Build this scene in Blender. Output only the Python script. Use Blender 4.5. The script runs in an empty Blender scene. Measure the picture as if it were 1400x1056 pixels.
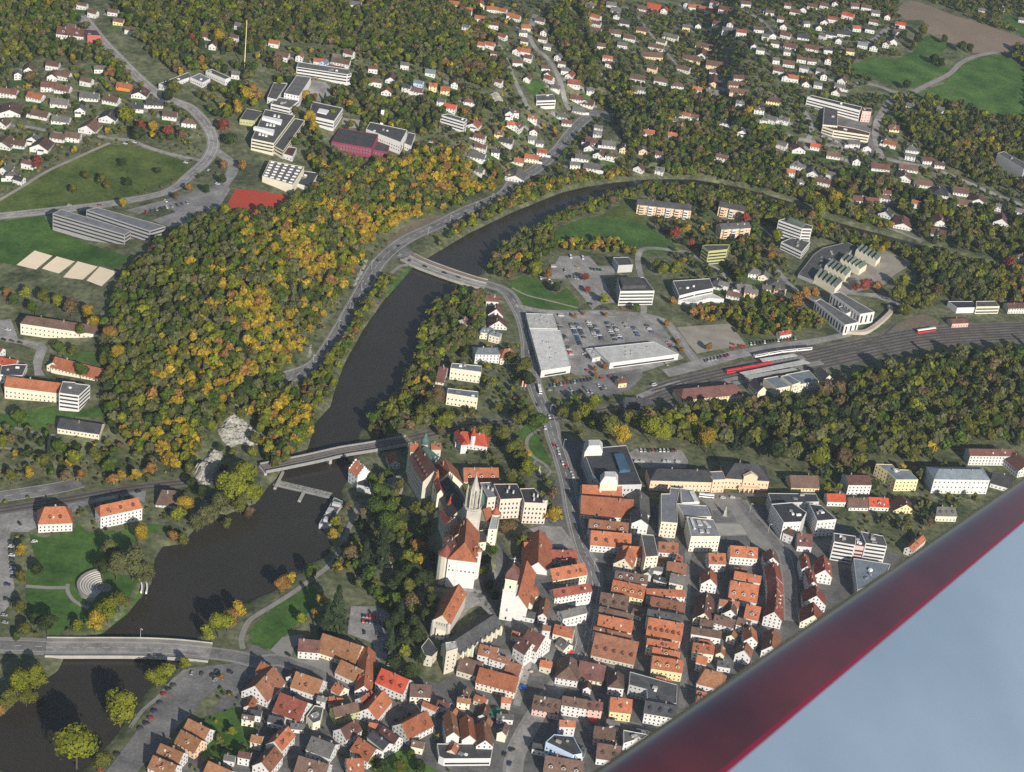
import bpy, math, random
import numpy as np
from mathutils import Vector, Matrix
from mathutils.geometry import delaunay_2d_cdt
random.seed(11)
rng = np.random.default_rng(11)
sc = bpy.context.scene
COL = sc.collection

# ------------------------------------------------------------------ camera
CAM_H, FPX, TH, RO = 800.0, 2600.0, math.radians(30.0), math.radians(8.0)
C0 = np.array([0.0, 0.0, CAM_H])
FW = np.array([0.0, math.cos(TH), -math.sin(TH)])
UP0 = np.array([0.0, math.sin(TH), math.cos(TH)])
RT0 = np.array([1.0, 0.0, 0.0])
RT = math.cos(RO) * RT0 + math.sin(RO) * UP0
UP = math.cos(RO) * UP0 - math.sin(RO) * RT0
cd = bpy.data.cameras.new('camera')
cam = bpy.data.objects.new('camera', cd)
COL.objects.link(cam)
m = Matrix.Identity(4)
for i in range(3):
    m[i][0], m[i][1], m[i][2], m[i][3] = RT[i], UP[i], -FW[i], C0[i]
cam.matrix_world = m
cd.sensor_width = 36.0
cd.lens = FPX / 1400.0 * 36.0
cd.clip_start = 0.05
cd.clip_end = 60000.0
sc.camera = cam

def ray(px, py):
    return FPX * FW + (px - 700.0) * RT - (py - 528.0) * UP
def pix(p):
    q = np.asarray(p, float) - C0
    z = q @ FW
    return 700.0 + FPX * (q @ RT) / z, 528.0 - FPX * (q @ UP) / z
def plane(px, py, z=0.0):
    d = ray(px, py)
    t = (z - CAM_H) / d[2]
    return C0 + t * d
def scale_at(p):
    return FPX / ((np.asarray(p, float) - C0) @ FW)

# ------------------------------------------------------------------ terrain
LEFT_BANK = [(-60,1015),(0,981),(37,947),(80,917),(87,901),(110,884),(140,867),(175,839),(207,799),(212,765),(222,748),(250,744),(265,725),(312,703),(350,689),(365,668),(392,640),(420,618),(432,578),(452,556),(460,526),(472,496),(497,451),(525,411),(565,366),(590,350),(642,319),(700,291),(767,264),(800,256),(840,250),(895,245),(950,246),(1010,256),(1080,276),(1130,300),(1175,313),(1240,330),(1330,355),(1460,390)]
RIGHT_BANK = [(1460,402),(1330,368),(1240,345),(1180,331),(1130,315),(1080,291),(1010,268),(950,258),(895,257),(850,264),(832,271),(792,284),(765,288),(725,314),(700,331),(672,348),(657,374),(622,394),(590,418),(577,442),(562,484),(547,526),(520,556),(492,592),(484,625),(476,655),(467,672),(470,690),(437,716),(455,745),(448,760),(417,772),(388,802),(330,826),(285,852),(266,876),(250,909),(205,940),(165,998),(130,1040),(60,1090)]
riv = np.array([plane(x, y, -2.2)[:2] for x, y in LEFT_BANK + RIGHT_BANK])

def sdf_poly(P, poly):
    """signed distance (positive outside) of points P (n,2) to a polygon"""
    d2 = np.full(len(P), 1e18)
    ins = np.zeros(len(P), bool)
    n = len(poly)
    for i in range(n):
        a, b = poly[i], poly[(i + 1) % n]
        e = b - a
        w = P - a
        t = np.clip((w @ e) / (e @ e + 1e-12), 0, 1)
        q = w - t[:, None] * e
        d2 = np.minimum(d2, (q * q).sum(1))
        c = ((a[1] > P[:, 1]) != (b[1] > P[:, 1]))
        with np.errstate(divide='ignore', invalid='ignore'):
            xx = a[0] + (P[:, 1] - a[1]) * e[0] / (e[1] if abs(e[1]) > 1e-12 else 1e-12)
        ins ^= c & (P[:, 0] < xx)
    d = np.sqrt(d2)
    return np.where(ins, -d, d)
def sstep(a, b, x):
    t = np.clip((x - a) / (b - a), 0, 1)
    return t * t * (3 - 2 * t)
def seg_dist(P, pts):
    d2 = np.full(len(P), 1e18)
    for a, b in zip(pts[:-1], pts[1:]):
        e = b - a
        w = P - a
        t = np.clip((w @ e) / (e @ e + 1e-12), 0, 1)
        q = w - t[:, None] * e
        d2 = np.minimum(d2, (q * q).sum(1))
    return np.sqrt(d2)

GX = np.concatenate([[-25000, -9000, -3500, -1800], np.arange(-1000, 1201, 5.0), [1900, 3500, 9000, 25000]])
GY = np.concatenate([[-9000, -2000, 200, 640], np.arange(760, 3301, 5.0), [3600, 4600, 8000, 16000, 32000]])
gxx, gyy = np.meshgrid(GX, GY, indexing='xy')
P = np.c_[gxx.ravel(), gyy.ravel()]
RIVSD = sdf_poly(P, riv).reshape(gxx.shape)
# distance to the line of the valley road: the hill starts behind it
vroad = np.array([plane(x, y)[:2] for x, y in [(-40,690),(60,668),(180,650),(262,655),(330,655),(385,560),(432,501),(457,464),(482,419),(510,369),(545,330),(600,305),(637,285),(690,262),(735,225),(780,178),(822,150)]])
VD = seg_dist(P, vroad).reshape(gxx.shape)
def bump(px, py, h, rx, ry, rot=0.0):
    c = plane(px, py)
    dx, dy = gxx - c[0], gyy - c[1]
    ca, sa = math.cos(rot), math.sin(rot)
    u, v = (dx * ca + dy * sa) / rx, (-dx * sa + dy * ca) / ry
    return h * np.exp(-(u * u + v * v))
hill = bump(330, 430, 40, 110, 190) + bump(230, 240, 24, 260, 330) + bump(470, 70, 46, 300, 300) + bump(60, 60, 26, 300, 300)
# only left (north) of the river
lefthalf = np.zeros_like(hill)
lv = np.array([plane(x, y)[:2] for x, y in [(-900,1100)] + LEFT_BANK[:34] + [(1000,200),(960,-60),(900,-250),(-900,-250)]])
LSD = sdf_poly(P, lv).reshape(gxx.shape)
lefthalf = sstep(0, -60, LSD)
near_road = sstep(9, 60, VD) * 0.75 + 0.25 * sstep(9, 170, VD)
hill = hill * lefthalf * near_road
far = bump(1300, 60, 26, 420, 420) + bump(930, 70, 18, 260, 320)
far = far * sstep(30, 200, RIVSD) * sstep(-20, 30, LSD)
CAX = [plane(x, y, 24)[:2] for x, y in [(590, 640), (606, 672), (632, 705), (648, 735), (650, 752)]]
CD = seg_dist(P, np.array(CAX)).reshape(gxx.shape)
rock = 24 * sstep(36, 9, CD)
CH = [plane(x, y, 9)[:2] for x, y in [(640, 800), (640, 850), (690, 855), (712, 800)]]
CHD = seg_dist(P, np.array(CH)).reshape(gxx.shape)
rock = np.maximum(rock, 9 * sstep(50, 22, CHD))
GZ = hill + far + rock
ripple = 0.35 * np.sin(gxx * .031 + 1.3) * np.sin(gyy * .027)
GZ = GZ + ripple * sstep(20, 80, RIVSD) * (np.abs(gxx) < 1500)
GZ = GZ * sstep(0, 18, RIVSD) - 4.2 * sstep(5, -4, RIVSD)
NX, NY = len(GX), len(GY)

def Z(x, y):
    x = np.asarray(x, float); y = np.asarray(y, float)
    i = np.clip(np.searchsorted(GX, x) - 1, 0, NX - 2)
    j = np.clip(np.searchsorted(GY, y) - 1, 0, NY - 2)
    u = np.clip((x - GX[i]) / (GX[i + 1] - GX[i]), 0, 1)
    v = np.clip((y - GY[j]) / (GY[j + 1] - GY[j]), 0, 1)
    return (GZ[j, i] * (1 - u) + GZ[j, i + 1] * u) * (1 - v) + (GZ[j + 1, i] * (1 - u) + GZ[j + 1, i + 1] * u) * v
def rivd(x, y):
    i = np.clip(np.searchsorted(GX, x) - 1, 0, NX - 2)
    j = np.clip(np.searchsorted(GY, y) - 1, 0, NY - 2)
    return RIVSD[j, i]
_zs = np.linspace(150, -12, 325)
def hit(px, py, dz=0.0):
    """where the line of sight through a photo point meets the terrain raised by dz"""
    d = ray(px, py)
    t = (_zs + dz - CAM_H) / d[2]
    x, y = C0[0] + t * d[0], C0[1] + t * d[1]
    g = _zs - Z(x, y)
    k = np.argmax(g <= 0)
    if g[k] > 0:
        return plane(px, py, dz)
    if k == 0:
        tt = t[0]
    else:
        f = g[k - 1] / (g[k - 1] - g[k])
        tt = t[k - 1] + f * (t[k] - t[k - 1])
    return C0 + tt * d

# ------------------------------------------------------------------ helpers
def link(name, me, parent=None):
    o = bpy.data.objects.new(name, me)
    COL.objects.link(o)
    if parent is not None:
        o.parent = parent
    return o
def tag(o, label=None, cat=None, group=None, kind=None):
    if label: o['label'] = label
    if cat: o['category'] = cat
    if group: o['group'] = group
    if kind: o['kind'] = kind
    return o
def empty(name, loc):
    o = bpy.data.objects.new(name, None)
    o.empty_display_size = 2
    o.location = loc
    COL.objects.link(o)
    return o
class MB:
    """collects polygons; build() links them as ONE mesh object"""
    def __init__(s):
        s.v, s.f, s.m = [], [], []
    def face(s, pts, mi=0):
        k = len(s.v)
        s.v += [tuple(map(float, p)) for p in pts]
        s.f.append(tuple(range(k, k + len(pts))))
        s.m.append(mi)
    def prism(s, poly, z0, z1, mi=0, top=None, bottom=False):
        n = len(poly)
        a = sum(poly[i][0] * poly[(i + 1) % n][1] - poly[(i + 1) % n][0] * poly[i][1] for i in range(n))
        if a < 0: poly = poly[::-1]
        zz1 = z1 if hasattr(z1, '__len__') else [z1] * n
        for i in range(n):
            p, q = poly[i], poly[(i + 1) % n]
            s.face([(p[0], p[1], z0), (q[0], q[1], z0), (q[0], q[1], zz1[(i + 1) % n]), (p[0], p[1], zz1[i])], mi)
        s.face([(p[0], p[1], zz1[i]) for i, p in enumerate(poly)], mi if top is None else top)
        if bottom: s.face([(p[0], p[1], z0) for p in poly[::-1]], mi)
    def box(s, c, u, v, lu, lv, z0, z1, mi=0, top=None):
        c, u, v = np.asarray(c[:2], float), np.asarray(u[:2], float), np.asarray(v[:2], float)
        poly = [c - u * lu / 2 - v * lv / 2, c + u * lu / 2 - v * lv / 2, c + u * lu / 2 + v * lv / 2, c - u * lu / 2 + v * lv / 2]
        s.prism([tuple(p) for p in poly], z0, z1, mi, top, True)
    def tube(s, a, b, r0, r1=None, n=8, mi=0):
        a, b = np.asarray(a, float), np.asarray(b, float)
        r1 = r0 if r1 is None else r1
        d = (b - a) / np.linalg.norm(b - a)
        h = np.array([1.0, 0, 0]) if abs(d[0]) < .8 else np.array([0, 1.0, 0])
        e1 = np.cross(d, h); e1 /= np.linalg.norm(e1); e2 = np.cross(d, e1)
        A = [a + r0 * (math.cos(2 * math.pi * k / n) * e1 + math.sin(2 * math.pi * k / n) * e2) for k in range(n)]
        B = [b + r1 * (math.cos(2 * math.pi * k / n) * e1 + math.sin(2 * math.pi * k / n) * e2) for k in range(n)]
        for k in range(n):
            s.face([A[k], A[(k + 1) % n], B[(k + 1) % n], B[k]], mi)
        s.face(A[::-1], mi); s.face(B, mi)
    def lathe(s, c, prof, n=16, mi=0, rot=0.0):
        for (r0, z0), (r1, z1) in zip(prof[:-1], prof[1:]):
            for k in range(n):
                a0, a1 = rot + 2 * math.pi * k / n, rot + 2 * math.pi * (k + 1) / n
                p = lambda r, a, z: (c[0] + r * math.cos(a), c[1] + r * math.sin(a), z)
                if r0 < 1e-6: s.face([p(0, 0, z0), p(r1, a1, z1), p(r1, a0, z1)][::-1], mi)
                elif r1 < 1e-6: s.face([p(r0, a0, z0), p(r0, a1, z0), p(0, 0, z1)], mi)
                else: s.face([p(r0, a0, z0), p(r0, a1, z0), p(r1, a1, z1), p(r1, a0, z1)], mi)
    def build(s, name, mats, parent=None, smooth=False, org=None):
        me = bpy.data.meshes.new(name)
        v = s.v
        if org is None and parent is not None:
            org = parent.matrix_world.translation if False else parent.location
            par = parent
            while par.parent is not None:
                par = par.parent
            org = par.location
        if org is not None:
            v = [(x - org[0], y - org[1], z - org[2]) for x, y, z in v]
        me.from_pydata(v, [], s.f)
        if not isinstance(mats, (list, tuple)): mats = [mats]
        for mm in mats: me.materials.append(mm)
        if len(mats) > 1: me.polygons.foreach_set('material_index', s.m)
        if smooth: me.polygons.foreach_set('use_smooth', [True] * len(s.f))
        me.update()
        return link(name, me, parent)

# ------------------------------------------------------------------ materials
MATS = {}
def srgb(r, g, b):
    f = lambda c: (c / 255 / 12.92) if c / 255 <= .04045 else ((c / 255 + .055) / 1.055) ** 2.4
    return f(r), f(g), f(b)
def mat(name, col, col2=None, scale=0.08, var=0.25, rough=0.85, fine=0.0, objrand=0.0, metal=0.0, spec=None, fscale=1.2, objcol=False, attr=None, coat=0.0):
    if name in MATS: return MATS[name]
    M = bpy.data.materials.new(name)
    M.use_nodes = True
    nt = M.node_tree
    N, Lk = nt.nodes, nt.links
    b = N['Principled BSDF']
    b.inputs['Roughness'].default_value = rough
    b.inputs['Metallic'].default_value = metal
    b.inputs['Specular IOR Level'].default_value = 0.25 if spec is None else spec
    if coat:
        b.inputs['Coat Weight'].default_value = coat
        b.inputs['Coat Roughness'].default_value = 0.06
    geo = N.new('ShaderNodeNewGeometry')
    no = N.new('ShaderNodeTexNoise'); no.inputs['Scale'].default_value = scale; no.inputs['Detail'].default_value = 5.0; no.inputs['Roughness'].default_value = 0.62
    Lk.new(geo.outputs['Position'], no.inputs['Vector'])
    mx = N.new('ShaderNodeMix'); mx.data_type = 'RGBA'
    c1 = [c * (1 - var) for c in col[:3]] + [1]
    c2 = [min(1, c * (1 + var)) for c in (col2 or col)[:3]] + [1]
    mx.inputs['A'].default_value = c1; mx.inputs['B'].default_value = c2
    mr = N.new('ShaderNodeMapRange'); mr.inputs['From Min'].default_value = .32; mr.inputs['From Max'].default_value = .68
    Lk.new(no.outputs['Fac'], mr.inputs['Value']); Lk.new(mr.outputs['Result'], mx.inputs['Factor'])
    out = mx.outputs['Result']
    def mul(out, val):
        q = N.new('ShaderNodeMix'); q.data_type = 'RGBA'; q.blend_type = 'MULTIPLY'; q.inputs['Factor'].default_value = 1
        Lk.new(out, q.inputs['A']); Lk.new(val, q.inputs['B'])
        return q.outputs['Result']
    if fine:
        n2 = N.new('ShaderNodeTexNoise'); n2.inputs['Scale'].default_value = fscale; n2.inputs['Detail'].default_value = 2.0
        Lk.new(geo.outputs['Position'], n2.inputs['Vector'])
        m2 = N.new('ShaderNodeMapRange'); m2.inputs['From Min'].default_value = .3; m2.inputs['From Max'].default_value = .7
        m2.inputs['To Min'].default_value = 1 - fine; m2.inputs['To Max'].default_value = 1 + fine
        Lk.new(n2.outputs['Fac'], m2.inputs['Value'])
        out = mul(out, m2.outputs['Result'])
    if objrand:
        oi = N.new('ShaderNodeObjectInfo')
        m3 = N.new('ShaderNodeMapRange'); m3.inputs['To Min'].default_value = 1 - objrand; m3.inputs['To Max'].default_value = 1 + objrand
        Lk.new(oi.outputs['Random'], m3.inputs['Value'])
        out = mul(out, m3.outputs['Result'])
    if objcol:
        oi = N.new('ShaderNodeObjectInfo')
        out = mul(out, oi.outputs['Color'])
    if attr:
        at = N.new('ShaderNodeAttribute'); at.attribute_name = attr
        out = mul(out, at.outputs['Color'])
    Lk.new(out, b.inputs['Base Color'])
    MATS[name] = M
    return M

ROOF = {  # albedo of each roof colour
    'n': ('rusty orange', (.225, .098, .055)), 'o': ('orange', (.325, .112, .052)), 'R': ('bright red', (.40, .065, .030)), 'r': ('red', (.24, .070, .045)),
    'm': ('maroon', (.125, .056, .046)), 'b': ('brown', (.115, .070, .052)), 't': ('tan brown', (.24, .115, .055)),
    'g': ('grey', (.125, .122, .118)), 'd': ('dark slate', (.045, .047, .054)), 'z': ('zinc grey', (.20, .21, .23)),
    'u': ('blue-grey', (.17, .20, .23)), 'p': ('pinkish brown', (.24, .145, .115)), 'L': ('pale grey', (.52, .52, .50)),
    'G': ('grey-green', (.125, .155, .125)), 'C': ('copper green', (.085, .17, .15)), 'k': ('dark grey', (.075, .075, .078)), 'v': ('purple', (.19, .05, .085))}
WALL = {'w': ('white', (.61, .61, .595)), 'c': ('cream', (.68, .64, .50)), 'y': ('pale yellow', (.70, .60, .33)), 's': ('pale stone', (.52, .49, .40)),
        'p': ('pink', (.62, .42, .37)), 'P': ('peach', (.70, .52, .36)), 'B': ('pale blue', (.48, .60, .76)), 'k': ('grey', (.28, .28, .28)),
        'O': ('orange', (.60, .20, .07)), 'Y': ('yellow-green', (.42, .42, .19)), 'M': ('maroon', (.23, .045, .085)), 'D': ('dark wood', (.065, .055, .05)), 'l': ('light grey', (.45, .46, .46)), 'r': ('red', (.45, .10, .09)), 'q': ('pinkish cream', (.64, .545, .465))}
MR = {k: mat('roof_' + v[0].replace(' ', '_').replace('-', '_'), v[1], tuple(c * .9 + .012 for c in v[1]), scale=.16, var=.2, fine=.22, fscale=.9, objrand=.24, rough=.8) for k, v in ROOF.items()}
MW = {k: mat('wall_' + v[0].replace(' ', '_').replace('-', '_'), v[1], scale=.2, var=.06, fine=.05, objrand=.06, rough=.9) for k, v in WALL.items()}
M_GLASS = mat('window_glass', (.035, .042, .052), var=.3, rough=.25, spec=.5)
M_FRAME = mat('window_frame', (.55, .55, .53), var=.08)
M_BRICK = mat('chimney_brick', (.26, .17, .13), var=.2)
M_CONC = mat('concrete', (.36, .35, .32), scale=.1, var=.15, fine=.1)
M_DARKM = mat('dark_metal', (.05, .05, .055), rough=.5)
M_STONE = mat('castle_stone', (.42, .40, .35), scale=.12, var=.2, fine=.12)
M_WHITE = mat('white_paint', (.78, .78, .77), var=.04, rough=.6)
# ------------------------------------------------------------------ ground sheet
def grid_mesh(name, xs, ys, zz, material):
    nx, ny = len(xs), len(ys)
    xx, yy = np.meshgrid(xs, ys, indexing='xy')
    co = np.c_[xx.ravel(), yy.ravel(), zz.ravel()].astype(np.float32)
    j, i = np.meshgrid(np.arange(ny - 1), np.arange(nx - 1), indexing='ij')
    a = (j * nx + i).ravel()
    q = np.c_[a, a + 1, a + 1 + nx, a + nx].astype(np.int32)
    me = bpy.data.meshes.new(name)
    me.vertices.add(len(co)); me.vertices.foreach_set('co', co.ravel())
    me.loops.add(q.size); me.loops.foreach_set('vertex_index', q.ravel())
    me.polygons.add(len(q)); me.polygons.foreach_set('loop_start', np.arange(0, q.size, 4, dtype=np.int32))
    me.polygons.foreach_set('use_smooth', np.ones(len(q), bool))
    me.update(calc_edges=True)
    me.materials.append(material)
    return link(name, me)
M_GROUND = mat('garden_ground', (.066, .090, .036), (.140, .145, .080), scale=.04, var=.3, fine=.38, fscale=.22)
tag(grid_mesh('ground', GX, GY, GZ, M_GROUND), kind='structure')

M_WATER = bpy.data.materials.new('river_water'); M_WATER.use_nodes = True
_n, _l = M_WATER.node_tree.nodes, M_WATER.node_tree.links
_b = _n['Principled BSDF']; _b.inputs['Base Color'].default_value = (.021, .022, .019, 1); _b.inputs['Roughness'].default_value = .18
_b.inputs['IOR'].default_value = 1.33; _b.inputs['Specular IOR Level'].default_value = .38
_g = _n.new('ShaderNodeNewGeometry'); _t = _n.new('ShaderNodeTexNoise'); _t.inputs['Scale'].default_value = .5; _t.inputs['Detail'].default_value = 3
_l.new(_g.outputs['Position'], _t.inputs['Vector'])
_bp = _n.new('ShaderNodeBump'); _bp.inputs['Strength'].default_value = .03; _bp.inputs['Distance'].default_value = .4
_l.new(_t.outputs['Fac'], _bp.inputs['Height']); _l.new(_bp.outputs['Normal'], _b.inputs['Normal'])
_t2 = _n.new('ShaderNodeTexNoise'); _t2.inputs['Scale'].default_value = .02; _t2.inputs['Detail'].default_value = 4
_l.new(_g.outputs['Position'], _t2.inputs['Vector'])
_mm = _n.new('ShaderNodeMix'); _mm.data_type = 'RGBA'; _mm.inputs['A'].default_value = (.030, .027, .021, 1); _mm.inputs['B'].default_value = (.044, .038, .029, 1)
_l.new(_t2.outputs['Fac'], _mm.inputs['Factor']); _l.new(_mm.outputs['Result'], _b.inputs['Base Color'])

MX0, MY0, MC = -1000.0, 760.0, 2.0
MASK = np.zeros((1280, 1110), np.uint8)     # 1 built, 2 paved or open, 4 water
def mask_poly(poly, val=2, grow=0.0):
    poly = np.asarray(poly, float)[:, :2]
    x0, y0 = poly.min(0) - grow - 2; x1, y1 = poly.max(0) + grow + 2
    i0, i1 = max(0, int((x0 - MX0) / MC)), min(MASK.shape[1] - 1, int((x1 - MX0) / MC) + 1)
    j0, j1 = max(0, int((y0 - MY0) / MC)), min(MASK.shape[0] - 1, int((y1 - MY0) / MC) + 1)
    if i1 <= i0 or j1 <= j0: return
    xx, yy = np.meshgrid(MX0 + MC * (np.arange(i0, i1) + .5), MY0 + MC * (np.arange(j0, j1) + .5))
    s = sdf_poly(np.c_[xx.ravel(), yy.ravel()], poly).reshape(xx.shape)
    MASK[j0:j1, i0:i1] |= np.where(s < grow, val, 0).astype(np.uint8)
def masked(x, y, bits=255):
    i, j = ((np.asarray(x) - MX0) / MC).astype(int), ((np.asarray(y) - MY0) / MC).astype(int)
    ok = (i >= 0) & (j >= 0) & (i < MASK.shape[1]) & (j < MASK.shape[0])
    return ((MASK[np.clip(j, 0, MASK.shape[0] - 1), np.clip(i, 0, MASK.shape[1] - 1)] & bits) > 0) & ok

def wpoly(pxs, dz=0.0):
    return [hit(x, y, dz) for x, y in pxs]
def drape_xy(name, poly, material, off, res=4.5, zconst=None):
    poly = [np.asarray(p[:2], float) for p in poly]
    b = []
    for p, q in zip(poly, poly[1:] + poly[:1]):
        n = max(1, int(np.linalg.norm(q - p) / res))
        b += [p + (q - p) * k / n for k in range(n)]
    pl = np.array(b)
    x0, y0 = pl.min(0); x1, y1 = pl.max(0)
    xx, yy = np.meshgrid(np.arange(x0 + res / 2, x1, res), np.arange(y0 + res / 2, y1, res))
    I = np.c_[xx.ravel(), yy.ravel()]
    if len(I): I = I[sdf_poly(I, pl) < -res * .35]
    vs = [Vector(p) for p in pl] + [Vector(p) for p in I]
    v, e, f, *_ = delaunay_2d_cdt(vs, [], [list(range(len(pl)))], 1, 1e-4)
    xy = np.array([[p.x, p.y] for p in v])
    z = Z(xy[:, 0], xy[:, 1]) + off if zconst is None else np.full(len(xy), zconst)
    me = bpy.data.meshes.new(name)
    fs = []
    for t in f:
        a = sum(xy[t[i]][0] * xy[t[(i + 1) % len(t)]][1] - xy[t[(i + 1) % len(t)]][0] * xy[t[i]][1] for i in range(len(t)))
        fs.append(t if a > 0 else t[::-1])
    me.from_pydata([(p[0], p[1], zz) for p, zz in zip(xy, z)], [], fs)
    me.materials.append(material); me.update()
    return link(name, me)
def area(name, pxs, material, off=.15, mask=2, grow=0.0, kind='structure'):
    poly = wpoly(pxs)
    o = drape_xy(name, poly, material, off)
    tag(o, kind=kind)
    if mask: mask_poly(poly, mask, grow)
    return o
def smooth_line(pts, step=4.0):
    p = [np.asarray(q[:2], float) for q in pts]
    p = [2 * p[0] - p[1]] + p + [2 * p[-1] - p[-2]]
    out = []
    for a, b, c, d in zip(p[:-3], p[1:-2], p[2:-1], p[3:]):
        n = max(1, int(np.linalg.norm(c - b) / step))
        for k in range(n):
            t = k / n
            out.append(.5 * (2 * b + (c - a) * t + (2 * a - 5 * b + 4 * c - d) * t * t + (3 * b - a - 3 * c + d) * t ** 3))
    out.append(p[-2])
    return np.array(out)
def ribbon_faces(mb, line, w, off, zfun=None, mi=0, shift=0.0, dash=None):
    tn = np.gradient(line, axis=0); tn /= np.linalg.norm(tn, axis=1)[:, None] + 1e-9
    nr = np.c_[-tn[:, 1], tn[:, 0]]
    k = max(1, int(round(w / 5)))
    offs = np.linspace(-w / 2, w / 2, k + 1) + shift
    rows = []
    for p, n in zip(line, nr):
        q = p + offs[:, None] * n
        z = (Z(q[:, 0], q[:, 1]) if zfun is None else np.full(len(q), zfun(p))) + off
        rows.append(np.c_[q, z])
    d = 0.0
    for a, b in zip(rows[:-1], rows[1:]):
        d += np.linalg.norm(b[0] - a[0])
        if dash and (d % (dash[0] + dash[1])) > dash[0]: continue
        for i in range(k):
            mb.face([a[i], a[i + 1], b[i + 1], b[i]][::-1], mi)
    return nr
def ribbon(name, pxs, w, material, off=.22, mask=True, world=None):
    line = smooth_line(world if world is not None else wpoly(pxs))
    mb = MB(); nr = ribbon_faces(mb, line, w, off)
    o = mb.build(name, material, org=(0, 0, 0)); tag(o, kind='structure')
    if mask:
        for a, b, n in zip(line[:-1:2], line[2::2], nr[::2]):
            mask_poly([a - n * w / 2, a + n * w / 2, b + n * w / 2, b - n * w / 2], 2, 1.0)
    return line

M_ASPH = mat('asphalt', (.140, .137, .135), (.200, .195, .190), scale=.05, var=.2, fine=.18, fscale=.5)
M_ASPH2 = mat('old_asphalt', (.215, .205, .195), (.305, .295, .28), scale=.06, var=.2, fine=.18, fscale=.5)
M_PAVE = mat('pavement_slabs', (.25, .24, .22), scale=.1, var=.15, fine=.1)
M_TOWN = mat('town_paving', (.095, .094, .092), (.15, .147, .14), scale=.06, var=.2, fine=.15, fscale=.4)
M_LINE = mat('road_line_paint', (.62, .62, .6), var=.1)
M_GRASS = mat('lawn_grass', (.034, .100, .014), (.068, .130, .026), scale=.035, var=.28, fine=.2, fscale=.3)
M_MEADOW = mat('meadow_grass', (.054, .098, .016), (.094, .122, .030), scale=.035, var=.3, fine=.22, fscale=.3)
M_FIELD = mat('ploughed_soil', (.20, .155, .115), (.235, .185, .14), scale=.01, var=.08, fine=.06, fscale=.25)
M_SAND = mat('pale_sand', (.84, .71, .52), scale=.05, var=.06, fine=.05)
M_TARTAN = mat('red_sports_floor', (.46, .066, .038), scale=.03, var=.06, fine=.04)
M_GRAVEL = mat('gravel', (.30, .275, .23), scale=.06, var=.2, fine=.12)
M_BALLAST = mat('track_ballast', (.13, .115, .10), (.17, .155, .14), scale=.08, var=.2, fine=.15)
M_SLEEP = mat('sleeper_bed', (.055, .048, .042), var=.2, scale=.3)
M_STEEL = mat('rail_steel', (.34, .32, .30), rough=.45, var=.1)
M_SOIL = mat('bare_slope_soil', (.20, .165, .12), (.15, .13, .09), scale=.05, var=.2, fine=.2, fscale=.3)
M_ROCK = mat('limestone_rock', (.50, .48, .44), (.17, .17, .14), scale=.2, var=.25, fine=.25, fscale=.5)

# water
wp = [plane(x, y, -2.2)[:2] for x, y in LEFT_BANK + RIGHT_BANK]
tag(drape_xy('river_water', wp, M_WATER, 0, res=40, zconst=-2.1), kind='structure')
mask_poly(wp, 4, 1.0)

# --- surfaces: old town paving, lots, lawns, fields
def T(ox, oy, s, pts): return [(ox + x / s, oy + y / s) for x, y in pts]
area('old_town_paving', [(322,905),(345,880),(372,893),(420,905),(470,915),(520,925),(556,925),(600,935),(690,860),(690,760),(745,700),(765,640),(752,600),(800,600),(850,650),(880,690),(1050,690),(1090,690),(1230,760),(1230,830),(960,1075),(240,1075),(262,1000),(300,960)], M_TOWN, .14, mask=0)
area('riverside_car_park', [(258,914),(300,909),(322,907),(338,914),(336,935),(322,952),(300,938),(278,955),(268,972),(252,985),(238,1000),(212,1030),(182,1062),(140,1062),(168,1025),(198,985),(222,950),(240,932)], M_ASPH, .20)
area('supermarket_car_park', T(700,264,4,[(225,655),(400,668),(560,672),(780,680),(850,770),(885,810),(905,870),(940,905),(700,985),(350,1000),(300,970),(262,750)]), M_ASPH2, .18)
area('lower_car_park', T(700,264,4,[(250,1040),(560,985),(700,960),(720,1000),(640,1080),(520,1110),(300,1120),(230,1080)]), M_ASPH, .20)
area('office_yard', T(700,264,4,[(260,345),(420,345),(470,400),(560,400),(560,460),(500,470),(560,600),(480,612),(440,640),(380,560),(300,470),(150,470),(230,400)]), M_ASPH2, .18)
area('forecourt', T(700,264,4,[(900,735),(1190,715),(1280,830),(1010,880),(960,820)]), M_GRAVEL, .18)
area('station_lane', [(905,506),(960,490),(1010,478),(1060,470),(1120,462),(1160,454),(1165,460),(1120,470),(1065,480),(1010,490),(960,505),(915,516)], M_ASPH2, .16)
area('works_yard', T(1050,264,4,[(590,290),(680,335),(800,385),(740,420),(690,450),(640,500),(420,560),(385,520),(420,470),(560,390),(610,350)]), M_GRAVEL, .2)
area('works_drive', T(1050,264,4,[(385,520),(470,545),(600,550),(745,605),(700,615),(590,575),(480,560),(350,545)]), M_ASPH2, .24)
area('ministry_yard', T(770,590,8,[(700,250),(800,190),(900,190),(1300,210),(1370,330),(1340,400),(960,400),(860,400)]), M_ASPH2, .18)
area('garden_lawn', [(270,985),(318,968),(345,985),(352,1010),(330,1040),(300,1050),(275,1030)], M_GRASS, .3, mask=0)
area('garden_lawn', [(480,985),(520,1000),(560,1030),(600,1056),(540,1070),(480,1040)], M_GRASS, .3, mask=0)
area('square_apron', T(880,620,8,[(90,350),(560,380),(900,440),(1340,440),(1360,480),(1050,480),(600,510),(200,420)]), M_ASPH, .24)
area('town_square', T(880,620,8,[(600,500),(1050,470),(1110,560),(1200,720),(1300,840),(1400,960),(1400,1056),(1230,1056),(1130,900),(840,910),(770,760),(730,600),(620,510)]), M_PAVE, .2)
area('square_inlay', T(880,620,8,[(750,625),(960,625),(1020,760),(770,765)]), M_ASPH, .26)
area('square_terrace', T(880,620,8,[(780,770),(1060,780),(1130,890),(840,895)]), M_CONC, .27)
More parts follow.
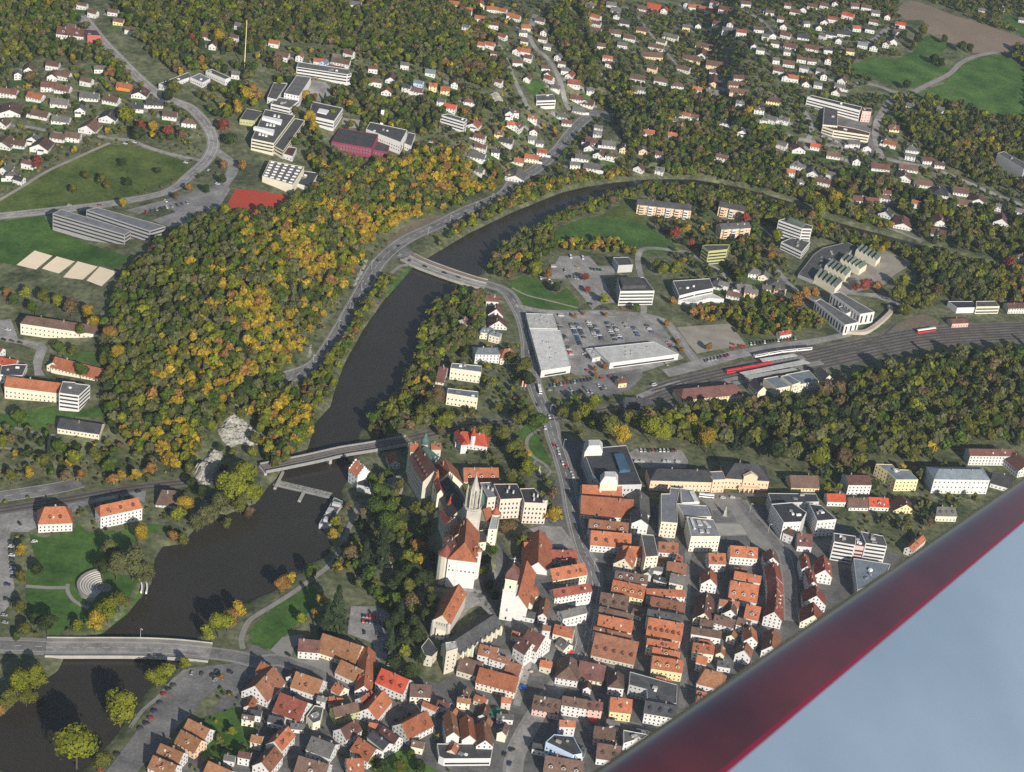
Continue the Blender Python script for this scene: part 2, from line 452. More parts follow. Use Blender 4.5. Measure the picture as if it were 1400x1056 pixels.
area('hospital_yard', T(0,264,4,[(-40,800),(-40,700),(60,690),(100,800),(240,820),(260,850),(240,900),(225,960),(245,1000),(190,1000),(180,920),(200,860),(120,830)]), M_ASPH2, .18)
area('school_car_park', T(0,264,4,[(690,95),(900,40),(1080,-10),(1230,-60),(1260,-20),(1210,60),(1130,130),(1020,170),(930,190),(830,150),(960,105),(900,70),(760,115)]), M_ASPH2, .2)
area('villa_car_park', T(0,528,4,[(0,680),(160,670),(220,700),(330,640),(460,630),(640,590),(800,570),(790,640),(700,600),(480,650),(400,690),(210,770),(150,800),(60,800),(40,900),(80,1100),(50,1200),(10,1250),(-20,1250)]), M_ASPH2, .16)
area('castle_car_park', T(350,792,4,[(520,150),(650,150),(700,165),(745,210),(740,250),(735,330),(735,420),(660,470),(640,350),(560,320),(500,300)]), M_ASPH2, .2)
area('school_yard', T(320,130,5.385,[(800,170),(960,190),(930,250),(790,240)]), M_GRAVEL, .2)
area('office_court', T(350,0,4,[(300,440),(380,450),(420,500),(380,570),(300,540),(260,600),(240,560)]), M_ASPH2, .2)
area('truck_yard', T(1050,0,4,[(380,630),(510,620),(570,640),(560,720),(640,760),(610,840),(480,830),(300,760),(290,700),(380,690)]), M_ASPH, .2)
# grass
area('meadow_grass', T(0,0,4,[(590,790),(725,800),(1010,880),(1052,930),(1020,960),(900,1015),(750,1066),(400,1136),(150,1150),(-60,1165),(-60,1120),(60,1040),(260,940),(420,868)]), M_MEADOW, .15)
area('school_lawn', T(0,264,4,[(-40,160),(240,125),(290,200),(700,345),(720,370),(640,412),(190,315),(85,395),(-40,375)]), M_GRASS, .15)
area('hospital_lawn', T(0,400,5.83,[(530,470),(780,480),(800,570),(660,550),(510,520)]), M_GRASS, .15)
area('terrace_lawn', T(0,528,4,[(-20,160),(300,110),(330,140),(560,120),(560,170),(320,170),(250,240),(90,230),(-20,240)]), M_GRASS, .15)
area('villa_lawn', T(0,528,4,[(160,810),(240,830),(410,800),(420,740),(480,800),(640,800),(790,760),(900,760),(800,830),(640,900),(520,1010),(420,1060),(240,1090),(180,900)]), M_GRASS, .17)
area('park_lawn', T(0,792,4,[(150,-60),(360,-80),(560,-40),(800,0),(830,40),(720,190),(570,300),(390,280),(280,310),(140,200),(140,60)]), M_GRASS, .15)
area('riverside_lawn', [(372,835),(395,815),(425,800),(440,812),(420,840),(392,868),(372,888),(345,882),(340,860)], M_GRASS, .15)
area('playing_field', T(700,264,4,[(215,215),(370,145),(480,128),(600,150),(740,178),(900,290),(940,325),(800,330),(680,330),(560,285),(250,275)]), M_GRASS, .15)
area('field_path_verge', T(700,264,4,[(480,128),(600,60),(720,120),(740,178)]), M_MEADOW, .17, mask=2)
area('approach_lawn', T(700,264,4,[(-10,540),(0,480),(60,455),(140,470),(230,560),(300,520),(365,590),(360,640),(180,640),(60,625)]), M_GRASS, .17)
area('bridge_lawn', [(526,404),(545,378),(563,366),(566,370),(548,392),(532,412)], M_GRASS, .2)
area('palace_lawn', T(700,528,4,[(0,270),(100,200),(150,240),(170,330),(210,400),(215,440),(150,410),(110,420),(60,300)]), M_GRASS, .15)
area('park_clearing', T(1050,528,4,[(-30,300),(-10,250),(60,330),(60,380)]), M_GRASS, .15)
area('far_meadow', T(1050,0,4,[(440,360),(580,310),(700,325),(790,290),(860,200),(940,190),(985,240),(930,330),(1000,372),(940,412),(830,470),(760,490),(640,455),(590,440),(480,420)]), M_GRASS, .2)
area('far_field', T(1050,0,4,[(690,60),(740,20),(810,8),(900,40),(1000,80),(1420,215),(1420,262),(1260,292),(1120,292),(1100,240),(1000,240),(870,180),(850,110),(750,110)]), M_FIELD, .2)
area('far_pasture', T(1050,0,4,[(745,545),(850,500),(965,458),(1090,335),(1280,300),(1440,400),(1440,700),(1260,650),(1140,610),(1000,585),(850,560)]), M_GRASS, .2)
area('far_green', T(1050,0,4,[(1270,110),(1340,80),(1440,140),(1440,210),(1300,150)]), M_GRASS, .2)
area('hill_meadow', T(700,0,4,[(50,440),(150,430),(190,500),(110,520)]), M_GRASS, .2)
area('sports_court', [(304,292),(322,259),(358,262),(393,268),(391,285),(345,294)], M_TARTAN, .25)
for k in ([(190,316),(287,345),(197,420),(90,395)], [(310,348),(410,376),(322,442),(228,415)], [(425,375),(535,404),(452,476),(345,462)], [(545,404),(640,432),(555,512),(473,480)]):
    area('sand_court', T(0,264,4,k), M_SAND, .25)
area('bare_slope', T(350,264,4,[(700,345),(720,260),(860,150),(1000,120),(1040,130),(930,200),(810,255)]), M_SOIL, .14)
area('bare_slope', T(350,264,4,[(400,780),(460,660),(560,560),(610,410),(640,420),(540,600),(450,790),(370,890),(330,960),(250,985)]), M_SOIL, .14, mask=0)
area('villa_forecourt', T(325,830,8,[(360,470),(490,330),(700,300),(760,380),(620,440),(580,560),(700,600),(860,560),(1020,600),(1060,790),(840,720),(480,570)]), M_PAVE, .18)
area('palace_court', T(700,528,4,[(40,830),(60,790),(160,765),(270,770),(330,850),(430,1000),(440,1040),(400,1000),(330,890),(220,880),(180,800),(90,800)]), M_ASPH2, .22)
area('castle_court', T(547,581,2.967,[(262,628),(300,632),(322,575),(345,500),(400,475),(425,470),(440,540),(425,640),(400,660),(395,700),(385,775),(330,722),(290,665)]), M_TOWN, .2)  # dark paving tone also stands in for the shadow beside the castle
area('church_square', T(560,740,6.36,[(430,350),(520,350),(640,450),(750,600),(740,640),(690,640),(600,560),(520,590),(350,800),(250,850),(180,830),(380,800)]), M_ASPH2, .2)
area('clearing_gravel', T(1050,264,4,[(690,720),(760,690),(850,660),(940,700),(910,745),(740,765),(680,750)]), M_SOIL, .16)

# --- roads
def road(name, pxs, w, mt=M_ASPH, pave=0.0, lines=True, off=.26):
    if pave: ribbon(name + '_pavement' if 'street' in name or 'road' in name else 'pavement', pxs, w + 2 * pave, M_PAVE, off - .06)
    line = ribbon(name, pxs, w, mt, off)
    if lines:
        mb = MB()
        ribbon_faces(mb, smooth_line(line[::8], 2.0) if len(line) > 20 else line, .35, off + .07, dash=(6, 6))
        if w > 8:
            for s in (-1, 1): ribbon_faces(mb, line, .3, off + .07, shift=s * (w / 2 - .8))
        if mb.f: tag(mb.build('road_markings', M_LINE, org=(0, 0, 0)), kind='structure')
    return line
VALLEY = [(384,528),(400,514),(432,498),(457,464),(482,421),(510,371),(527,350),(557,327),(600,307),(637,288),(687,267),(705,247),(732,232),(762,206),(780,183),(800,163),(820,155),(845,162)]
road('valley_road', VALLEY, 13, M_ASPH, pave=.8)
road('valley_road', [(520,352),(545,347),(562,343)], 16, M_ASPH, lines=False, off=.29)
road('bridge_street', [(663,388),(690,398),(704,416),(716,440),(722,470),(724,500),(735,540),(750,570),(757,598),(766,623),(777,662),(784,703),(797,752),(811,785),(808,820),(800,860),(792,895),(772,925)], 10, M_ASPH, pave=2)
road('connecting_road', [(704,418),(740,426),(780,428),(830,428),(880,432),(908,440),(925,458),(940,480),(952,495)], 7, M_ASPH2, pave=1)
road('office_lane', [(880,430),(880,395),(872,355),(885,340),(940,345)], 6, M_ASPH2, lines=False)
road('town_bridge_road', [(-30,882),(20,883),(66,885)], 12, M_ASPH, pave=2.5)
road('town_bridge_road', [(285,893),(322,898),(350,905),(381,903),(406,911),(425,917),(455,932),(480,942)], 9, M_ASPH, pave=2, lines=False)
road('highway', [(-60,690),(0,680),(40,674),(82,667),(110,660)], 15, M_ASPH, pave=0)
road('school_road', [(112,22),(140,57),(182,100),(217,130),(245,141),(262,149),(280,168),(290,186),(291,203),(281,221),(262,238),(230,262),(162,277),(75,288),(0,296),(-60,302)], 10, M_ASPH2, pave=1.5)
road('school_branch', [(291,203),(315,222),(317,235),(303,258),(287,290)], 8, M_ASPH2, pave=1.5, lines=False)
road('estate_road', [(280,221),(240,213),(205,203),(180,193),(155,190),(115,184),(80,183),(50,176),(0,170)], 5.5, M_ASPH2, lines=False)
road('meadow_lane', [(150,196),(105,216),(62,236),(30,256),(-20,285)], 4, M_GRAVEL, lines=False)
road('village_street', [(600,-8),(628,12),(650,28),(668,45),(682,62),(693,85),(700,102),(712,128),(722,150)], 6, M_ASPH2, lines=False)
road('village_street', [(732,20),(727,34),(724,50),(732,66),(745,77),(758,94),(765,110),(770,128),(778,150),(800,158)], 7, M_ASPH2, lines=False)
road('valley_track', [(775,5),(790,28),(800,60),(815,90),(835,115),(858,132)], 4, M_GRAVEL, lines=False)
road('far_road', [(1160,120),(1177,114),(1200,118),(1222,126),(1240,130),(1257,122),(1282,110),(1300,100),(1313,87),(1335,77),(1362,72)], 7, M_PAVE, lines=False)
road('far_road', [(1224,130),(1212,145),(1202,160),(1197,178),(1199,200),(1205,214)], 8, M_ASPH2, lines=False)
road('far_road', [(1062,180),(1090,190),(1137,200),(1190,212),(1230,222),(1262,228),(1300,240),(1350,262),(1420,290)], 7, M_ASPH2, lines=False)
road('far_road', [(1098,150),(1106,164),(1110,180),(1104,192)], 6, M_ASPH2, lines=False)
road('estate_street', [(1010,12),(1040,28),(1060,50),(1085,62)], 6, M_ASPH2, lines=False)
road('estate_street', [(820,25),(850,10),(870,22),(900,60),(935,98),(970,115),(1000,128)], 4, M_ASPH2, lines=False)
road('estate_street', [(1110,70),(1140,60),(1160,50),(1190,55),(1210,40)], 4, M_ASPH2, lines=False)
road('estate_street', [(1180,62),(1205,50),(1215,38)], 4, M_ASPH2, lines=False)
road('square_street', [(1012,684),(1022,700),(1042,722),(1062,745),(1074,764),(1080,807),(1082,850)], 8, M_ASPH, pave=1.5, lines=False)
road('old_town_street', [(955,700),(948,730),(941,757),(940,800),(939,832),(937,867),(934,942),(928,990)], 5, M_ASPH, lines=False)
road('old_town_street', [(772,925),(745,960),(725,990),(705,1030),(700,1070)], 9, M_ASPH2, pave=2, lines=False)
road('old_town_street', [(706,965),(735,860),(730,900)], 5, M_ASPH2, lines=False)
road('old_town_street', [(772,985),(830,984),(900,998)], 5, M_ASPH, lines=False)
road('hill_street', [(845,555),(880,540),(930,522)], 6, M_ASPH2, lines=False)
road('office_lane', [(940,345),(985,372),(1010,400)], 5, M_ASPH2, lines=False)
road('works_street', [(1060,368),(1085,395),(1110,410),(1140,425)], 6, M_ASPH2, lines=False)
road('ridge_lane', [(1150,290),(1180,300),(1215,312),(1260,330)], 5, M_ASPH2, lines=False)
# paths
def path(name, pxs, w=3, mt=M_PAVE): ribbon(name, pxs, w, mt, .3)
path('park_path', [(35,802),(65,804),(92,804)], 3.5)
path('riverside_path', [(332,888),(330,872),(340,850),(352,841),(375,827),(400,811),(425,793),(445,778),(459,763),(472,735),(480,715),(490,690)], 4, M_PAVE)
path('riverside_path', [(255,916),(240,928),(215,955),(195,972),(178,995)], 3, M_PAVE)
path('lawn_path', T(350,264,4,[(740,440),(790,400),(830,395)]), 4)
path('garden_path', T(700,528,4,[(150,240),(90,280),(80,330),(100,370),(130,400),(180,430),(200,460)]), 3)
path('garden_path', T(700,528,4,[(140,400),(115,430),(130,480),(175,500),(210,470),(180,430)]), 2.5)
path('meadow_path', T(700,264,4,[(0,520),(80,560),(200,590),(360,630)]), 2.5, M_GRAVEL)
path('hospital_path', T(0,528,4,[(-20,335),(60,345),(160,370),(260,385)]), 2.5)
path('hospital_path', T(0,528,4,[(80,230),(150,245),(220,265),(300,270)]), 2.5)
# --- railway
def track_line(pxs): return smooth_line(wpoly(pxs))
def railway(pxs, tracks, gauge_shift, w):
    line = ribbon('railway_ballast', pxs, w, M_BALLAST, .2)
    mb, mr = MB(), MB()
    for k in range(tracks):
        s = (k - (tracks - 1) / 2) * gauge_shift
        ribbon_faces(mb, line, 2.5, .27, shift=s)
        for r in (-.72, .72): ribbon_faces(mr, line, .18, .40, shift=s + r)
    tag(mb.build('railway_sleepers', M_SLEEP, org=(0, 0, 0)), kind='structure')
    tag(mr.build('railway_tracks', M_STEEL, org=(0, 0, 0)), kind='structure')
railway([(1420,452),(1370,454),(1275,460),(1200,473),(1112,492),(1050,505),(990,518),(940,530),(900,542)], 7, 4.6, 36)
railway([(900,542),(870,551),(830,561),(780,569),(720,575),(660,581),(600,591),(562,600)], 2, 4.6, 12)
railway([(1225,443),(1205,460),(1180,472),(1140,485)], 1, 4, 6)
railway([(372,641),(340,648),(290,656),(207,665),(150,673),(100,682),(0,698),(-60,706)], 2, 4.4, 11)
# ------------------------------------------------------------------ building kit
def unit(v):
    v = np.asarray(v, float); return v / np.linalg.norm(v)
_wm = MB()   # one window: frame ring and pane, local x across, z up, y outwards
_fw, _fh, _t = .5, .5, .09
_wm.face([(-_fw, .02, -_fh), (-_fw, .02, _fh), (_fw, .02, _fh), (_fw, .02, -_fh)][::-1], 1)
_wm.face([(-_fw + _t, .05, -_fh + _t), (-_fw + _t, .05, _fh - _t), (_fw - _t, .05, _fh - _t), (_fw - _t, .05, -_fh + _t)][::-1], 0)
def mesh_of(mb, name, mats):
    me = bpy.data.meshes.new(name); me.from_pydata(mb.v, [], mb.f)
    for m_ in mats: me.materials.append(m_)
    me.polygons.foreach_set('material_index', mb.m); me.update(); return me
WIN_ME = mesh_of(_wm, 'window', [M_GLASS, M_FRAME])
_bm2 = MB(); _bm2.face([(-.5, .03, -.5), (.5, .03, -.5), (.5, .03, .5), (-.5, .03, .5)], 0)
BAND_ME = mesh_of(_bm2, 'window_band', [M_GLASS])
VIEWDIR = unit([0, 1, 0])
def face_windows(root, parent, a, b, z0, z1, storey=3.0, pitch=2.7, size=(1.15, 1.5), name='window', limit=100, me=None, gable=None, first=1.6):
    """separate windows along the wall a-b (outward normal to its right), between heights z0 and z1"""
    a, b = np.asarray(a[:2], float), np.asarray(b[:2], float)
    L = np.linalg.norm(b - a)
    if L < 2.2: return 0
    u = (b - a) / L; n = np.array([u[1], -u[0]])
    mid = (a + b) / 2
    tocam = unit(C0[:2] - mid)
    if n @ tocam < -.25: return 0
    ns = max(1, int((z1 - z0) / storey)); nw = max(1, int((L - .8) / pitch))
    ang = math.atan2(-n[0], n[1])
    org = root.location; c = 0
    for s in range(ns):
        z = z0 + first + s * storey
        if z + size[1] / 2 > z1: break
        for k in range(nw):
            if c >= limit: return c
            p = a + u * (L * (k + .5) / nw)
            if gable and z + size[1] / 2 > gable[0] and abs((k + .5) / nw - .5) * 2 > 1 - (z + size[1] / 2 + .5 - gable[0]) / (gable[1] - gable[0]) - size[0] / L: continue
            o = bpy.data.objects.new(name, me or WIN_ME)
            o.location = (p[0] - org[0], p[1] - org[1], z - org[2])
            o.rotation_euler = (0, 0, ang)
            o.scale = (size[0] * random.uniform(.92, 1.08), 1, size[1])
            COL.objects.link(o); o.parent = parent; c += 1
    return c
def face_bands(root, parent, a, b, z0, z1, storey=3.3, h=1.5, inset=.6, name='window_band', first=1.9, both=False):
    a, b = np.asarray(a[:2], float), np.asarray(b[:2], float)
    L = np.linalg.norm(b - a)
    if L < 4: return
    u = (b - a) / L; n = np.array([u[1], -u[0]])
    if n @ unit(C0[:2] - (a + b) / 2) < -.25 and not both: return
    org = root.location; ang = math.atan2(-n[0], n[1])
    ns = max(1, int((z1 - z0) / storey))
    for s in range(ns):
        z = z0 + first + s * storey
        if z + h / 2 > z1 - .2: break
        p = (a + b) / 2
        o = bpy.data.objects.new(name, BAND_ME)
        o.location = (p[0] - org[0] , p[1] - org[1], z - org[2]); o.rotation_euler = (0, 0, ang + math.pi)
        # the band mesh looks along +y, so turn it to the outward side
        o.rotation_euler = (0, 0, ang)
        o.scale = (L - 2 * inset, 1, h)
        COL.objects.link(o); o.parent = parent
def wall_win_faces(mb, a, b, z0, z1, mi, storey=2.8, pitch=3.0, size=(1.1, 1.3)):
    """small far windows as glass faces of the wall mesh itself"""
    a, b = np.asarray(a[:2], float), np.asarray(b[:2], float)
    L = np.linalg.norm(b - a)
    if L < 2.5: return
    u = (b - a) / L; n = np.array([u[1], -u[0]])
    for s in range(max(1, int((z1 - z0) / storey))):
        z = z0 + 1.5 + s * storey
        if z + size[1] / 2 > z1: break
        nw = max(1, int(L / pitch))
        for k in range(nw):
            if random.random() < .12: continue
            p = a + u * (L * (k + .5) / nw) + n * .04
            q0, q1 = p - u * size[0] / 2, p + u * size[0] / 2
            mb.face([(q0[0], q0[1], z - size[1] / 2), (q1[0], q1[1], z - size[1] / 2), (q1[0], q1[1], z + size[1] / 2), (q0[0], q0[1], z + size[1] / 2)], mi)

def slope_solve(A, B, E, tanp):
    """half width of a pitched roof whose eave passes through photo point E"""
    u = unit([B[0] - A[0], B[1] - A[1], 0]); n0 = np.array([-u[1], u[0], 0])
    d = ray(*E); best = None
    for s in (1, -1):
        n = s * n0
        mm = tanp * n + np.array([0, 0, 1.0])
        t = ((A - C0) @ mm) / (d @ mm)
        if t <= 0: continue
        p = C0 + t * d
        b = (p - A) @ n
        if 1.2 < b < 40:
            sc_ = b if n[1] < .3 else b + 4
            if best is None or sc_ < best[0]: best = (sc_, b)
    return best[1] if best else 4.5

def roof_body(root, A, B, hw, zr, ze, zb, roofm, wallm, hip=0.0, ov=.45, near=True, parent=None, win=True, dorm=0, dormm=None, chim=1, storey=2.9, tall=None, names=('wall', 'roof'), winlimit=60, pitch=2.7):
    """walls and pitched roof on the ridge line A-B; hip = how far the ridge ends sit inside the end walls"""
    parent = parent or root
    A, B = np.asarray(A[:2], float), np.asarray(B[:2], float)
    u = unit(B - A); n = np.array([-u[1], u[0]])
    EA, EB = A - u * hip, B + u * hip
    c = [EA - n * hw, EB - n * hw, EB + n * hw, EA + n * hw]       # counter-clockwise
    tanp = (zr - ze) / hw
    mb = MB(); WI = 1
    for i in range(4):
        p, q = c[i], c[(i + 1) % 4]
        if i in (1, 3) and hip < .3:
            mid = (p + q) / 2
            mb.face([(p[0], p[1], zb), (q[0], q[1], zb), (q[0], q[1], ze), (mid[0], mid[1], zr - .05), (p[0], p[1], ze)], 0)
        else:
            mb.face([(p[0], p[1], zb), (q[0], q[1], zb), (q[0], q[1], ze), (p[0], p[1], ze)], 0)
    if win and not near:
        for i in range(4):
            wall_win_faces(mb, c[i], c[(i + 1) % 4], max(zb, ze - 2.8 * max(1, round((ze - root.location[2]) / 2.8))), ze + (1.5 if i in (1, 3) and hip < .3 else 0), 1)
    w = mb.build(names[0], [MW[wallm], M_GLASS], parent)
    # roof slab
    rb = MB(); th = .22; rm = MR[roofm]
    eo = hw + ov; zl = ze - ov * tanp
    xo = .35 if hip < .3 else ov
    PA, PB = EA - u * xo, EB + u * xo
    e = [PA - n * eo, PB - n * eo, PB + n * eo, PA + n * eo]
    RA, RB = (PA, PB) if hip < .3 else (A, B)
    def up(p, z): return (p[0], p[1], z)
    tops = [[up(e[0], zl), up(e[1], zl), up(RB, zr), up(RA, zr)], [up(e[2], zl), up(e[3], zl), up(RA, zr), up(RB, zr)]]
    if hip >= .3: tops += [[up(e[1], zl), up(e[2], zl), up(RB, zr)], [up(e[3], zl), up(e[0], zl), up(RA, zr)]]
    for t in tops: rb.face(t, 0)
    for i in range(4):
        p, q = e[i], e[(i + 1) % 4]
        if i in (1, 3) and hip < .3:
            r = RB if i == 1 else RA
            rb.face([up(p, zl - th), up(r, zr - th * 1.3), up(r, zr), up(p, zl)], 1); rb.face([up(r, zr - th * 1.3), up(q, zl - th), up(q, zl), up(r, zr)], 1)
        else:
            rb.face([up(p, zl - th), up(q, zl - th), up(q, zl), up(p, zl)], 1)
    if hip >= .3: rb.face([up(p, zl - th) for p in e[::-1]], 1)
    else:
        rb.face([up(e[0], zl - th), up(RA, zr - th * 1.3), up(RB, zr - th * 1.3), up(e[1], zl - th)], 1); rb.face([up(e[2], zl - th), up(RB, zr - th * 1.3), up(RA, zr - th * 1.3), up(e[3], zl - th)], 1)
    r = rb.build(names[1], [rm, M_FRAME if wallm in 'wc' else rm], parent)
    L = np.linalg.norm(EB - EA)
    for i in range(chim):
        f = random.uniform(.2, .8) if chim == 1 else (i + .6) / chim
        p = A + (B - A) * f + n * random.choice((-1, 1)) * hw * random.uniform(.08, .22)
        cb = MB(); cb.box(p, u, n, random.uniform(.7, 1.1), .7, zr - hw * .3 * tanp, zr + random.uniform(.9, 1.5), 0, 1)
        cb.build('chimney', [M_BRICK, M_CONC] if random.random() < .6 else [M_CONC, M_DARKM], r)
    if dorm:
        for side in ((-1, 1) if dorm > 100 else ((-1,) if n[1] > 0 else (1,))):
            nd = dorm % 100; dorm_white = random.random() < .4
            nn = n * side
            for k in range(nd):
                p = A + (B - A) * ((k + .5) / nd)
                dw = min(2.3, L / nd * .6); back = hw * .25; front = hw * .72
                zf = zr - front * tanp
                q0, q1 = p + nn * front, p + nn * back
                hh = min(1.7, (front - back) * tanp * .85)
                db = MB()
                l0, r0 = q0 - u * dw / 2, q0 + u * dw / 2
                l1, r1 = q1 - u * dw / 2, q1 + u * dw / 2
                zt = zf + hh
                db.face([up(l0, zf - .3), up(r0, zf - .3), up(r0, zt), up(q0, zt + .55), up(l0, zt)], 0)
                db.face([up(l0 - u * 0, zf - .3), up(l0, zt), up(l1, zt), up(l1, zf - .3)], 0)
                db.face([up(r0, zf - .3), up(r0, zt), up(r1, zt), up(r1, zf - .3)], 0)
                g0, g1 = q0 + nn * .2, q1
                db.face([up(l0 - u * .2 + nn * .2, zt - .1), up(g0, zt + .6), up(g1, zt + .6), up(l1 - u * .2, zt - .1)], 1)
                db.face([up(r0 + u * .2 + nn * .2, zt - .1), up(g0, zt + .6), up(g1, zt + .6), up(r1 + u * .2, zt - .1)], 1)
                gl = q0 + nn * .04
                db.face([up(gl - u * dw * .32, zf + .25), up(gl + u * dw * .32, zf + .25), up(gl + u * dw * .32, zt - .1), up(gl - u * dw * .32, zt - .1)], 2)
                db.build('dormer', [MW[dormm or wallm] if dorm_white else rm, rm, M_GLASS], r)
    if near and L > 7:
        for k in range(random.choice((0, 1, 1, 2, 3))):
            side = -1 if n[1] > 0 else 1
            if random.random() < .25: side = -side
            nn = n * side; f = random.uniform(.12, .88); q = hw * random.uniform(.25, .8); p = A + (B - A) * f + nn * q
            sl = unit(np.array([*nn, -tanp])); uu = np.array([*u, 0.0]); nm = np.array([*(nn * tanp), 1.0]); nm /= np.linalg.norm(nm)
            c_ = np.array([*p, zr - q * tanp]) + nm * .09; a_, b_ = .55, .75
            sb = MB(); sb.face([c_ - uu * a_ - sl * b_, c_ + uu * a_ - sl * b_, c_ + uu * a_ + sl * b_, c_ - uu * a_ + sl * b_])
            sb.build('skylight', [M_GLASS if random.random() < .65 else MR['L']], r)
    if win and near:
        z0 = root.location[2]
        left = winlimit
        for i in range(4):
            gab = i in (1, 3) and hip < .3
            left -= face_windows(root, w, c[i], c[(i + 1) % 4], z0, zr - .8 if gab else ze, limit=left, storey=storey, pitch=pitch if not gab else min(pitch, 2.5), gable=(ze, zr) if gab else None) if left > 0 else 0
    mask_poly([EA - n * (hw + 1), EB - n * (hw + 1), EB + n * (hw + 1), EA + n * (hw + 1)], 1, 1.5)
    return w, r, c

THINGS = []           # (object, describe text, photo point, kind of label)
def note(o, desc, cat, p, group=None, fixed=None):
    o['category'] = cat
    if group: o['group'] = group
    if fixed: o['label'] = fixed
    THINGS.append(dict(o=o, desc=desc, cat=cat, px=p, fixed=fixed))

def gabled(x1, y1, x2, y2, ex, ey, hr, code, near=True, dorm=0, hip=0.0, pitch=44.0, name='house', cat='house', desc=None, fixed=None, chim=None, group='town houses', storey=2.9, winlimit=40, base=None, dormm=None):
    A, B = hit(x1, y1, hr), hit(x2, y2, hr)
    zr = (A[2] + B[2]) / 2
    A[2] = B[2] = zr
    tanp = math.tan(math.radians(pitch))
    hw = slope_solve(A, B, (ex, ey), tanp)
    hw = min(hw * 1.05, 16.0)
    if not hip:
        _e = (B - A) * .025; A, B = A - _e, B + _e
    ze = zr - hw * tanp
    g = zr - hr
    if ze < g + 2.6:
        ze = g + 2.6
    u = unit(B[:2] - A[:2])
    a2, b2 = A.copy(), B.copy()
    root = empty(name, ((A[0] + B[0]) / 2, (A[1] + B[1]) / 2, g))
    hp = hip * hw
    roof_body(root, a2, b2, hw, zr, ze, g - 2.5, code[0], code[1], hip=hp, near=near, dorm=dorm, chim=(1 if random.random() < .8 else 2) if chim is None else chim, storey=storey, winlimit=winlimit, dormm=dormm)
    mid = (A + B) / 2
    form = 'hipped' if hip else 'gabled'
    note(root, desc or f"{WALL[code[1]][0]} house with {ROOF[code[0]][0]} {form} roof", cat, pix(mid), group, fixed)
    return root, A, B, hw, zr, ze, u

def small_house(x, y, length_px, code, k4=4.0, hr=None, gable=False):
    """a detached house of the outer quarters, given by the middle of its roof"""
    hr = hr or random.uniform(6.6, 8.2)
    M = hit(x, y, hr - 1.2)
    s = scale_at(M)
    L = max(8.5, length_px / s * .92)
    W = min(max(7.5, L * random.uniform(.62, .78)), 11.0)
    g = float(M[2] - hr + 1.2)
    base = math.atan2(-.06, 1.0) + random.gauss(0, .16)
    if gable: base += math.pi / 2
    u = np.array([math.cos(base), math.sin(base)])
    if gable: L, W = max(10.0, L * 1.1), L
    hip = random.random() < .12
    hw = W / 2
    pitch = random.uniform(30, 40)
    zr = g + hr
    ze = max(g + 2.9, zr - hw * math.tan(math.radians(pitch)))
    hl = L / 2 - (hw * .9 if hip else 0)
    if hl < 1: hip = False; hl = L / 2
    root = empty('house', (M[0], M[1], g))
    A, B = M[:2] - u * hl, M[:2] + u * hl
    roof_body(root, A, B, hw, zr, ze, g - 2.5, code[0], code[1], hip=hw * .9 if hip else 0, near=False, chim=1 if random.random() < .7 else 0, dorm=1 if random.random() < .18 else 0)
    if random.random() < .45 and code[1] in 'wc':      # a garage or porch beside the house
        n = np.array([-u[1], u[0]]) * (-1 if u[0] > 0 else 1)
        p = M[:2] + u * (L / 2 + 2.0) * random.choice((-1, 1)) + n * hw * .3
        gb = MB(); gb.box(p, u, n, 3.8, 5.6, g - 1.5, g + 2.7, 0, 1); gb.build('garage', [MW['w'], MR[random.choice('gkd')]], root)
    note(root, f"{WALL[code[1]][0]} house with {ROOF[code[0]][0]} {'hipped' if hip else 'gabled'} roof", 'house', pix((M[0], M[1], g + hr * .7)), 'houses')
    return root

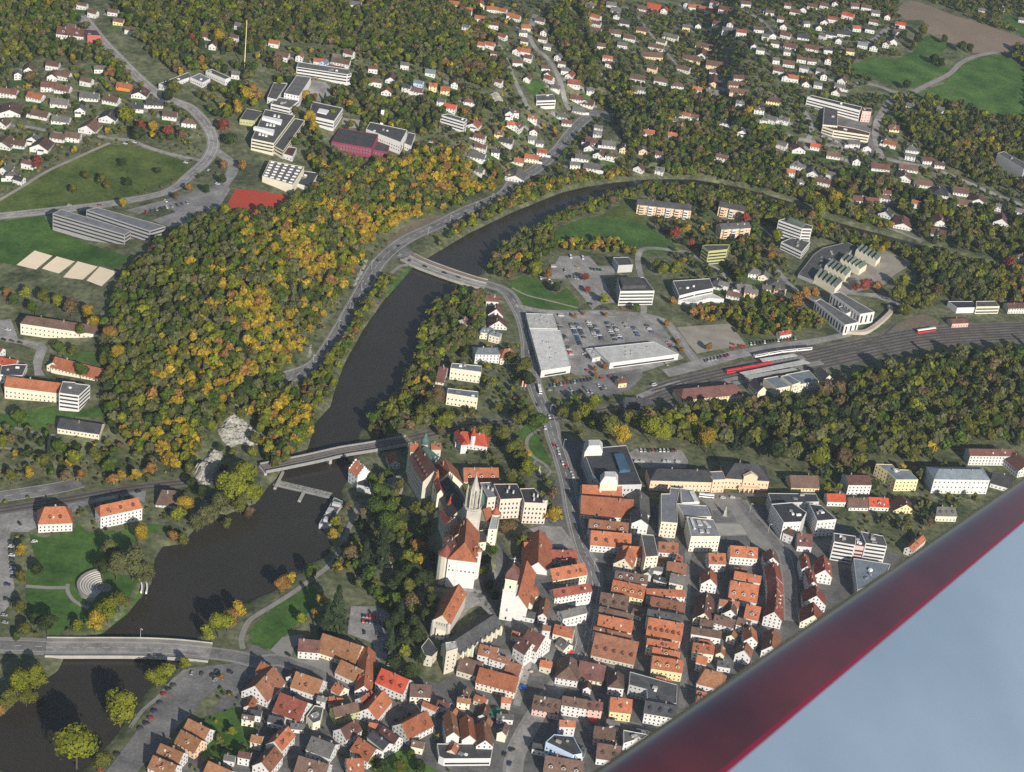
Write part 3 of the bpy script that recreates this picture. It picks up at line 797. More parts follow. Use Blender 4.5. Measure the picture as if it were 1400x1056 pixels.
def flat_block(root, parent, pxs, h, roof='g', wall='w', bands=None, win=None, parapet=.5, z0=None, ztop=None, name='wall', rname='flat_roof', storey=3.3, absz=None, winlimit=60, mask=True, size=(1.2, 1.5), pitch=2.7):
    """flat-roofed block from the photo outline of its roof; absz gives the roof height itself"""
    if absz is None:
        pts = [hit(x, y, h) for x, y in pxs]
        zt = float(np.mean([p[2] for p in pts]))
    else:
        zt = absz
    poly = [tuple(plane(x, y, zt)[:2]) for x, y in pxs]
    a = sum(poly[i][0] * poly[(i + 1) % len(poly)][1] - poly[(i + 1) % len(poly)][0] * poly[i][1] for i in range(len(poly)))
    if a < 0: poly = poly[::-1]
    zb = (zt - h if z0 is None else z0)
    mb = MB()
    for i in range(len(poly)):
        p, q = poly[i], poly[(i + 1) % len(poly)]
        mb.face([(p[0], p[1], zb - 2.5), (q[0], q[1], zb - 2.5), (q[0], q[1], zt), (p[0], p[1], zt)], 0)
    # parapet: inner ring, so the roof sits a little lower than the rim
    ce = np.mean(np.array(poly), axis=0)
    inn = []
    nv = len(poly)
    for i in range(nv):
        p0, p1, p2 = np.array(poly[i - 1]), np.array(poly[i]), np.array(poly[(i + 1) % nv])
        d1, d2 = unit(p1 - p0), unit(p2 - p1)
        n1, n2 = np.array([-d1[1], d1[0]]), np.array([-d2[1], d2[0]])
        bis = n1 + n2
        inn.append(p1 + bis / max(.5, (bis @ n1)) * .35)
    for i in range(nv):
        j = (i + 1) % nv
        mb.face([(*poly[i], zt), (*poly[j], zt), (*inn[j], zt), (*inn[i], zt)], 0)
        mb.face([(*inn[i], zt), (*inn[j], zt), (*inn[j], zt - parapet), (*inn[i], zt - parapet)], 0)
    w = mb.build(name, [MW[wall]], parent)
    rb = MB(); rb.face([(*p, zt - parapet * .8) for p in inn], 0)
    r = rb.build(rname, [MR[roof]], parent)
    if bands:
        for i in range(nv): face_bands(root, w, poly[i], poly[(i + 1) % nv], zb, zt, storey=storey)
    if win:
        left = winlimit
        for i in range(nv):
            if left > 0: left -= face_windows(root, w, poly[i], poly[(i + 1) % nv], zb, zt, storey=storey, limit=left, size=size, pitch=pitch)
    if mask: mask_poly(poly, 1, 2.0)
    return w, r, poly, zt, zb
def flat_house(pxs, h, roof, wall, name='building', cat='building', fixed=None, desc=None, bands=False, win=True, group=None, extras=0, **kw):
    pts = [hit(x, y, h) for x, y in pxs]
    zt = float(np.mean([p[2] for p in pts]))
    c = np.mean([plane(x, y, zt) for x, y in pxs], axis=0)
    root = empty(name, (c[0], c[1], zt - h))
    w, r, poly, zt, zb = flat_block(root, root, pxs, h, roof, wall, bands=bands, win=win and not bands, absz=zt, **kw)
    for k in range(extras):
        f = np.array(poly); wts = rng.dirichlet(np.ones(len(f)) * 2); p = wts @ f
        d = unit(f[1] - f[0])
        eb = MB(); eb.box(p, d, (-d[1], d[0]), random.uniform(1.5, 4), random.uniform(1.2, 2.5), zt - .4, zt + random.uniform(.4, 1.3), 0)
        eb.build(random.choice(['skylight', 'vent_box']), [random.choice([M_WHITE, M_CONC, MR['z']])], r)
    note(root, desc or f"{WALL[wall][0]} flat-roofed building with {ROOF[roof][0]} roof", cat, pix((c[0], c[1], zt)), group, fixed)
    return root, poly, zt, zb
# ------------------------------------------------------------------ old town: ridge line, a point on the eave, ridge height, roof+wall colour, dormers, hip
TILES = {1: (180, 924), 2: (325, 924), 3: (490, 924), 4: (640, 924), 5: (790, 924), 6: (325, 830), 7: (490, 830), 8: (640, 830), 9: (790, 830), 10: (930, 830), 11: (680, 720), 12: (800, 720), 13: (930, 720), 14: (1040, 720), 15: (770, 590), 16: (880, 620)}
OLD = [
(1,630,470,850,580,570,590,11.5,'tw',0,0),(1,550,590,755,700,475,715,11.5,'tP',1,0),(1,325,740,560,840,275,865,11.5,'tw',1,0),(1,245,870,490,975,185,1000,11.5,'tw',1,0),(1,850,935,1090,1040,795,1060,11,'tw',0,0),
(6,195,855,385,655,340,1000,14,'ow',1,0),(6,265,592,365,650,205,700,12,'ow',0,0),(6,650,705,925,800,595,865,12,'tw',1,0),(2,475,185,755,290,405,385,13,'rw',2,0),
(6,680,345,900,365,630,470,12,'mw',0,0),(6,945,290,1345,420,900,490,13,'tc',0,0),(6,1140,580,1365,685,1090,715,11,'tw',0,0),
(7,105,440,60,850,150,830,11,'ow',0,0),(7,20,745,125,790,5,845,9.5,'Rp',0,0),
(2,1085,65,1165,125,1020,140,9,'oc',0,0),(2,880,215,970,235,850,260,8,'gw',0,0),(2,1050,345,1300,285,1080,440,11,'bY',0,0),(2,1130,575,1290,475,1180,700,12,'mw',1,0),(2,820,660,1060,750,765,805,11,'gw',0,0),
(2,680,875,990,965,630,1045,12,'bw',1,0),(2,405,710,545,555,500,790,13,'ow',2,0),(2,265,940,405,770,350,1045,13,'ow',2,0),(3,10,670,190,795,100,930,13,'ow',2,0),(2,1370,900,1200,905,1100,1060,11,'ow',0,0),
(7,265,672,550,790,235,835,14,'Rw',3,0),(3,580,88,790,100,560,215,12,'bc',1,0),(3,480,520,740,382,540,685,13,'ow',2,0),(3,110,350,270,160,185,490,12,'ow',1,0),(3,20,240,140,165,100,290,9,'rw',0,0),
(3,275,545,440,665,235,640,12,'mw',1,0),(3,165,600,330,735,120,680,11,'dw',0,0),(3,1040,612,1005,390,1105,690,14,'tw',0,0),(3,1215,645,1190,430,1282,735,13,'ow',0,0),(4,188,700,165,490,262,745,13,'ow',0,0),
(8,140,660,545,765,95,815,13,'oc',0,0),(8,440,580,585,640,400,700,12,'ow',0,0),(8,140,395,320,455,70,500,12,'ow',1,0),(8,260,490,450,570,240,560,12,'ow',1,0),(7,1130,535,1350,612,1085,680,11,'bs',0,0),
(8,835,345,680,200,735,475,16,'mw',0,0),(8,690,425,580,300,600,500,14,'mw',0,0),(8,825,185,900,215,765,240,10,'ow',0,0),(8,965,155,1150,270,905,275,12,'oc',0,0),(11,705,893,945,895,660,1015,11,'gw',0,0),
(8,1100,650,1115,540,1195,810,13,'bw',0,.6),(9,35,585,300,640,8,760,11,'mc',0,0),(9,430,695,430,790,500,870,12,'bw',0,.5),(4,735,208,1010,262,697,348,12,'bp',4,0),(4,1045,218,1295,260,1035,312,13,'bw',0,0),(5,90,268,270,290,78,352,12.5,'mp',2,0),
(5,370,232,590,258,335,372,14,'oy',1,0),(5,755,272,1075,325,690,392,14,'dw',3,0),(5,195,548,410,578,115,650,12,'bp',0,0),(5,230,735,470,770,198,890,12,'bw',2,0),(4,1010,482,1170,492,990,545,13,'ow',0,0),(4,860,872,1258,932,828,1040,12,'bw',3,0),
(9,210,280,655,380,160,510,15,'os',5,0),(9,190,210,580,305,175,255,12,'ow',0,0),(9,245,82,600,150,205,200,13.5,'oc',0,0),(12,185,718,475,760,165,865,12,'bw',3,0),(12,175,872,520,960,150,935,11,'bw',0,0),(12,320,582,655,650,293,712,13,'oy',4,0),(12,345,482,680,530,318,572,14,'bw',3,0),
(12,430,345,480,215,500,480,14,'oc',0,0),(12,425,207,615,222,430,320,14,'oc',0,0),(12,80,42,495,78,65,190,14,'ow',4,0),(15,300,955,705,1000,285,1062,14,'ow',3,0),(15,215,698,755,745,210,895,14,'oc',0,0),(15,222,580,630,600,212,690,14,'oc',0,0),(15,840,832,830,640,935,800,13,'gc',0,0),(15,850,957,838,840,925,1010,15,'dw',0,0),
(12,815,163,1015,178,800,270,12,'ow',2,0),(12,912,378,1105,405,898,492,12,'oc',0,0),(12,948,507,1092,540,935,603,11,'gc',0,0),(12,1000,318,1065,326,990,370,10,'rw',1,0),(12,685,675,1085,695,678,745,12,'ow',0,0),(12,735,765,1085,830,715,890,13,'oc',2,0),
(9,790,112,1150,180,750,290,15,'op',6,0),(9,780,22,1150,85,765,100,14,'kc',0,0),(9,772,342,1092,395,762,412,12,'oc',1,0),(9,832,437,1115,490,822,512,12,'oc',1,0),(9,832,532,1150,582,800,655,14,'oy',3,0),
(13,320,288,490,293,300,398,13,'ow',2,0),(13,560,207,840,228,568,318,13,'ow',2,0),(13,330,568,325,450,395,590,13,'ow',0,0),(13,265,940,288,715,355,960,12,'mc',1,0),(13,610,487,880,540,597,560,14,'ow',0,0),(13,565,588,855,640,580,780,14,'ow',3,0),(13,440,792,640,822,430,860,11,'ow',0,0),(13,735,845,880,880,700,985,12,'ow',1,0),
(13,1015,335,990,245,1080,415,13,'mw',0,0),(13,1050,545,1022,385,1115,608,14,'rw',0,0),(13,1058,675,1050,560,1125,762,14,'rw',0,0),(13,1050,800,1057,690,1115,893,14,'rw',3,0),(13,1030,930,1048,812,1105,1040,14,'rw',3,0),
(14,410,72,560,85,340,195,12,'mw',1,0),(14,512,428,482,292,545,440,13,'rw',0,0),(14,580,598,545,458,608,605,13,'rw',1,0),(14,612,752,600,640,705,838,14,'rw',0,0),(14,585,965,577,828,672,905,13,'rc',0,0),(14,705,468,690,312,775,530,13,'rw',2,0),
(11,455,325,450,95,585,365,15,'ow',0,0),(11,300,168,450,172,295,270,13,'ow',0,0),(11,595,252,862,262,590,345,11,'rc',0,0),(11,705,356,890,372,700,405,10,'ow',0,0),(11,598,408,935,450,578,590,13,'oc',3,0),(11,628,632,995,668,608,775,13,'rw',2,0),(11,530,778,500,945,548,940,9,'tw',0,0),(8,1020,320,1100,420,900,340,8,'gc',0,0),
(10,270,62,275,-20,355,130,11,'bY',0,0),(10,230,125,365,150,205,195,10,'bw',0,0),(10,140,215,445,265,120,285,11,'bw',0,0),(10,155,388,370,420,148,480,12,'oc',2,0),(10,195,525,300,550,175,600,11,'ow',0,0),(10,275,675,455,720,175,825,12,'tw',0,.4),(10,555,25,560,-60,610,110,12,'bw',0,0),(10,390,80,600,140,370,165,10,'bw',0,0),(10,640,110,770,150,625,185,10,'bw',0,0),(10,770,205,785,320,800,420,11,'ow',0,0),(10,725,385,700,470,740,640,12,'ow',0,0),(10,1035,40,1045,-30,1110,140,13,'rw',0,0),(10,1025,235,1000,420,1095,330,12,'ow',0,0),(10,200,970,330,1010,160,1056,11,'ow',0,0),
]
for r in OLD:
    r = list(r)
    if r[8][0] == 'o' and random.random() < .38: r[8] = 'n' + r[8][1]
    ox, oy = TILES[r[0]]
    f = lambda x, y: (ox + x / 8, oy + y / 8)
    gabled(*f(r[1], r[2]), *f(r[3], r[4]), *f(r[5], r[6]), r[7], r[8], dorm=r[9], hip=r[10], pitch={'d': 34, 'g': 36, 'k': 25}.get(r[8][0], 43))

# ------------------------------------------------------------------ further single houses, 4x tiles
MID = [
# right quarter
(1050,528,4,125,487,270,490,118,550,10,'by',0,0,36),(1050,528,4,432,487,552,487,437,537,14,'mw',0,0,26),(1050,528,4,325,587,420,590,328,628,8.5,'Rw',0,0,36),(1050,528,4,440,610,540,612,440,660,8,'bw',0,0,36),(1050,528,4,555,607,655,612,560,655,8.5,'Rw',1,0,36),(1050,528,4,757,645,735,600,790,672,9,'my',0,0,44),(1050,528,4,925,660,1025,662,920,705,11,'gc',3,.25,50),(1050,528,4,1105,342,1340,345,1118,378,13,'mw',0,0,32),(1050,528,4,1330,350,1420,425,1300,400,12,'mw',0,0,32),(1050,528,4,1235,472,1340,500,1285,545,10,'dw',0,0,36),(1050,528,4,775,878,845,815,850,850,8,'ow',0,0,40),(1050,528,4,100,770,150,790,90,800,11,'bw',0,0,40),
# left bank villas and hospital
(0,528,4,244,662,356,656,240,748,16,'ow',2,.55,45),(0,528,4,548,652,752,610,500,720,16,'ow',3,.3,45),(0,528,4,885,566,958,572,838,645,10,'bw',0,.4,42),(0,528,4,335,177,552,205,318,226,8.5,'dc',0,0,30),
(0,400,5.83,450,530,810,590,468,606,8.5,'oc',0,0,38),(0,400,5.83,425,560,460,520,480,600,8.5,'oc',0,0,38),(0,400,5.83,-30,425,20,445,-20,470,9,'rw',0,0,38),(0,400,5.83,-20,515,130,532,-30,560,9,'Rw',0,0,38),
# right bank by the road bridge
(350,264,4,1215,846,1310,846,1212,880,12,'uw',0,.5,24),(350,264,4,1360,852,1395,850,1332,900,12,'oc',0,.8,40),(350,264,4,1005,948,1046,956,962,1032,10,'mw',0,0,40),(350,264,4,1262,556,1325,560,1258,588,9,'mw',0,0,42),(350,264,4,1315,634,1318,604,1350,655,9,'mw',0,0,44),(350,264,4,1328,698,1322,664,1365,720,9,'mw',0,0,44),(350,264,4,1130,690,1150,680,1165,712,6,'mw',0,0,42),(350,264,4,1240,735,1285,740,1236,760,9,'uc',0,.4,25),(350,264,4,1292,755,1330,765,1290,775,9,'uc',0,.4,25),
(350,528,4,1140,446,1320,446,1145,518,10,'ow',3,0,44),(350,528,4,675,932,745,934,675,975,6,'bw',0,0,36),(350,528,4,742,356,762,405,790,430,8,'ow',0,0,40),
(700,410,5.83,910,776,1105,790,945,866,10.5,'dc',0,0,40),(700,528,4,935,15,1222,-12,1012,64,11.5,'my',0,.5,32),(700,410,5.83,842,628,905,622,838,664,7.5,'my',0,0,34),
(1050,264,4,62,758,120,748,66,778,7,'Rw',0,0,36),(1050,264,4,1310,600,1420,600,1320,630,9,'mw',0,0,30),(1050,264,4,1000,688,1085,684,1010,712,7,'mp',0,0,24),
# upper quarter
(0,0,4,318,150,460,152,330,186,10,'mw',2,0,36),
]
for r in MID:
    ox, oy, s = r[:3]
    f = lambda x, y: (ox + x / s, oy + y / s)
    gabled(*f(r[3], r[4]), *f(r[5], r[6]), *f(r[7], r[8]), r[9], r[10], dorm=r[11], hip=r[12], pitch=r[13], group='houses and villas')

# ------------------------------------------------------------------ outer quarters, 4x tiles: x y length colour
FAR = {
(0, 0): "450,20,60,bw 510,60,55,bw 620,55,60,bw 650,105,60,by 712,155,55,bw 390,135,40,bw 1140,130,40,bw 1165,235,60,mw 1140,185,110,mw 1285,195,50,bw 1310,130,50,gw 160,360,90,bw 290,345,75,mw 290,400,80,bw 345,395,90,bw 100,395,50,gw 545,365,65,gw 475,430,70,bw 270,455,95,mw 345,470,90,mw 45,490,110,mw 195,515,95,ow 325,545,100,gw 490,510,110,gw 610,530,95,bw 680,460,85,oO 770,495,90,bw 845,550,100,dw 745,570,90,dw 930,615,85,bw 1035,655,85,bw 600,620,100,dw 495,675,105,bw 335,640,105,gw 220,610,110,bw 60,585,120,bw 15,660,70,bw 440,585,60,gw 320,735,90,bw 400,730,90,bw 30,765,110,bw 100,770,100,bw 230,775,110,bw 180,745,60,gw 30,910,70,gw 65,945,70,gw 150,880,60,mw 105,970,60,dw 1290,395,40,gw",
(350, 0): "100,225,60,ow 145,290,80,bw 240,300,55,ow 345,325,60,ow 375,335,40,uB 440,365,90,mw 510,280,60,mw 465,325,110,bw 440,300,40,gw 540,10,80,gw 640,365,55,mw 655,435,75,bw 740,415,90,bw 715,485,60,rw 815,345,50,gw 955,385,60,uw 890,445,55,uB 825,470,50,dw 880,485,70,bw 970,460,45,oy 1035,480,55,oy 1085,445,60,bw 1015,545,35,gw 1065,575,70,Rw 1165,545,70,mw 1195,670,70,rw 1225,740,70,mw 1230,795,70,mw 1210,840,100,gw 1330,720,45,by 1370,760,80,dw 1395,670,40,ow 1310,820,50,dw 1085,10,60,ow 1160,45,55,ow 1225,10,80,oy 1290,40,60,ow 1345,50,60,ow 1225,90,60,ow 1390,75,40,ow 1300,125,60,mw 1350,190,50,rw 1280,235,60,ow 1305,285,45,mw 1150,140,30,gw 1235,235,40,ow 1330,440,45,mw 1385,605,50,gw 1225,925,40,gw 1385,950,40,bw",
(700, 0): "20,85,60,ow 75,140,55,oc 60,170,50,gw 155,100,55,bw 70,215,45,bw 175,165,45,gw 170,205,50,bw 195,245,45,gw 30,265,60,ow 75,270,60,ow 90,305,45,mw 30,330,60,bw 255,300,40,gw 275,340,45,bw 290,375,40,gw 185,360,50,bw 195,395,45,bw 205,420,55,rw 85,420,50,bw 240,470,55,gw 320,400,65,rw 340,440,75,rw 430,485,45,gw 355,525,80,mw 410,550,90,mw 370,590,80,gw 15,605,50,bw 115,635,55,ow 275,625,60,gw 300,660,60,mw 30,680,50,mw 120,705,40,mw 110,750,50,gw 150,770,40,gw 110,850,85,oc 165,820,60,ow 40,870,60,ow 25,945,110,gw 475,690,50,gw 470,720,50,gw 440,760,80,mw 425,790,60,gw 530,775,80,gw 615,800,50,gy 715,810,50,gP 810,835,55,mw 480,830,60,bw 540,840,60,bw 385,850,80,gw 345,890,60,gc 440,900,100,gw 1150,850,70,mw 750,715,65,ow 880,730,60,ow 890,650,40,gw 955,620,40,ow 1000,630,50,mw 700,905,60,bw 810,920,50,gw 460,85,60,ow 460,120,60,mw 455,155,75,bw 565,165,75,bw 615,115,65,dw 575,80,45,gw 430,20,60,gw 545,15,60,gw 570,45,60,gw 715,35,60,bw 780,25,80,Rr 835,45,50,Rw 645,195,70,bw 605,235,60,gw 495,240,60,bw 525,310,60,ow 535,340,50,mw 715,155,70,by 870,190,90,gc 955,140,45,gy 820,220,55,gc 765,290,130,bP 790,245,90,bw 770,365,55,bP 985,310,110,bP 1070,245,140,bP 1040,280,110,bw 1120,340,120,bP 940,365,80,bw 1105,430,150,bP 1230,450,100,bP 1245,490,110,bP 1110,385,60,bw 1240,415,60,mw 690,415,90,bw 815,430,75,bw 905,455,75,bw 710,480,65,gw 1015,480,55,ow 1100,495,80,gw 1250,555,50,gw 1355,590,60,bw 1380,640,40,gw 985,30,45,ow 1015,28,45,ow 1045,38,45,ow 1080,48,50,ow 1170,40,80,mw 1280,10,60,bw 1110,10,50,mw 1255,165,60,rw 1350,150,60,bw 1200,120,60,bw 1130,120,60,mw 1180,155,60,gw 1325,240,50,gw 1360,265,50,gw 960,15,40,gw 1020,130,40,gw 1390,50,40,gw 1390,190,40,gw 1170,660,60,dw 1260,710,50,gw",
(1050, 0): "150,55,60,bw 195,40,50,bw 245,25,60,bw 440,75,70,Rw 310,105,70,bw 355,95,60,rw 90,130,60,bw 210,120,40,gw 20,180,60,gw 100,180,60,mw 195,190,70,dw 125,240,75,mw 240,250,90,mw 40,230,50,bw 105,275,40,gw 330,265,50,dw 350,180,60,dw 305,185,40,gw 410,170,90,dw 485,145,50,ow 580,110,55,bw 655,80,50,rw 725,125,60,Rw 560,150,55,dw 690,210,70,gw 650,230,50,bw 580,245,70,dw 520,235,60,uw 450,270,50,by 390,210,40,gw 185,315,55,bw 240,325,55,bw 115,335,70,bw 330,320,40,ow 200,365,50,gw 60,375,60,mw 100,410,60,mw 140,415,60,ow 205,440,70,mw 275,455,50,gw 410,425,70,bw 395,465,60,gw 375,490,50,mw 305,405,30,gw 290,380,50,gw 30,535,80,by 25,640,60,gw 90,645,60,gw 45,320,30,gw 10,60,50,bw 70,95,40,bw 540,30,60,bw 480,20,60,bw 310,20,50,bw 370,10,40,mw 110,20,40,mw 590,60,50,gw 280,140,40,bw 710,165,50,bw 690,690,60,my 670,775,75,ow 645,755,50,gw 785,800,70,gw 780,845,60,gw 875,865,65,mw 940,890,60,bw 615,900,110,mw 770,905,110,bw 745,950,85,bw 850,990,110,bw 940,1030,100,dw 1055,1030,90,bw 165,795,80,bw 260,790,55,Rw 360,835,80,bw 485,865,40,gw 160,890,70,gw 245,930,65,gw 350,945,60,gw 80,780,60,gw 125,930,50,ow 180,985,40,gw 305,980,90,mw 470,770,70,gw 545,795,50,gw 650,1045,50,mw 780,570,40,gw 945,590,40,gw 1280,30,50,bw 1170,50,40,gw 1390,100,40,gw",
(1050, 264): "500,20,80,mw 570,30,80,mw 640,15,70,bw 650,95,75,dw 740,150,110,mw 940,135,90,mw 940,205,100,mw 810,45,50,ow 1070,40,100,bw 1150,20,90,bw 1270,65,50,gw 1280,130,90,mw 1385,90,60,gw 1385,200,60,gw 1385,340,60,gw 45,485,110,gc 70,520,60,gP",
(700, 264): "1115,475,90,dw 1160,490,60,gw 1270,505,90,gw 1310,530,80,gP 1215,545,80,bw 1330,420,80,gw 1380,440,60,gc 1395,510,40,gy",
}
_far = []
for (ox, oy), txt in FAR.items():
    for w in txt.split():
        x, y, l, c = w.split(',')
        _far.append((ox + float(x) / 4, oy + float(y) / 4, float(l) / 4, c))
_far.sort(key=lambda r: -r[1])
N_NEAR_HOUSES = sum(1 for t in THINGS if t['cat'] == 'house')
_keep = 318 - N_NEAR_HOUSES
for k, (x, y, l, c) in enumerate(_far[:_keep]):
    small_house(x, y, l, c, gable=random.random() < .22)
FAR_REST = _far[_keep:]
# ------------------------------------------------------------------ small annexes in the yards of the old town
_yard = np.array([plane(x, y)[:2] for x, y in [(345,925),(470,925),(560,930),(600,950),(690,880),(745,790),(800,690),(880,720),(950,750),(1060,770),(1100,830),(960,1040),(300,1056)]])
_n = 0
for _t in range(3000):
    if _n >= 64: break
    p = np.array([random.uniform(_yard[:, 0].min(), _yard[:, 0].max()), random.uniform(_yard[:, 1].min(), _yard[:, 1].max())])
    if sdf_poly(p[None], _yard)[0] > 0: continue
    L_, W_ = random.uniform(6, 11), random.uniform(4.5, 7)
    a = -.12 + random.gauss(0, .12) + random.choice((0, 0, math.pi / 2)); u = np.array([math.cos(a), math.sin(a)]); n = np.array([-u[1], u[0]])
    q = np.array([p + u * sx * (L_ / 2 - .5) * f + n * sy * (W_ / 2 - .5) * f for sx, sy in ((-1, -1), (1, -1), (1, 1), (-1, 1)) for f in (1, .5)] + [p])
    if masked(q[:, 0], q[:, 1]).any() or not masked(*(p + np.array([[0], [0]]).ravel() + np.array([0, 13])), 1) and not masked(*(p + np.array([9, 0])), 1) and not masked(*(p + np.array([-9, 0])), 1): continue
    g = float(Z(*p)); hr = random.uniform(5.5, 9); code = random.choice(['bw', 'mw', 'ow', 'gw', 'tc', 'kw', 'rw', 'bc', 'dw', 'os'])
    root = empty('outbuilding', (p[0], p[1], g)); hw = W_ / 2; ze = max(g + 2.4, g + hr - hw * .8)
    roof_body(root, p - u * L_ / 2, p + u * L_ / 2, hw, g + hr, ze, g - 2, code[0], code[1], near=True, chim=1 if random.random() < .3 else 0, winlimit=6)
    note(root, f"small {WALL[code[1]][0]} annex with {ROOF[code[0]][0]} roof", 'outbuilding', pix((p[0], p[1], g + hr * .7)), 'yard buildings of the old town')
    _n += 1
# ------------------------------------------------------------------ landmarks
def lm(name, label, cat, p, group=None):
    o = empty(name, tuple(p)); note(o, None, cat, pix(p), group, label); return o
def cg(root, P, r, zr, zb, roof, wall, pitch=44, hip=0.0, win=True, dorm=0, chim=1, parent=None, names=('wall', 'roof'), ze=None, winlimit=40, storey=3.4, dormm=None, pitchw=2.7):
    """pitched body with absolute heights; r = ridge x1 y1 x2 y2 and eave point in the tile of P"""
    A, B = plane(*P(r[0], r[1]), zr), plane(*P(r[2], r[3]), zr)
    tanp = math.tan(math.radians(pitch))
    hw = min(17, slope_solve(A, B, P(r[4], r[5]), tanp))
    ee = zr - hw * tanp if ze is None else ze
    return roof_body(root, A, B, hw, zr, max(ee, zb + 2), zb, roof, wall, hip=hip * hw, near=win, win=win, dorm=dorm, chim=chim, parent=parent, names=names, winlimit=winlimit, storey=storey, dormm=dormm, pitch=pitchw)
def tl(ox, oy, s): return lambda x, y: (ox + x / s, oy + y / s)
def fb(root, P, pts, zt, zb, roof, wall, **kw):
    return flat_block(root, kw.pop('parent', root), [P(*q) for q in pts], zt - zb, roof, wall, absz=zt, **kw)

# --- castle
K, S, U, V = tl(350, 528, 4), tl(560, 580, 6.36), tl(560, 740, 6.36), tl(547, 581, 2.967)
castle = lm('castle', 'sprawling hilltop castle with orange roofs, square tower with stone spire above the river', 'castle', plane(615, 700, 22))
castle.location = tuple(plane(615, 700, 22)); castle.location[2] = 22
cw = castle.location
cg(castle, K, (905, 335, 978, 458, 842, 398), 46, 10, 'm', 's', 48, dorm=6, names=('north_wing', 'north_roof'), winlimit=40)
cg(castle, S, (305, 292, 350, 410, 418, 405), 47, 16, 'o', 'c', 46, names=('gable_house', 'roof'), winlimit=16)
cg(castle, S, (135, 190, 255, 285, 190, 300), 44, 20, 'C', 's', 40, names=('court_wing', 'copper_roof'), winlimit=10, chim=0)
cg(castle, S, (190, 165, 272, 165, 196, 215), 45, 20, 'o', 's', 45, names=('cross_wing', 'roof'), winlimit=10)
cg(castle, S, (5, 165, 72, 165, 0, 235), 45, 12, 'o', 's', 45, names=('cross_wing', 'roof'), winlimit=10)
cg(castle, S, (330, 455, 478, 700, 235, 600), 46, 8, 'd', 's', 46, names=('middle_wing', 'slate_roof'), winlimit=30)
cg(castle, S, (345, 690, 392, 800, 262, 762), 38, 2, 'r', 's', 48, names=('river_tower', 'roof'), winlimit=12)
cg(castle, V, (272, 368, 262, 478, 319, 455), 46, 1, 'o', 'w', 52, hip=.28, names=('south_wing', 'south_roof'), winlimit=50, dorm=3)
cg(castle, V, (205, 446, 234, 488, 178, 466), 40, 1, 'm', 's', 40, hip=.4, names=('west_tower_block', 'roof'), winlimit=24)
fb(castle, V, [(322, 428), (356, 424), (350, 476), (318, 478)], 31, 4, 'k', 'c', name='link_wing', rname='flat_roof', win=True, winlimit=8)
cg(castle, V, (345, 543, 412, 566, 340, 556), 13, 4, 'o', 'c', 40, names=('lane_wall', 'lane_roof'), winlimit=4, chim=0)
cg(castle, V, (300, 470, 322, 500, 312, 512), 40, 2, 'o', 'w', 50, hip=.5, names=('corner_bay', 'roof'), winlimit=6, chim=0)
cg(castle, V, (246, 400, 236, 440, 222, 432), 42, 6, 'r', 's', 50, names=('court_bay', 'roof'), winlimit=4)
cg(castle, V, (150, 205, 165, 262, 140, 235), 44, 8, 'r', 'c', 60, names=('oriel_bay', 'roof'), winlimit=6, chim=0)
cg(castle, S, (640, 738, 702, 722, 655, 850), 42, 14, 'o', 'c', 46, names=('east_wing', 'roof'), winlimit=10)
fb(castle, K, [(1293, 700), (1334, 704), (1318, 782), (1272, 782)], 38, 8, 'L', 'c', name='gallery_wall', rname='gallery_roof', mask=True, win=True, winlimit=12)
fb(castle, K, [(1215, 795), (1272, 805), (1265, 852), (1208, 846)], 26, 6, 'k', 'c', name='gatehouse', rname='flat_roof', win=True, winlimit=6)
# main tower
c = plane(*S(548, 705), 53); ax = unit(plane(640, 775, 24)[:2] - plane(598, 672, 24)[:2]); an = np.array([-ax[1], ax[0]])
b = MB(); b.box(c, ax, an, 10.5, 10.5, 10, 52); b.build('tower_shaft', [M_STONE], castle)
b = MB(); b.lathe(c, [(5.6, 51), (6.6, 52.2), (6.6, 53.6), (6.2, 53.6), (6.2, 52.6), (0, 52.6)], 16); b.build('tower_gallery', [M_STONE], castle)
b = MB(); b.lathe(c, [(4.3, 52.6), (4.2, 63.5), (4.7, 64.2), (4.7, 65), (0, 65)], 8); t_ = b.build('tower_lantern', [M_STONE], castle)
for k in range(8):
    a = math.pi * 2 * (k + .5) / 8
    o = bpy.data.objects.new('window', WIN_ME); o.location = (c[0] + 3.95 * math.cos(a) - cw[0], c[1] + 3.95 * math.sin(a) - cw[1], 58 - cw[2]); o.rotation_euler = (0, 0, a - math.pi / 2); o.scale = (1.3, 1, 6.5); COL.objects.link(o); o.parent = t_
    p = (c[0] + 5.2 * math.cos(a), c[1] + 5.2 * math.sin(a))
    b = MB(); b.lathe(p, [(.7, 53), (.7, 66), (0, 69.5)], 4, rot=a); b.build('pinnacle', [M_STONE], castle)
b = MB(); b.lathe(c, [(4.0, 65), (2.2, 71), (.25, 78.5), (.2, 81), (0, 81.2)], 8); b.build('tower_spire', [M_STONE], castle)
# turrets
def turret(root, p, r, z0, z1, z2, wallm, roofm, onion=False, n=12):
    b = MB(); b.lathe(p, [(r, z0), (r, z1), (0, z1)], n); w = b.build('turret', [wallm], root)
    b = MB()
    h = z2 - z1
    b.lathe(p, [(r * 1.15, z1)] + ([(r * 1.25, z1 + h * .25), (r * .6, z1 + h * .5), (r * .55, z1 + h * .6), (r * .15, z1 + h * .75)] if onion else [(r * .5, z1 + h * .5)]) + [(0, z2)], n)
    b.build('turret_roof', [roofm], w)
turret(castle, plane(*S(132, 175), 42), 2.6, 18, 43, 54, M_STONE, MR['C'], True)
turret(castle, plane(*S(240, 470), 42), 2.4, 12, 40, 50, MW['c'], MR['o'])
turret(castle, plane(*S(350, 700), 38), 2.0, 10, 38, 46, M_STONE, MR['R'])
turret(castle, plane(*S(400, 760), 34), 2.2, 8, 34, 41, M_STONE, MR['r'])
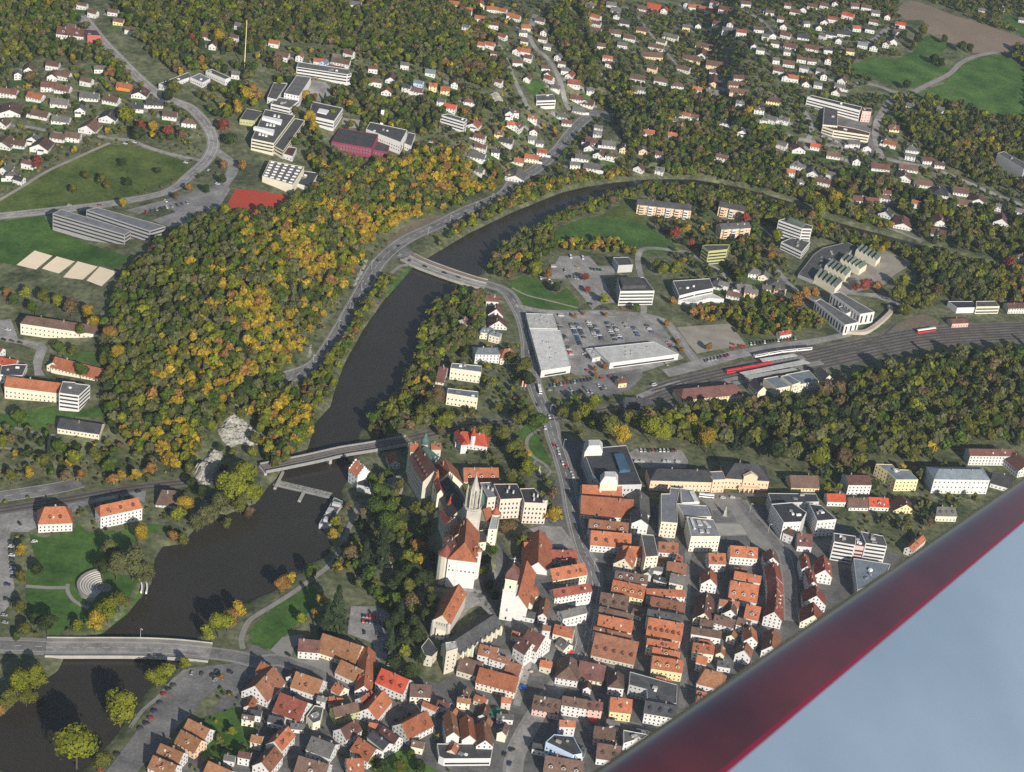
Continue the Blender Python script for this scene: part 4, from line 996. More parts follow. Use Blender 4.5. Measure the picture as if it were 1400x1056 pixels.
turret(castle, plane(*K(1312, 694), 39), 3.0, 8, 39, 45, MW['c'], MR['r'])
turret(castle, plane(*K(1040, 905), 34), 5.2, 0, 33, 40, MW['s'], MR['r'])
turret(castle, plane(*V(302, 522), 36), 2.6, 2, 35, 41, MW['w'], MR['o'])
turret(castle, plane(*V(236, 535), 34), 2.4, 2, 33, 38, MW['w'], MR['r'])
b = MB(); p = plane(*S(620, 640), 45); b.lathe(p, [(3, 40), (3, 44), (2.2, 48), (0, 51)], 12); b.build('copper_dome', [MR['C']], castle)

# --- museum, hall and church beside the castle
mus = lm('museum', 'pale battlemented museum building with steep orange roof below the castle', 'museum', (*plane(*U(330, 560), 9)[:2], 9.0))
w, r, cc = cg(mus, U, (430, 372, 287, 640, 366, 697), 27, 3, 'o', 's', 46, names=('wall', 'roof'), chim=0, dorm=4, winlimit=40)
fr = sorted(range(4), key=lambda i: (cc[i] + cc[(i + 1) % 4])[1])[0]
p, q = cc[fr], cc[(fr + 1) % 4]
u_ = unit(q - p); n_ = np.array([u_[1], -u_[0]])
b = MB(); Lf = np.linalg.norm(q - p)
b.box((p + q) / 2 + n_ * .5, u_, n_, Lf + 1.5, .9, 3, 18.5)
for k in range(int(Lf / 1.8) + 1): b.box(p + u_ * (k * 1.8) + n_ * .5, u_, n_, 1.0, .9, 18.5, 20.2)
b.build('battlement', [M_STONE], mus)
b = MB(); b.prism([tuple(p + n_ * 1.0 + u_ * Lf * .28), tuple(p + n_ * 2.6 + u_ * Lf * .28), tuple(p + n_ * 2.6 + u_ * Lf * .82), tuple(p + n_ * 1.0 + u_ * Lf * .82)], 3, 16, 0); gp_ = b.build('gable_porch', [MW['c']], mus)
face_windows(mus, gp_, p + n_ * 2.6 + u_ * Lf * .28, p + n_ * 2.6 + u_ * Lf * .82, 6, 15, storey=4, pitch=2.6, size=(1.2, 2.4))
for s in (.05, .95): turret(mus, p + u_ * Lf * s + n_ * .5, 1.3, 3, 20.5, 22, M_STONE, M_STONE, n=8)
hall = lm('exhibition_hall', 'long grey-roofed hall with white pinnacled buttresses beside the battlemented museum', 'hall', (*plane(*U(560, 760), 9)[:2], 9.0))
w, r, cc = cg(hall, U, (742, 634, 368, 878, 440, 985), 20, 3, 'k', 's', 34, names=('wall', 'roof'), chim=0, winlimit=0, win=False)
e_ = max(range(4), key=lambda i: (cc[i] + cc[(i + 1) % 4])[0] - .2 * (cc[i] + cc[(i + 1) % 4])[1])
side = max([(0), (2)], key=lambda i: (cc[i] + cc[(i + 1) % 4])[0])
p, q = cc[side], cc[(side + 1) % 4]; u_ = unit(q - p); n_ = np.array([u_[1], -u_[0]]); Lf = np.linalg.norm(q - p)
for k in range(9):
    f = p + u_ * Lf * (k + .3) / 9 + n_ * .9
    b = MB(); b.box(f, u_, n_, 1.3, 1.8, 3, 13.5); b.prism([tuple(f - u_ * .5 - n_ * .5), tuple(f + u_ * .5 - n_ * .5), tuple(f + u_ * .5 + n_ * .5), tuple(f - u_ * .5 + n_ * .5)], 13.5, 16.4); b.build('buttress', [MW['c']], hall)
fb(hall, U, [(310, 880), (400, 870), (420, 930), (320, 960)], 20, 3, 'L', 's', name='end_tower', rname='flat_roof', win=True, winlimit=8)
rot = lm('round_hall', 'low half-round hall with grey roof at the lower end of the museum', 'hall', (*plane(*U(180, 930), 8)[:2], 8.0))
fb(rot, U, [(165, 838), (250, 950), (195, 1005), (130, 990), (100, 920)], 9, 0, 'k', 's', win=True, winlimit=14)

church = lm('church', 'white church with tall tower, brown onion dome and orange nave roof beside the castle', 'church', (*plane(*U(930, 560), 7)[:2], 7.0))
w, r, cc = cg(church, U, (942, 470, 1020, 168, 1022, 585), 30, 2, 'o', 'w', 50, names=('nave', 'nave_roof'), chim=0, winlimit=24, storey=6)
c = plane(*U(878, 402), 34); ax = unit(plane(*U(940, 470), 30)[:2] - plane(*U(1020, 168), 30)[:2]); an = np.array([-ax[1], ax[0]])
b = MB(); b.box(c, ax, an, 9, 9, 2, 33.5); b.box(c, ax, an, 9.4, 9.4, 18.0, 18.4); b.box(c, ax, an, 9.4, 9.4, 25.5, 25.9); b.box(c, ax, an, 9.5, 9.5, 33.2, 33.9); ts = b.build('tower', [MW['w']], church)
b = MB(); b.box(c, ax, an, 7.8, 7.8, 33.8, 43); b.box(c, ax, an, 8.6, 8.6, 42.6, 43.3); bl = b.build('belfry', [MW['c']], church)
for z0, h, hw_, par in ((34, 8, 3.9, bl), (8, 20, 4.5, ts)):
    for dv, dn in ((ax, an), (-ax, -an), (an, -ax), (-an, ax)):
        cs = c[:2] + dv * hw_
        sd = np.array([-dv[1], dv[0]])
        face_windows(church, par, cs - sd * 3, cs + sd * 3, z0, z0 + h, storey=4 if par is bl else 7, pitch=3.1 if par is bl else 7, size=(1.4, 2.6), first=3)
b = MB(); rt4 = math.atan2(ax[1], ax[0]) + math.pi / 4
b.lathe(c, [(6.0, 43.2), (6.3, 45.0), (5.2, 48.2), (3.0, 50.6), (1.6, 52), (.9, 53.4), (.25, 55), (0, 55.2)], 4, rot=rt4); b.build('onion_dome', [MR['m']], church)
b = MB(); b.tube((c[0], c[1], 55), (c[0], c[1], 59.5), .16); b.tube((c[0] - 1, c[1], 58), (c[0] + 1, c[1], 58), .13); b.lathe(c, [(0, 55.0), (.6, 55.6), (0, 56.2)], 8); b.build('cross', [M_WHITE], church)
c2 = plane(*U(1060, 400), 18); b = MB(); b.lathe(c2, [(6, 2), (6, 14), (0, 14)], 12); ch_ = b.build('chapel', [MW['c']], church)
b = MB(); b.lathe(c2, [(6.5, 13.6), (4, 18), (0, 20)], 12); b.build('chapel_roof', [MR['o']], ch_)
c3 = plane(*U(965, 660), 8); b = MB(); b.box(c3, ax, an, 7, 9, 2, 11); b.build('porch', [MW['s']], church)

# --- palace and town blocks
pal = lm('palace', 'pinkish four-storey palace with slate mansard roof beside the castle garden', 'palace', (*hit(*S(1000, 760))[:2], float(hit(*S(1000, 760))[2])))
for pts, z, col in (([(730, 520), (935, 518), (990, 645), (790, 655)], 18, 'd'), ([(958, 560), (1085, 556), (1197, 690), (1000, 682)], 19, 'd'), ([(610, 508), (706, 504), (788, 628), (680, 640)], 15, 'z')):
    w, r, poly, zt, zb = fb(pal, S, pts, z, 0, col, 'q', win=True, winlimit=50, storey=4.0, size=(1.4, 2.1))
    ce = np.mean(poly, axis=0)
    for k in range(3):
        p = ce + rng.normal(0, 3, 2); bb = MB(); bb.box(p, (1, 0), (0, 1), 1.2, 1.0, zt - .5, zt + 2.2); bb.build('chimney', [MW['l']], r)
turret(pal, plane(*S(1180, 640), 22), 2.2, 8, 21, 25, MW['q'], MR['k'], n=8)
bt = lm('court_palace', 'dark slate palace block with two pale mansard pavilions and a glass skylight', 'palace', (*hit(*tl(770, 590, 8)(420, 420))[:2], 0.0))
Q = tl(770, 590, 8)
w, r, poly, zt, zb = fb(bt, Q, [(215, 190), (690, 150), (860, 580), (420, 590), (320, 470)], 15, 0, 'd', 'l', win=True, winlimit=70, storey=4.2, size=(1.4, 2.2))
for pts in ([(235, 105), (430, 100), (432, 200), (240, 205)], [(415, 450), (600, 452), (600, 545), (412, 540)]):
    top = [plane(*Q(*q), 20)[:2] for q in pts]; ce = np.mean(top, axis=0)
    pb = MB(); pb.prism([tuple(p) for p in top], 10, 17.5, 0); pw = pb.build('pavilion', [MW['c']], bt)
    for i in range(4): face_windows(bt, pw, top[i], top[(i + 1) % 4], 14.2, 17.5, pitch=3.4, storey=3, first=1.7)
    mb_ = MB(); inn = [ce + (p - ce) * .62 for p in top]; out_ = [ce + (p - ce) * 1.06 for p in top]
    for i in range(4):
        j = (i + 1) % 4; mb_.face([(*out_[i], 17.5), (*out_[j], 17.5), (*inn[j], 22.5), (*inn[i], 22.5)])
    mb_.face([(*p, 22.5) for p in inn]); mb_.build('mansard_roof', [MR['L']], bt)
gl = MB(); pts = [plane(*Q(*q), 17.2)[:2] for q in [(555, 240), (650, 240), (735, 415), (620, 425)]]; gl.prism([tuple(p) for p in pts], 14, 17.2); gl.build('skylight', [mat('blue_glass', (.06, .12, .19), var=.3, rough=.2, spec=.6)], r)
mi = lm('ministry', 'long peach office palace with dark roof and rows of windows facing the square', 'office building', (*hit(*tl(880, 620, 8)(450, 400))[:2], 0.0))
Q = tl(880, 620, 8)
cg(mi, Q, (150, 165, 690, 182, 86, 290), 15, 0, 'd', 'P', 30, hip=.7, winlimit=80, chim=2, storey=3.6, pitchw=3.0)
fb(mi, Q, [(690, 200), (862, 192), (898, 285), (760, 290)], 12.4, 0, 'z', 'P', win=True, winlimit=18, storey=3.8)
po = lm('portal_building', 'peach corner palace with triangular pediment, arcade and dark hipped roof', 'palace', (*hit(*Q(1140, 420))[:2], 0.0))
w, r, cc = cg(po, Q, (1000, 105, 1255, 122, 920, 268), 18, 0, 'd', 'P', 36, hip=.8, winlimit=60, chim=1, storey=4.2)
fr = sorted(range(4), key=lambda i: (cc[i] + cc[(i + 1) % 4])[1])[0]
p, q = cc[fr], cc[(fr + 1) % 4]; u_ = unit(q - p); n_ = np.array([u_[1], -u_[0]]); m_ = p + u_ * np.linalg.norm(q - p) * .56
b = MB(); b.box(m_ + n_ * .4, u_, n_, 11, 1.6, 0, 13.2)
g0, g1 = m_ + n_ * 1.3 - u_ * 6, m_ + n_ * 1.3 + u_ * 6
b.face([(*g0, 13.2), (*g1, 13.2), (*(m_ + n_ * 1.3), 16.6)]); b.face([(*g0, 13.2), (*(g0 - n_ * 3), 13.2), (*(m_ - n_ * 3), 16.6), (*(m_ + n_ * 1.3), 16.6)]); b.face([(*g1, 13.2), (*(g1 - n_ * 3), 13.2), (*(m_ - n_ * 3), 16.6), (*(m_ + n_ * 1.3), 16.6)])
pd = b.build('pediment', [MW['P']], po)
face_windows(po, pd, m_ + n_ * 1.2 - u_ * 5, m_ + n_ * 1.2 + u_ * 5, 5, 12, storey=3.6, pitch=2.4, size=(1.2, 1.9))
b = MB()
for k in range(5):
    f = m_ + n_ * 3.4 + u_ * (k - 2) * 3.6; b.box(f, u_, n_, .8, .8, -1, 3.8)
b.box(m_ + n_ * 2.4, u_, n_, 17, 3.0, 3.8, 4.7); b.build('arcade', [MW['P']], po)
th = lm('town_hall', 'modern angular town hall with zinc roofs and cream walls beside the square', 'town hall', (*hit(*Q(450, 700))[:2], 0.0))
fb(th, Q, [(190, 440), (285, 440), (292, 372), (395, 382), (362, 545), (372, 762), (192, 748)], 14, 0, 'z', 'c', win=True, winlimit=40)
fb(th, Q, [(365, 545), (690, 572), (742, 690), (440, 690)], 10.5, 0, 'z', 'w', win=True, winlimit=16)
w, r, poly, zt, zb = fb(th, Q, [(470, 692), (762, 722), (840, 906), (520, 908)], 14, 0, 'z', 'c', win=True, winlimit=24)
for pts in ([(575, 725), (620, 728), (650, 780), (600, 780)], [(640, 735), (680, 738), (740, 800), (700, 805)], [(505, 700), (530, 700), (575, 820), (550, 822)], [(610, 825), (650, 825), (660, 860), (620, 862)], [(680, 828), (712, 830), (722, 862), (690, 864)]):
    b = MB(); b.prism([tuple(plane(*Q(*q), 14.6)[:2]) for q in pts], 13.5, 14.5); b.build('skylight', [MR['L']], r)
w, r, poly, zt, zb = fb(th, Q, [(400, 378), (540, 398), (612, 530), (418, 540)], 11, 0, 'z', 'w', win=True, winlimit=12)
b = MB(); b.prism([tuple(plane(*Q(*q), 11.6)[:2]) for q in [(500, 410), (545, 410), (600, 525), (555, 525)]], 10.5, 11.5); b.build('skylight', [MR['L']], r)
ap = lm('apartment_house', 'narrow modern block with grey solar roof and tall cream front among old roofs', 'apartment house', (*hit(*tl(800, 720, 8)(700, 500))[:2], 0.0))
fb(ap, tl(800, 720, 8), [(612, 82), (752, 92), (802, 322), (662, 332)], 17, 0, 'g', 'c', win=True, winlimit=24)
for lab, P_, pts, h, rf, wl, bands in (
    ('dark-roofed office block with rows of windows facing the square, its front wing', tl(1050, 528, 4), [(18, 645), (132, 636), (212, 690), (182, 742), (86, 746)], 16, 'd', 'w', False),
    ('dark-roofed white block with blank white end wall behind the square', tl(1050, 528, 4), [(225, 642), (290, 652), (375, 728), (270, 737)], 15, 'd', 'w', False),
    ('flat dark roof block at the upper edge of the square', tl(1050, 528, 4), [(0, 585), (262, 588), (280, 632), (20, 640)], 11, 'd', 'l', False),
    ('white slab office with four dark window bands, the nearer to the square', tl(1040, 720, 8), [(800, 68), (1042, 104), (1034, 205), (802, 165)], 17, 'k', 'w', True),
    ('white slab office with four dark window bands, nearer to the red wing', tl(1040, 720, 8), [(1095, 52), (1342, 102), (1382, 216), (1150, 182)], 17, 'k', 'w', True),
    ('pinkish link building between the two white slab offices', tl(1040, 720, 8), [(1040, 120), (1110, 130), (1140, 222), (1034, 208)], 13, 'g', 'p', True),
    ('blue-grey flat roof hall half hidden under the red wing', tl(1040, 720, 8), [(1015, 345), (1420, 410), (1350, 580), (1060, 690)], 10, 'u', 'l', False),
    ('yellow villa with blue-grey folded metal roof right of the red house', tl(1050, 528, 4), [(590, 425), (680, 428), (700, 455), (770, 458), (822, 512), (700, 512), (655, 470)], 11, 'u', 'y', False),
    ('dark flat roof courtyard block at the end of the red-roofed street', tl(790, 830, 8), [(570, 706), (1090, 850), (1078, 1056), (760, 1010), (752, 900), (560, 850)], 10, 'k', 'l', False),
    ('white-rimmed flat roof building touching the red wing', tl(790, 924, 8), [(500, 592), (770, 642), (700, 692), (632, 655), (620, 702), (500, 740)], 10, 'g', 'w', False),
    ('pale blue house with grey flat roof in the lower old town', tl(640, 924, 8), [(940, 640), (1150, 660), (1250, 850), (1150, 868), (850, 722)], 13, 'k', 'B', False),
    ('low white shop with grey canopy roof below the three gables', tl(490, 924, 8), [(860, 742), (1480, 742), (1450, 905), (940, 908), (880, 880)], 6, 'k', 'w', True),
    ('grey hipped annex beside the cream house in the lower old town', tl(325, 924, 8), [(750, 442), (840, 322), (940, 342), (905, 490), (822, 520)], 6.5, 'g', 'c', False)):
    flat_house([P_(*q) for q in pts], h, rf, wl, name='town_building', fixed=lab, bands=bands, winlimit=60, extras=3, group=None)
sch = lm('grammar_school', 'large white school with blue-grey hipped roof beside the park wood', 'school', (*hit(*tl(1050, 528, 4)(1080, 590))[:2], 0.0))
w, r, cc = cg(sch, tl(1050, 528, 4), (935, 452, 1160, 456, 946, 508), 18, 0, 'u', 'w', 24, hip=.7, winlimit=80, storey=4.6, pitchw=3.4, chim=2)

# --- left bank: college, hospital
cl = lm('college_block', 'long dark wooden college block with flat roof, the one nearer the lawn', 'college', (*hit(*tl(0, 264, 4)(480, 270))[:2], float(hit(*tl(0, 264, 4)(480, 270))[2])))
Q = tl(0, 264, 4)
w, r, poly, zt, zb = flat_block(cl, cl, [Q(*q) for q in [(288, 112), (335, 88), (716, 205), (682, 227)]], 14, 'z', 'k', bands=True, storey=3.4)
cl2 = lm('college_block', 'long dark wooden college block with flat roof, the one nearer the car park', 'college', (*hit(*tl(0, 264, 4)(700, 230))[:2], float(hit(*tl(0, 264, 4)(700, 230))[2])))
flat_block(cl2, cl2, [Q(*q) for q in [(472, 92), (532, 78), (905, 182), (820, 207)]], 14, 'z', 'k', bands=True, storey=3.4)
ho = lm('old_hospital', 'long cream three-storey building with brown hipped roof at the wood edge', 'hospital', (*hit(*tl(0, 400, 5.83)(430, 380))[:2], float(hit(*tl(0, 400, 5.83)(430, 380))[2])))
Q = tl(0, 400, 5.83); g_ = ho.location[2]
cg(ho, Q, (215, 184, 772, 264, 142, 241), g_ + 14, g_ - 1, 'b', 'c', 36, hip=.6, winlimit=80, storey=4, pitchw=3.4, chim=3)
ho2 = lm('hospital_wing', 'cream three-storey wing with orange roof joined to a white block', 'hospital', (*hit(*Q(280, 880))[:2], float(hit(*Q(280, 880))[2])))
g_ = ho2.location[2]
cg(ho2, Q, (55, 668, 490, 722, 60, 750), g_ + 15, g_ - 1, 'o', 'c', 34, winlimit=60, storey=3.6, pitchw=3, chim=1)
flat_house([Q(*q) for q in [(498, 708), (602, 716), (604, 724), (718, 738), (628, 822), (470, 800)]], 14, 'g', 'w', name='hospital_block', cat='hospital', fixed='white flat-roofed hospital block with balcony bands joined to the orange wing', bands=True, extras=2)
flat_house([Q(*q) for q in [(10, 582), (112, 570), (218, 574), (178, 662), (0, 655)]], 7, 'k', 'w', name='hospital_annex', cat='hospital', fixed='low white annex with dark flat roof between the orange roofs', extras=2)

# --- schools above the wood
Q, Q2 = tl(320, 130, 5.385), tl(350, 0, 4)
SCH = [
 (Q, [(230, 105), (447, 148), (292, 356), (128, 322)], 11, 'k', 'c', 'main grey flat-roofed school block with white clerestory strips', True, 0),
 (Q, [(450, 172), (522, 186), (362, 412), (290, 372)], 7, 'k', 'c', 'low strip wing joined to the main grey school block', True, 0),
 (Q, [(402, 380), (462, 390), (432, 452), (357, 432)], 5, 'm', 'w', 'small brown-roofed annex below the school strip wing', False, 0),
 (Q, [(578, 48), (802, 96), (736, 192), (548, 148)], 9, 'k', 'w', 'square grey school block with a white skylight in its roof', True, 0),
 (Q, [(782, 242), (1062, 290), (1012, 392), (718, 342)], 8, 'k', 'M', 'school hall with maroon walls and grey roof', False, 0),
 (Q, [(1002, 198), (1276, 258), (1226, 348), (972, 250)], 11, 'k', 'w', 'white-walled school hall behind the maroon hall', False, 3),
 (Q, [(1280, 274), (1336, 286), (1306, 376), (1254, 356)], 6, 'k', 'w', 'small white annex at the end of the school halls', False, 0),
 (Q, [(1060, 330), (1150, 350), (1130, 420), (1010, 400)], 5, 'k', 'M', 'low maroon annex in front of the school halls', False, 0),
 (Q, [(92, 98), (216, 122), (152, 190), (42, 178)], 5, 'k', 'Y', 'low dark-roofed school pavilion with a yellow end beside the main block', False, 0),
 (Q2, [(222, 412), (302, 422), (236, 526), (154, 510)], 10, 'g', 'w', 'tall slim grey-roofed school wing with blank white end', False, 0),
 (Q2, [(96, 452), (172, 456), (112, 545), (62, 532)], 6, 'g', 'w', 'low grey school shed left of the slim wing', False, 0),
 (Q2, [(82, 568), (112, 530), (236, 550), (186, 592)], 8, 'g', 'w', 'white terraced school block below the slim wing', True, 2),
 (Q2, [(232, 338), (502, 378), (522, 402), (500, 408), (222, 366)], 10, 'g', 'w', 'long white terraced school wing with grey roof at the slope', True, 3),
 (Q2, [(510, 560), (540, 560), (520, 600)], 3, 'g', 'w', None, False, 0)]
for P_, pts, h, rf, wl, lab, bands, ex in SCH:
    if lab: flat_house([P_(*q) for q in pts], h, rf, wl, name='school_building', cat='school', fixed=lab, bands=bands, extras=ex, winlimit=30)
main = [t for t in THINGS if t['fixed'] and t['fixed'].startswith('main grey')][0]['o']
for pts in ([(205, 165), (215, 152), (355, 180), (345, 205)], [(143, 238), (155, 228), (298, 255), (288, 282)]):
    zt = main.location[2] + 13.5
    b = MB(); b.prism([tuple(plane(*Q(*q), zt)[:2]) for q in pts], zt - 3.2, zt); b.build('clerestory', [M_WHITE], main)
for cx, cy in ((300, 150), (330, 155), (245, 215), (270, 218), (295, 222), (190, 285), (215, 290), (238, 296)):
    zt = main.location[2] + 11.5
    p = plane(*Q(cx, cy), zt); b = MB(); b.box(p, (1, .1), (-.1, 1), 2.2, 4.5, zt - 1, zt); b.build('skylight', [M_WHITE], main)
sq = [t for t in THINGS if t['fixed'] and t['fixed'].startswith('square grey')][0]['o']; zt = sq.location[2] + 9.6
b = MB(); b.prism([tuple(plane(*Q(*q), zt)[:2]) for q in [(628, 98), (700, 112), (680, 140), (612, 124)]], zt - 1, zt); b.build('skylight', [M_WHITE], sq)
gym, poly, zt, zb = flat_house([Q(*q) for q in [(262, 482), (517, 530), (432, 662), (208, 596)]], 9, 'g', 'c', name='sports_hall', cat='sports hall', fixed='sports hall with rows of white skylights on its grey roof', win=False)
a_, b_ = np.array(plane(*Q(262, 482), zt)), np.array(plane(*Q(517, 530), zt)); d_ = np.array(plane(*Q(208, 596), zt)); e2 = np.array(plane(*Q(432, 662), zt))
for i in range(5):
    for j in range(6):
        f, g2 = (i + .5) / 5 , (j + .5) / 6
        p = (a_ * (1 - f) + b_ * f) * (1 - g2) + (d_ * (1 - f) + e2 * f) * g2
        u_ = unit((b_ - a_)[:2]); b = MB(); b.box(p, u_, (-u_[1], u_[0]), 3.4, 1.7, zt - .4, zt + .5); b.build('skylight', [M_WHITE], gym)
flat_house([Q(*q) for q in [(515, 558), (622, 575), (562, 682), (468, 652)]], 5, 'k', 'w', name='sports_annex', cat='sports hall', fixed='low annex with a row of small domes right of the sports hall', win=False, extras=4)
for lab, P_, pts, h, rf, wl, bands in (
    ('low stepped roof pavilion beside the upper school road, the left one', tl(0, 0, 4), [(868, 458), (1030, 395), (1048, 420), (1000, 436), (908, 472)], 5, 'g', 'w', False),
    ('low blue-roofed pavilion between the stepped pavilions', tl(0, 0, 4), [(1040, 424), (1090, 400), (1150, 430), (1108, 452)], 5, 'z', 'w', False),
    ('low stepped roof pavilion beside the tall mast', tl(0, 0, 4), [(1125, 388), (1160, 378), (1262, 424), (1232, 434)], 6, 'g', 'w', False),
    ('red-walled hall joined to the long maroon roof at the upper wood', tl(0, 0, 4), [(455, 158), (525, 164), (552, 195), (478, 192)], 8, 'd', 'r', False),
    ('white four-storey flats with flat roof on the village slope', tl(350, 0, 4), [(1010, 630), (1050, 622), (1155, 652), (1140, 668)], 11, 'g', 'w', True),
    ('white commercial block with flat grey roof between the village streets', tl(700, 0, 4), [(130, 520), (225, 516), (240, 548), (135, 552)], 8, 'g', 'w', True),
    ('white terraced factory building with two pink bands at the far road', tl(1050, 0, 4), [(215, 530), (240, 522), (515, 585), (505, 605)], 12, 'k', 'w', True),
    ('tall pale factory tower with red stripes at the end of the terraced building', tl(1050, 0, 4), [(520, 590), (568, 592), (566, 612), (516, 608)], 13, 'k', 'p', False),
    ('dark factory hall roof in front of the terraced building', tl(1050, 0, 4), [(308, 582), (382, 590), (380, 690), (300, 682)], 7, 'k', 'c', False),
    ('cream factory wing with maroon roof strip facing the lower road', tl(1050, 0, 4), [(300, 672), (470, 702), (560, 726), (552, 742), (360, 712), (298, 692)], 8, 'm', 'c', True),
    ('grey gridded office slab at the right edge behind the wood', tl(1050, 0, 4), [(1255, 838), (1290, 828), (1430, 905), (1400, 925)], 15, 'g', 'l', False)):
    flat_house([P_(*q) for q in pts], h, rf, wl, name='flat_building', fixed=lab, bands=bands, winlimit=24, extras=1)

# --- valley floor: offices, shops, works
Q = tl(700, 264, 4)
la, poly, zt, zb = flat_house([Q(*q) for q in [(578, 462), (722, 460), (780, 535), (592, 537)]], 15, 'k', 'w', name='county_office', cat='office building', fixed='white office cube with dark window bands and roof storey above the supermarket car park', bands=True)
b = MB(); b.prism([tuple(plane(*Q(*q), zt + 3)[:2]) for q in [(588, 462), (702, 460), (735, 505), (605, 508)]], zt - .5, zt + 3); b.build('roof_storey', [MR['k']], la)
flat_house([Q(*q) for q in [(552, 352), (640, 350), (662, 392), (582, 396)]], 8, 'k', 'l', name='garage_building', fixed='small grey block with dark roof behind the white office cube', win=False)
flat_house([Q(*q) for q in [(880, 480), (1082, 467), (1102, 520), (1000, 540), (915, 562)]], 9, 'k', 'w', name='office_building', cat='office building', fixed='white angular office with roof terrace right of the office cube', bands=True, extras=3)
flat_house([Q(*q) for q in [(915, 588), (1090, 545), (1160, 580), (1075, 575), (990, 600)]], 4, 'L', 'w', name='office_annex', cat='office building', fixed='low white bent annex in front of the angular office', win=False)
for lab, r_ in (('long stepped apartment row with peach balconies above the playing field', (695, 32, 975, 62, 722, 64)), ('peach apartment block right of the long stepped row', (1142, 46, 1275, 74, 1150, 74)), ('peach and brown apartment row below the two upper apartment blocks', (1140, 166, 1292, 160, 1150, 196))):
    root, A, B, hw, zr, ze, u_ = gabled(*Q(r_[0], r_[1]), *Q(r_[2], r_[3]), *Q(r_[4], r_[5]), 14, 'kP', pitch=30, name='apartment_house', cat='apartment house', fixed=lab, group=None, winlimit=60)
    n_ = np.array([-u_[1], u_[0]]); n_ = n_ if n_[1] < 0 else -n_
    L_ = np.linalg.norm(B[:2] - A[:2]); g_ = root.location[2]
    for k in range(int(L_ / 9)):
        p = A[:2] + u_ * (k + .5) * 9 + n_ * (hw + .9); b = MB()
        b.box(p, u_, n_, 4.2, 1.8, g_, ze - .4); bl_ = b.build('balcony_tower', [MW['w'] if k % 2 else MW['P']], root)
        face_bands(root, bl_, p - u_ * 2.1 + n_ * .9, p + u_ * 2.1 + n_ * .9, g_, ze, storey=2.8, h=1.3, inset=.3, first=1.8)
flat_house([Q(*q) for q in [(1040, 290), (1060, 283), (1192, 282), (1178, 308), (1076, 318)]], 15, 'k', 'Y', name='apartment_house', cat='apartment house', fixed='yellow-green apartment block with balcony bands below the peach rows', bands=True)
def shed(lab, P_, parts, name='supermarket', cat='supermarket'):
    first = P_(*parts[0][0][0])
    g_ = hit(*first, parts[0][1]); root = lm(name, lab, cat, (g_[0], g_[1], g_[2] - parts[0][1]))
    for pts, h in parts:
        w, r, poly, zt, zb = flat_block(root, root, [P_(*q) for q in pts], h, 'L', 'w', parapet=.3)
        for i in range(len(poly)): face_bands(root, w, poly[i], poly[(i + 1) % len(poly)], zb, zb + 3.2, storey=9, h=1.6, inset=4, first=1.6, name='shop_window')
        for k in range(6):
            f = rng.dirichlet(np.ones(4) * 2) @ np.array(poly)[:4]; b = MB(); b.box(f, (1, 0), (0, 1), 1.4, 1.4, zt - .3, zt + .6); b.build('vent_box', [M_CONC], r)
    return root
shed('long pale-roofed supermarket hall left of the car park', Q, [([(76, 657), (225, 662), (250, 742), (96, 738)], 6), ([(98, 745), (264, 750), (322, 946), (160, 972)], 7)])
shed('wide pale-roofed supermarket hall below the car park', Q, [([(450, 846), (776, 813), (912, 880), (536, 930)], 6), ([(402, 852), (448, 846), (485, 895), (440, 905)], 4)])
Q = tl(1050, 264, 4)
tw, poly, zt, zb = flat_house([Q(*q) for q in [(58, 148), (108, 136), (246, 181), (240, 196), (188, 194)]], 21, 'g', 'w', name='tower_block', cat='office building', fixed='white six-storey office tower with green roof house beside the works', bands=True)
b = MB(); b.prism([tuple(plane(*Q(*q), zt + 2.5)[:2]) for q in [(108, 142), (128, 134), (205, 166), (188, 180)]], zt - .5, zt + 2.5); b.build('roof_house', [MR['G']], tw)
flat_house([Q(*q) for q in [(72, 268), (130, 244), (232, 266), (186, 322)]], 8, 'k', 'w', name='office_building', cat='office building', fixed='low white office with dark roof at the foot of the white tower', bands=True, extras=2)
flat_house([Q(*q) for q in [(165, 445), (250, 335), (300, 300), (430, 268), (485, 290), (440, 330), (300, 455), (250, 480)]], 4, 'k', 'k', name='works_building', cat='works building', fixed='dark flat roof works building behind the sawtooth sheds', win=False, extras=8)
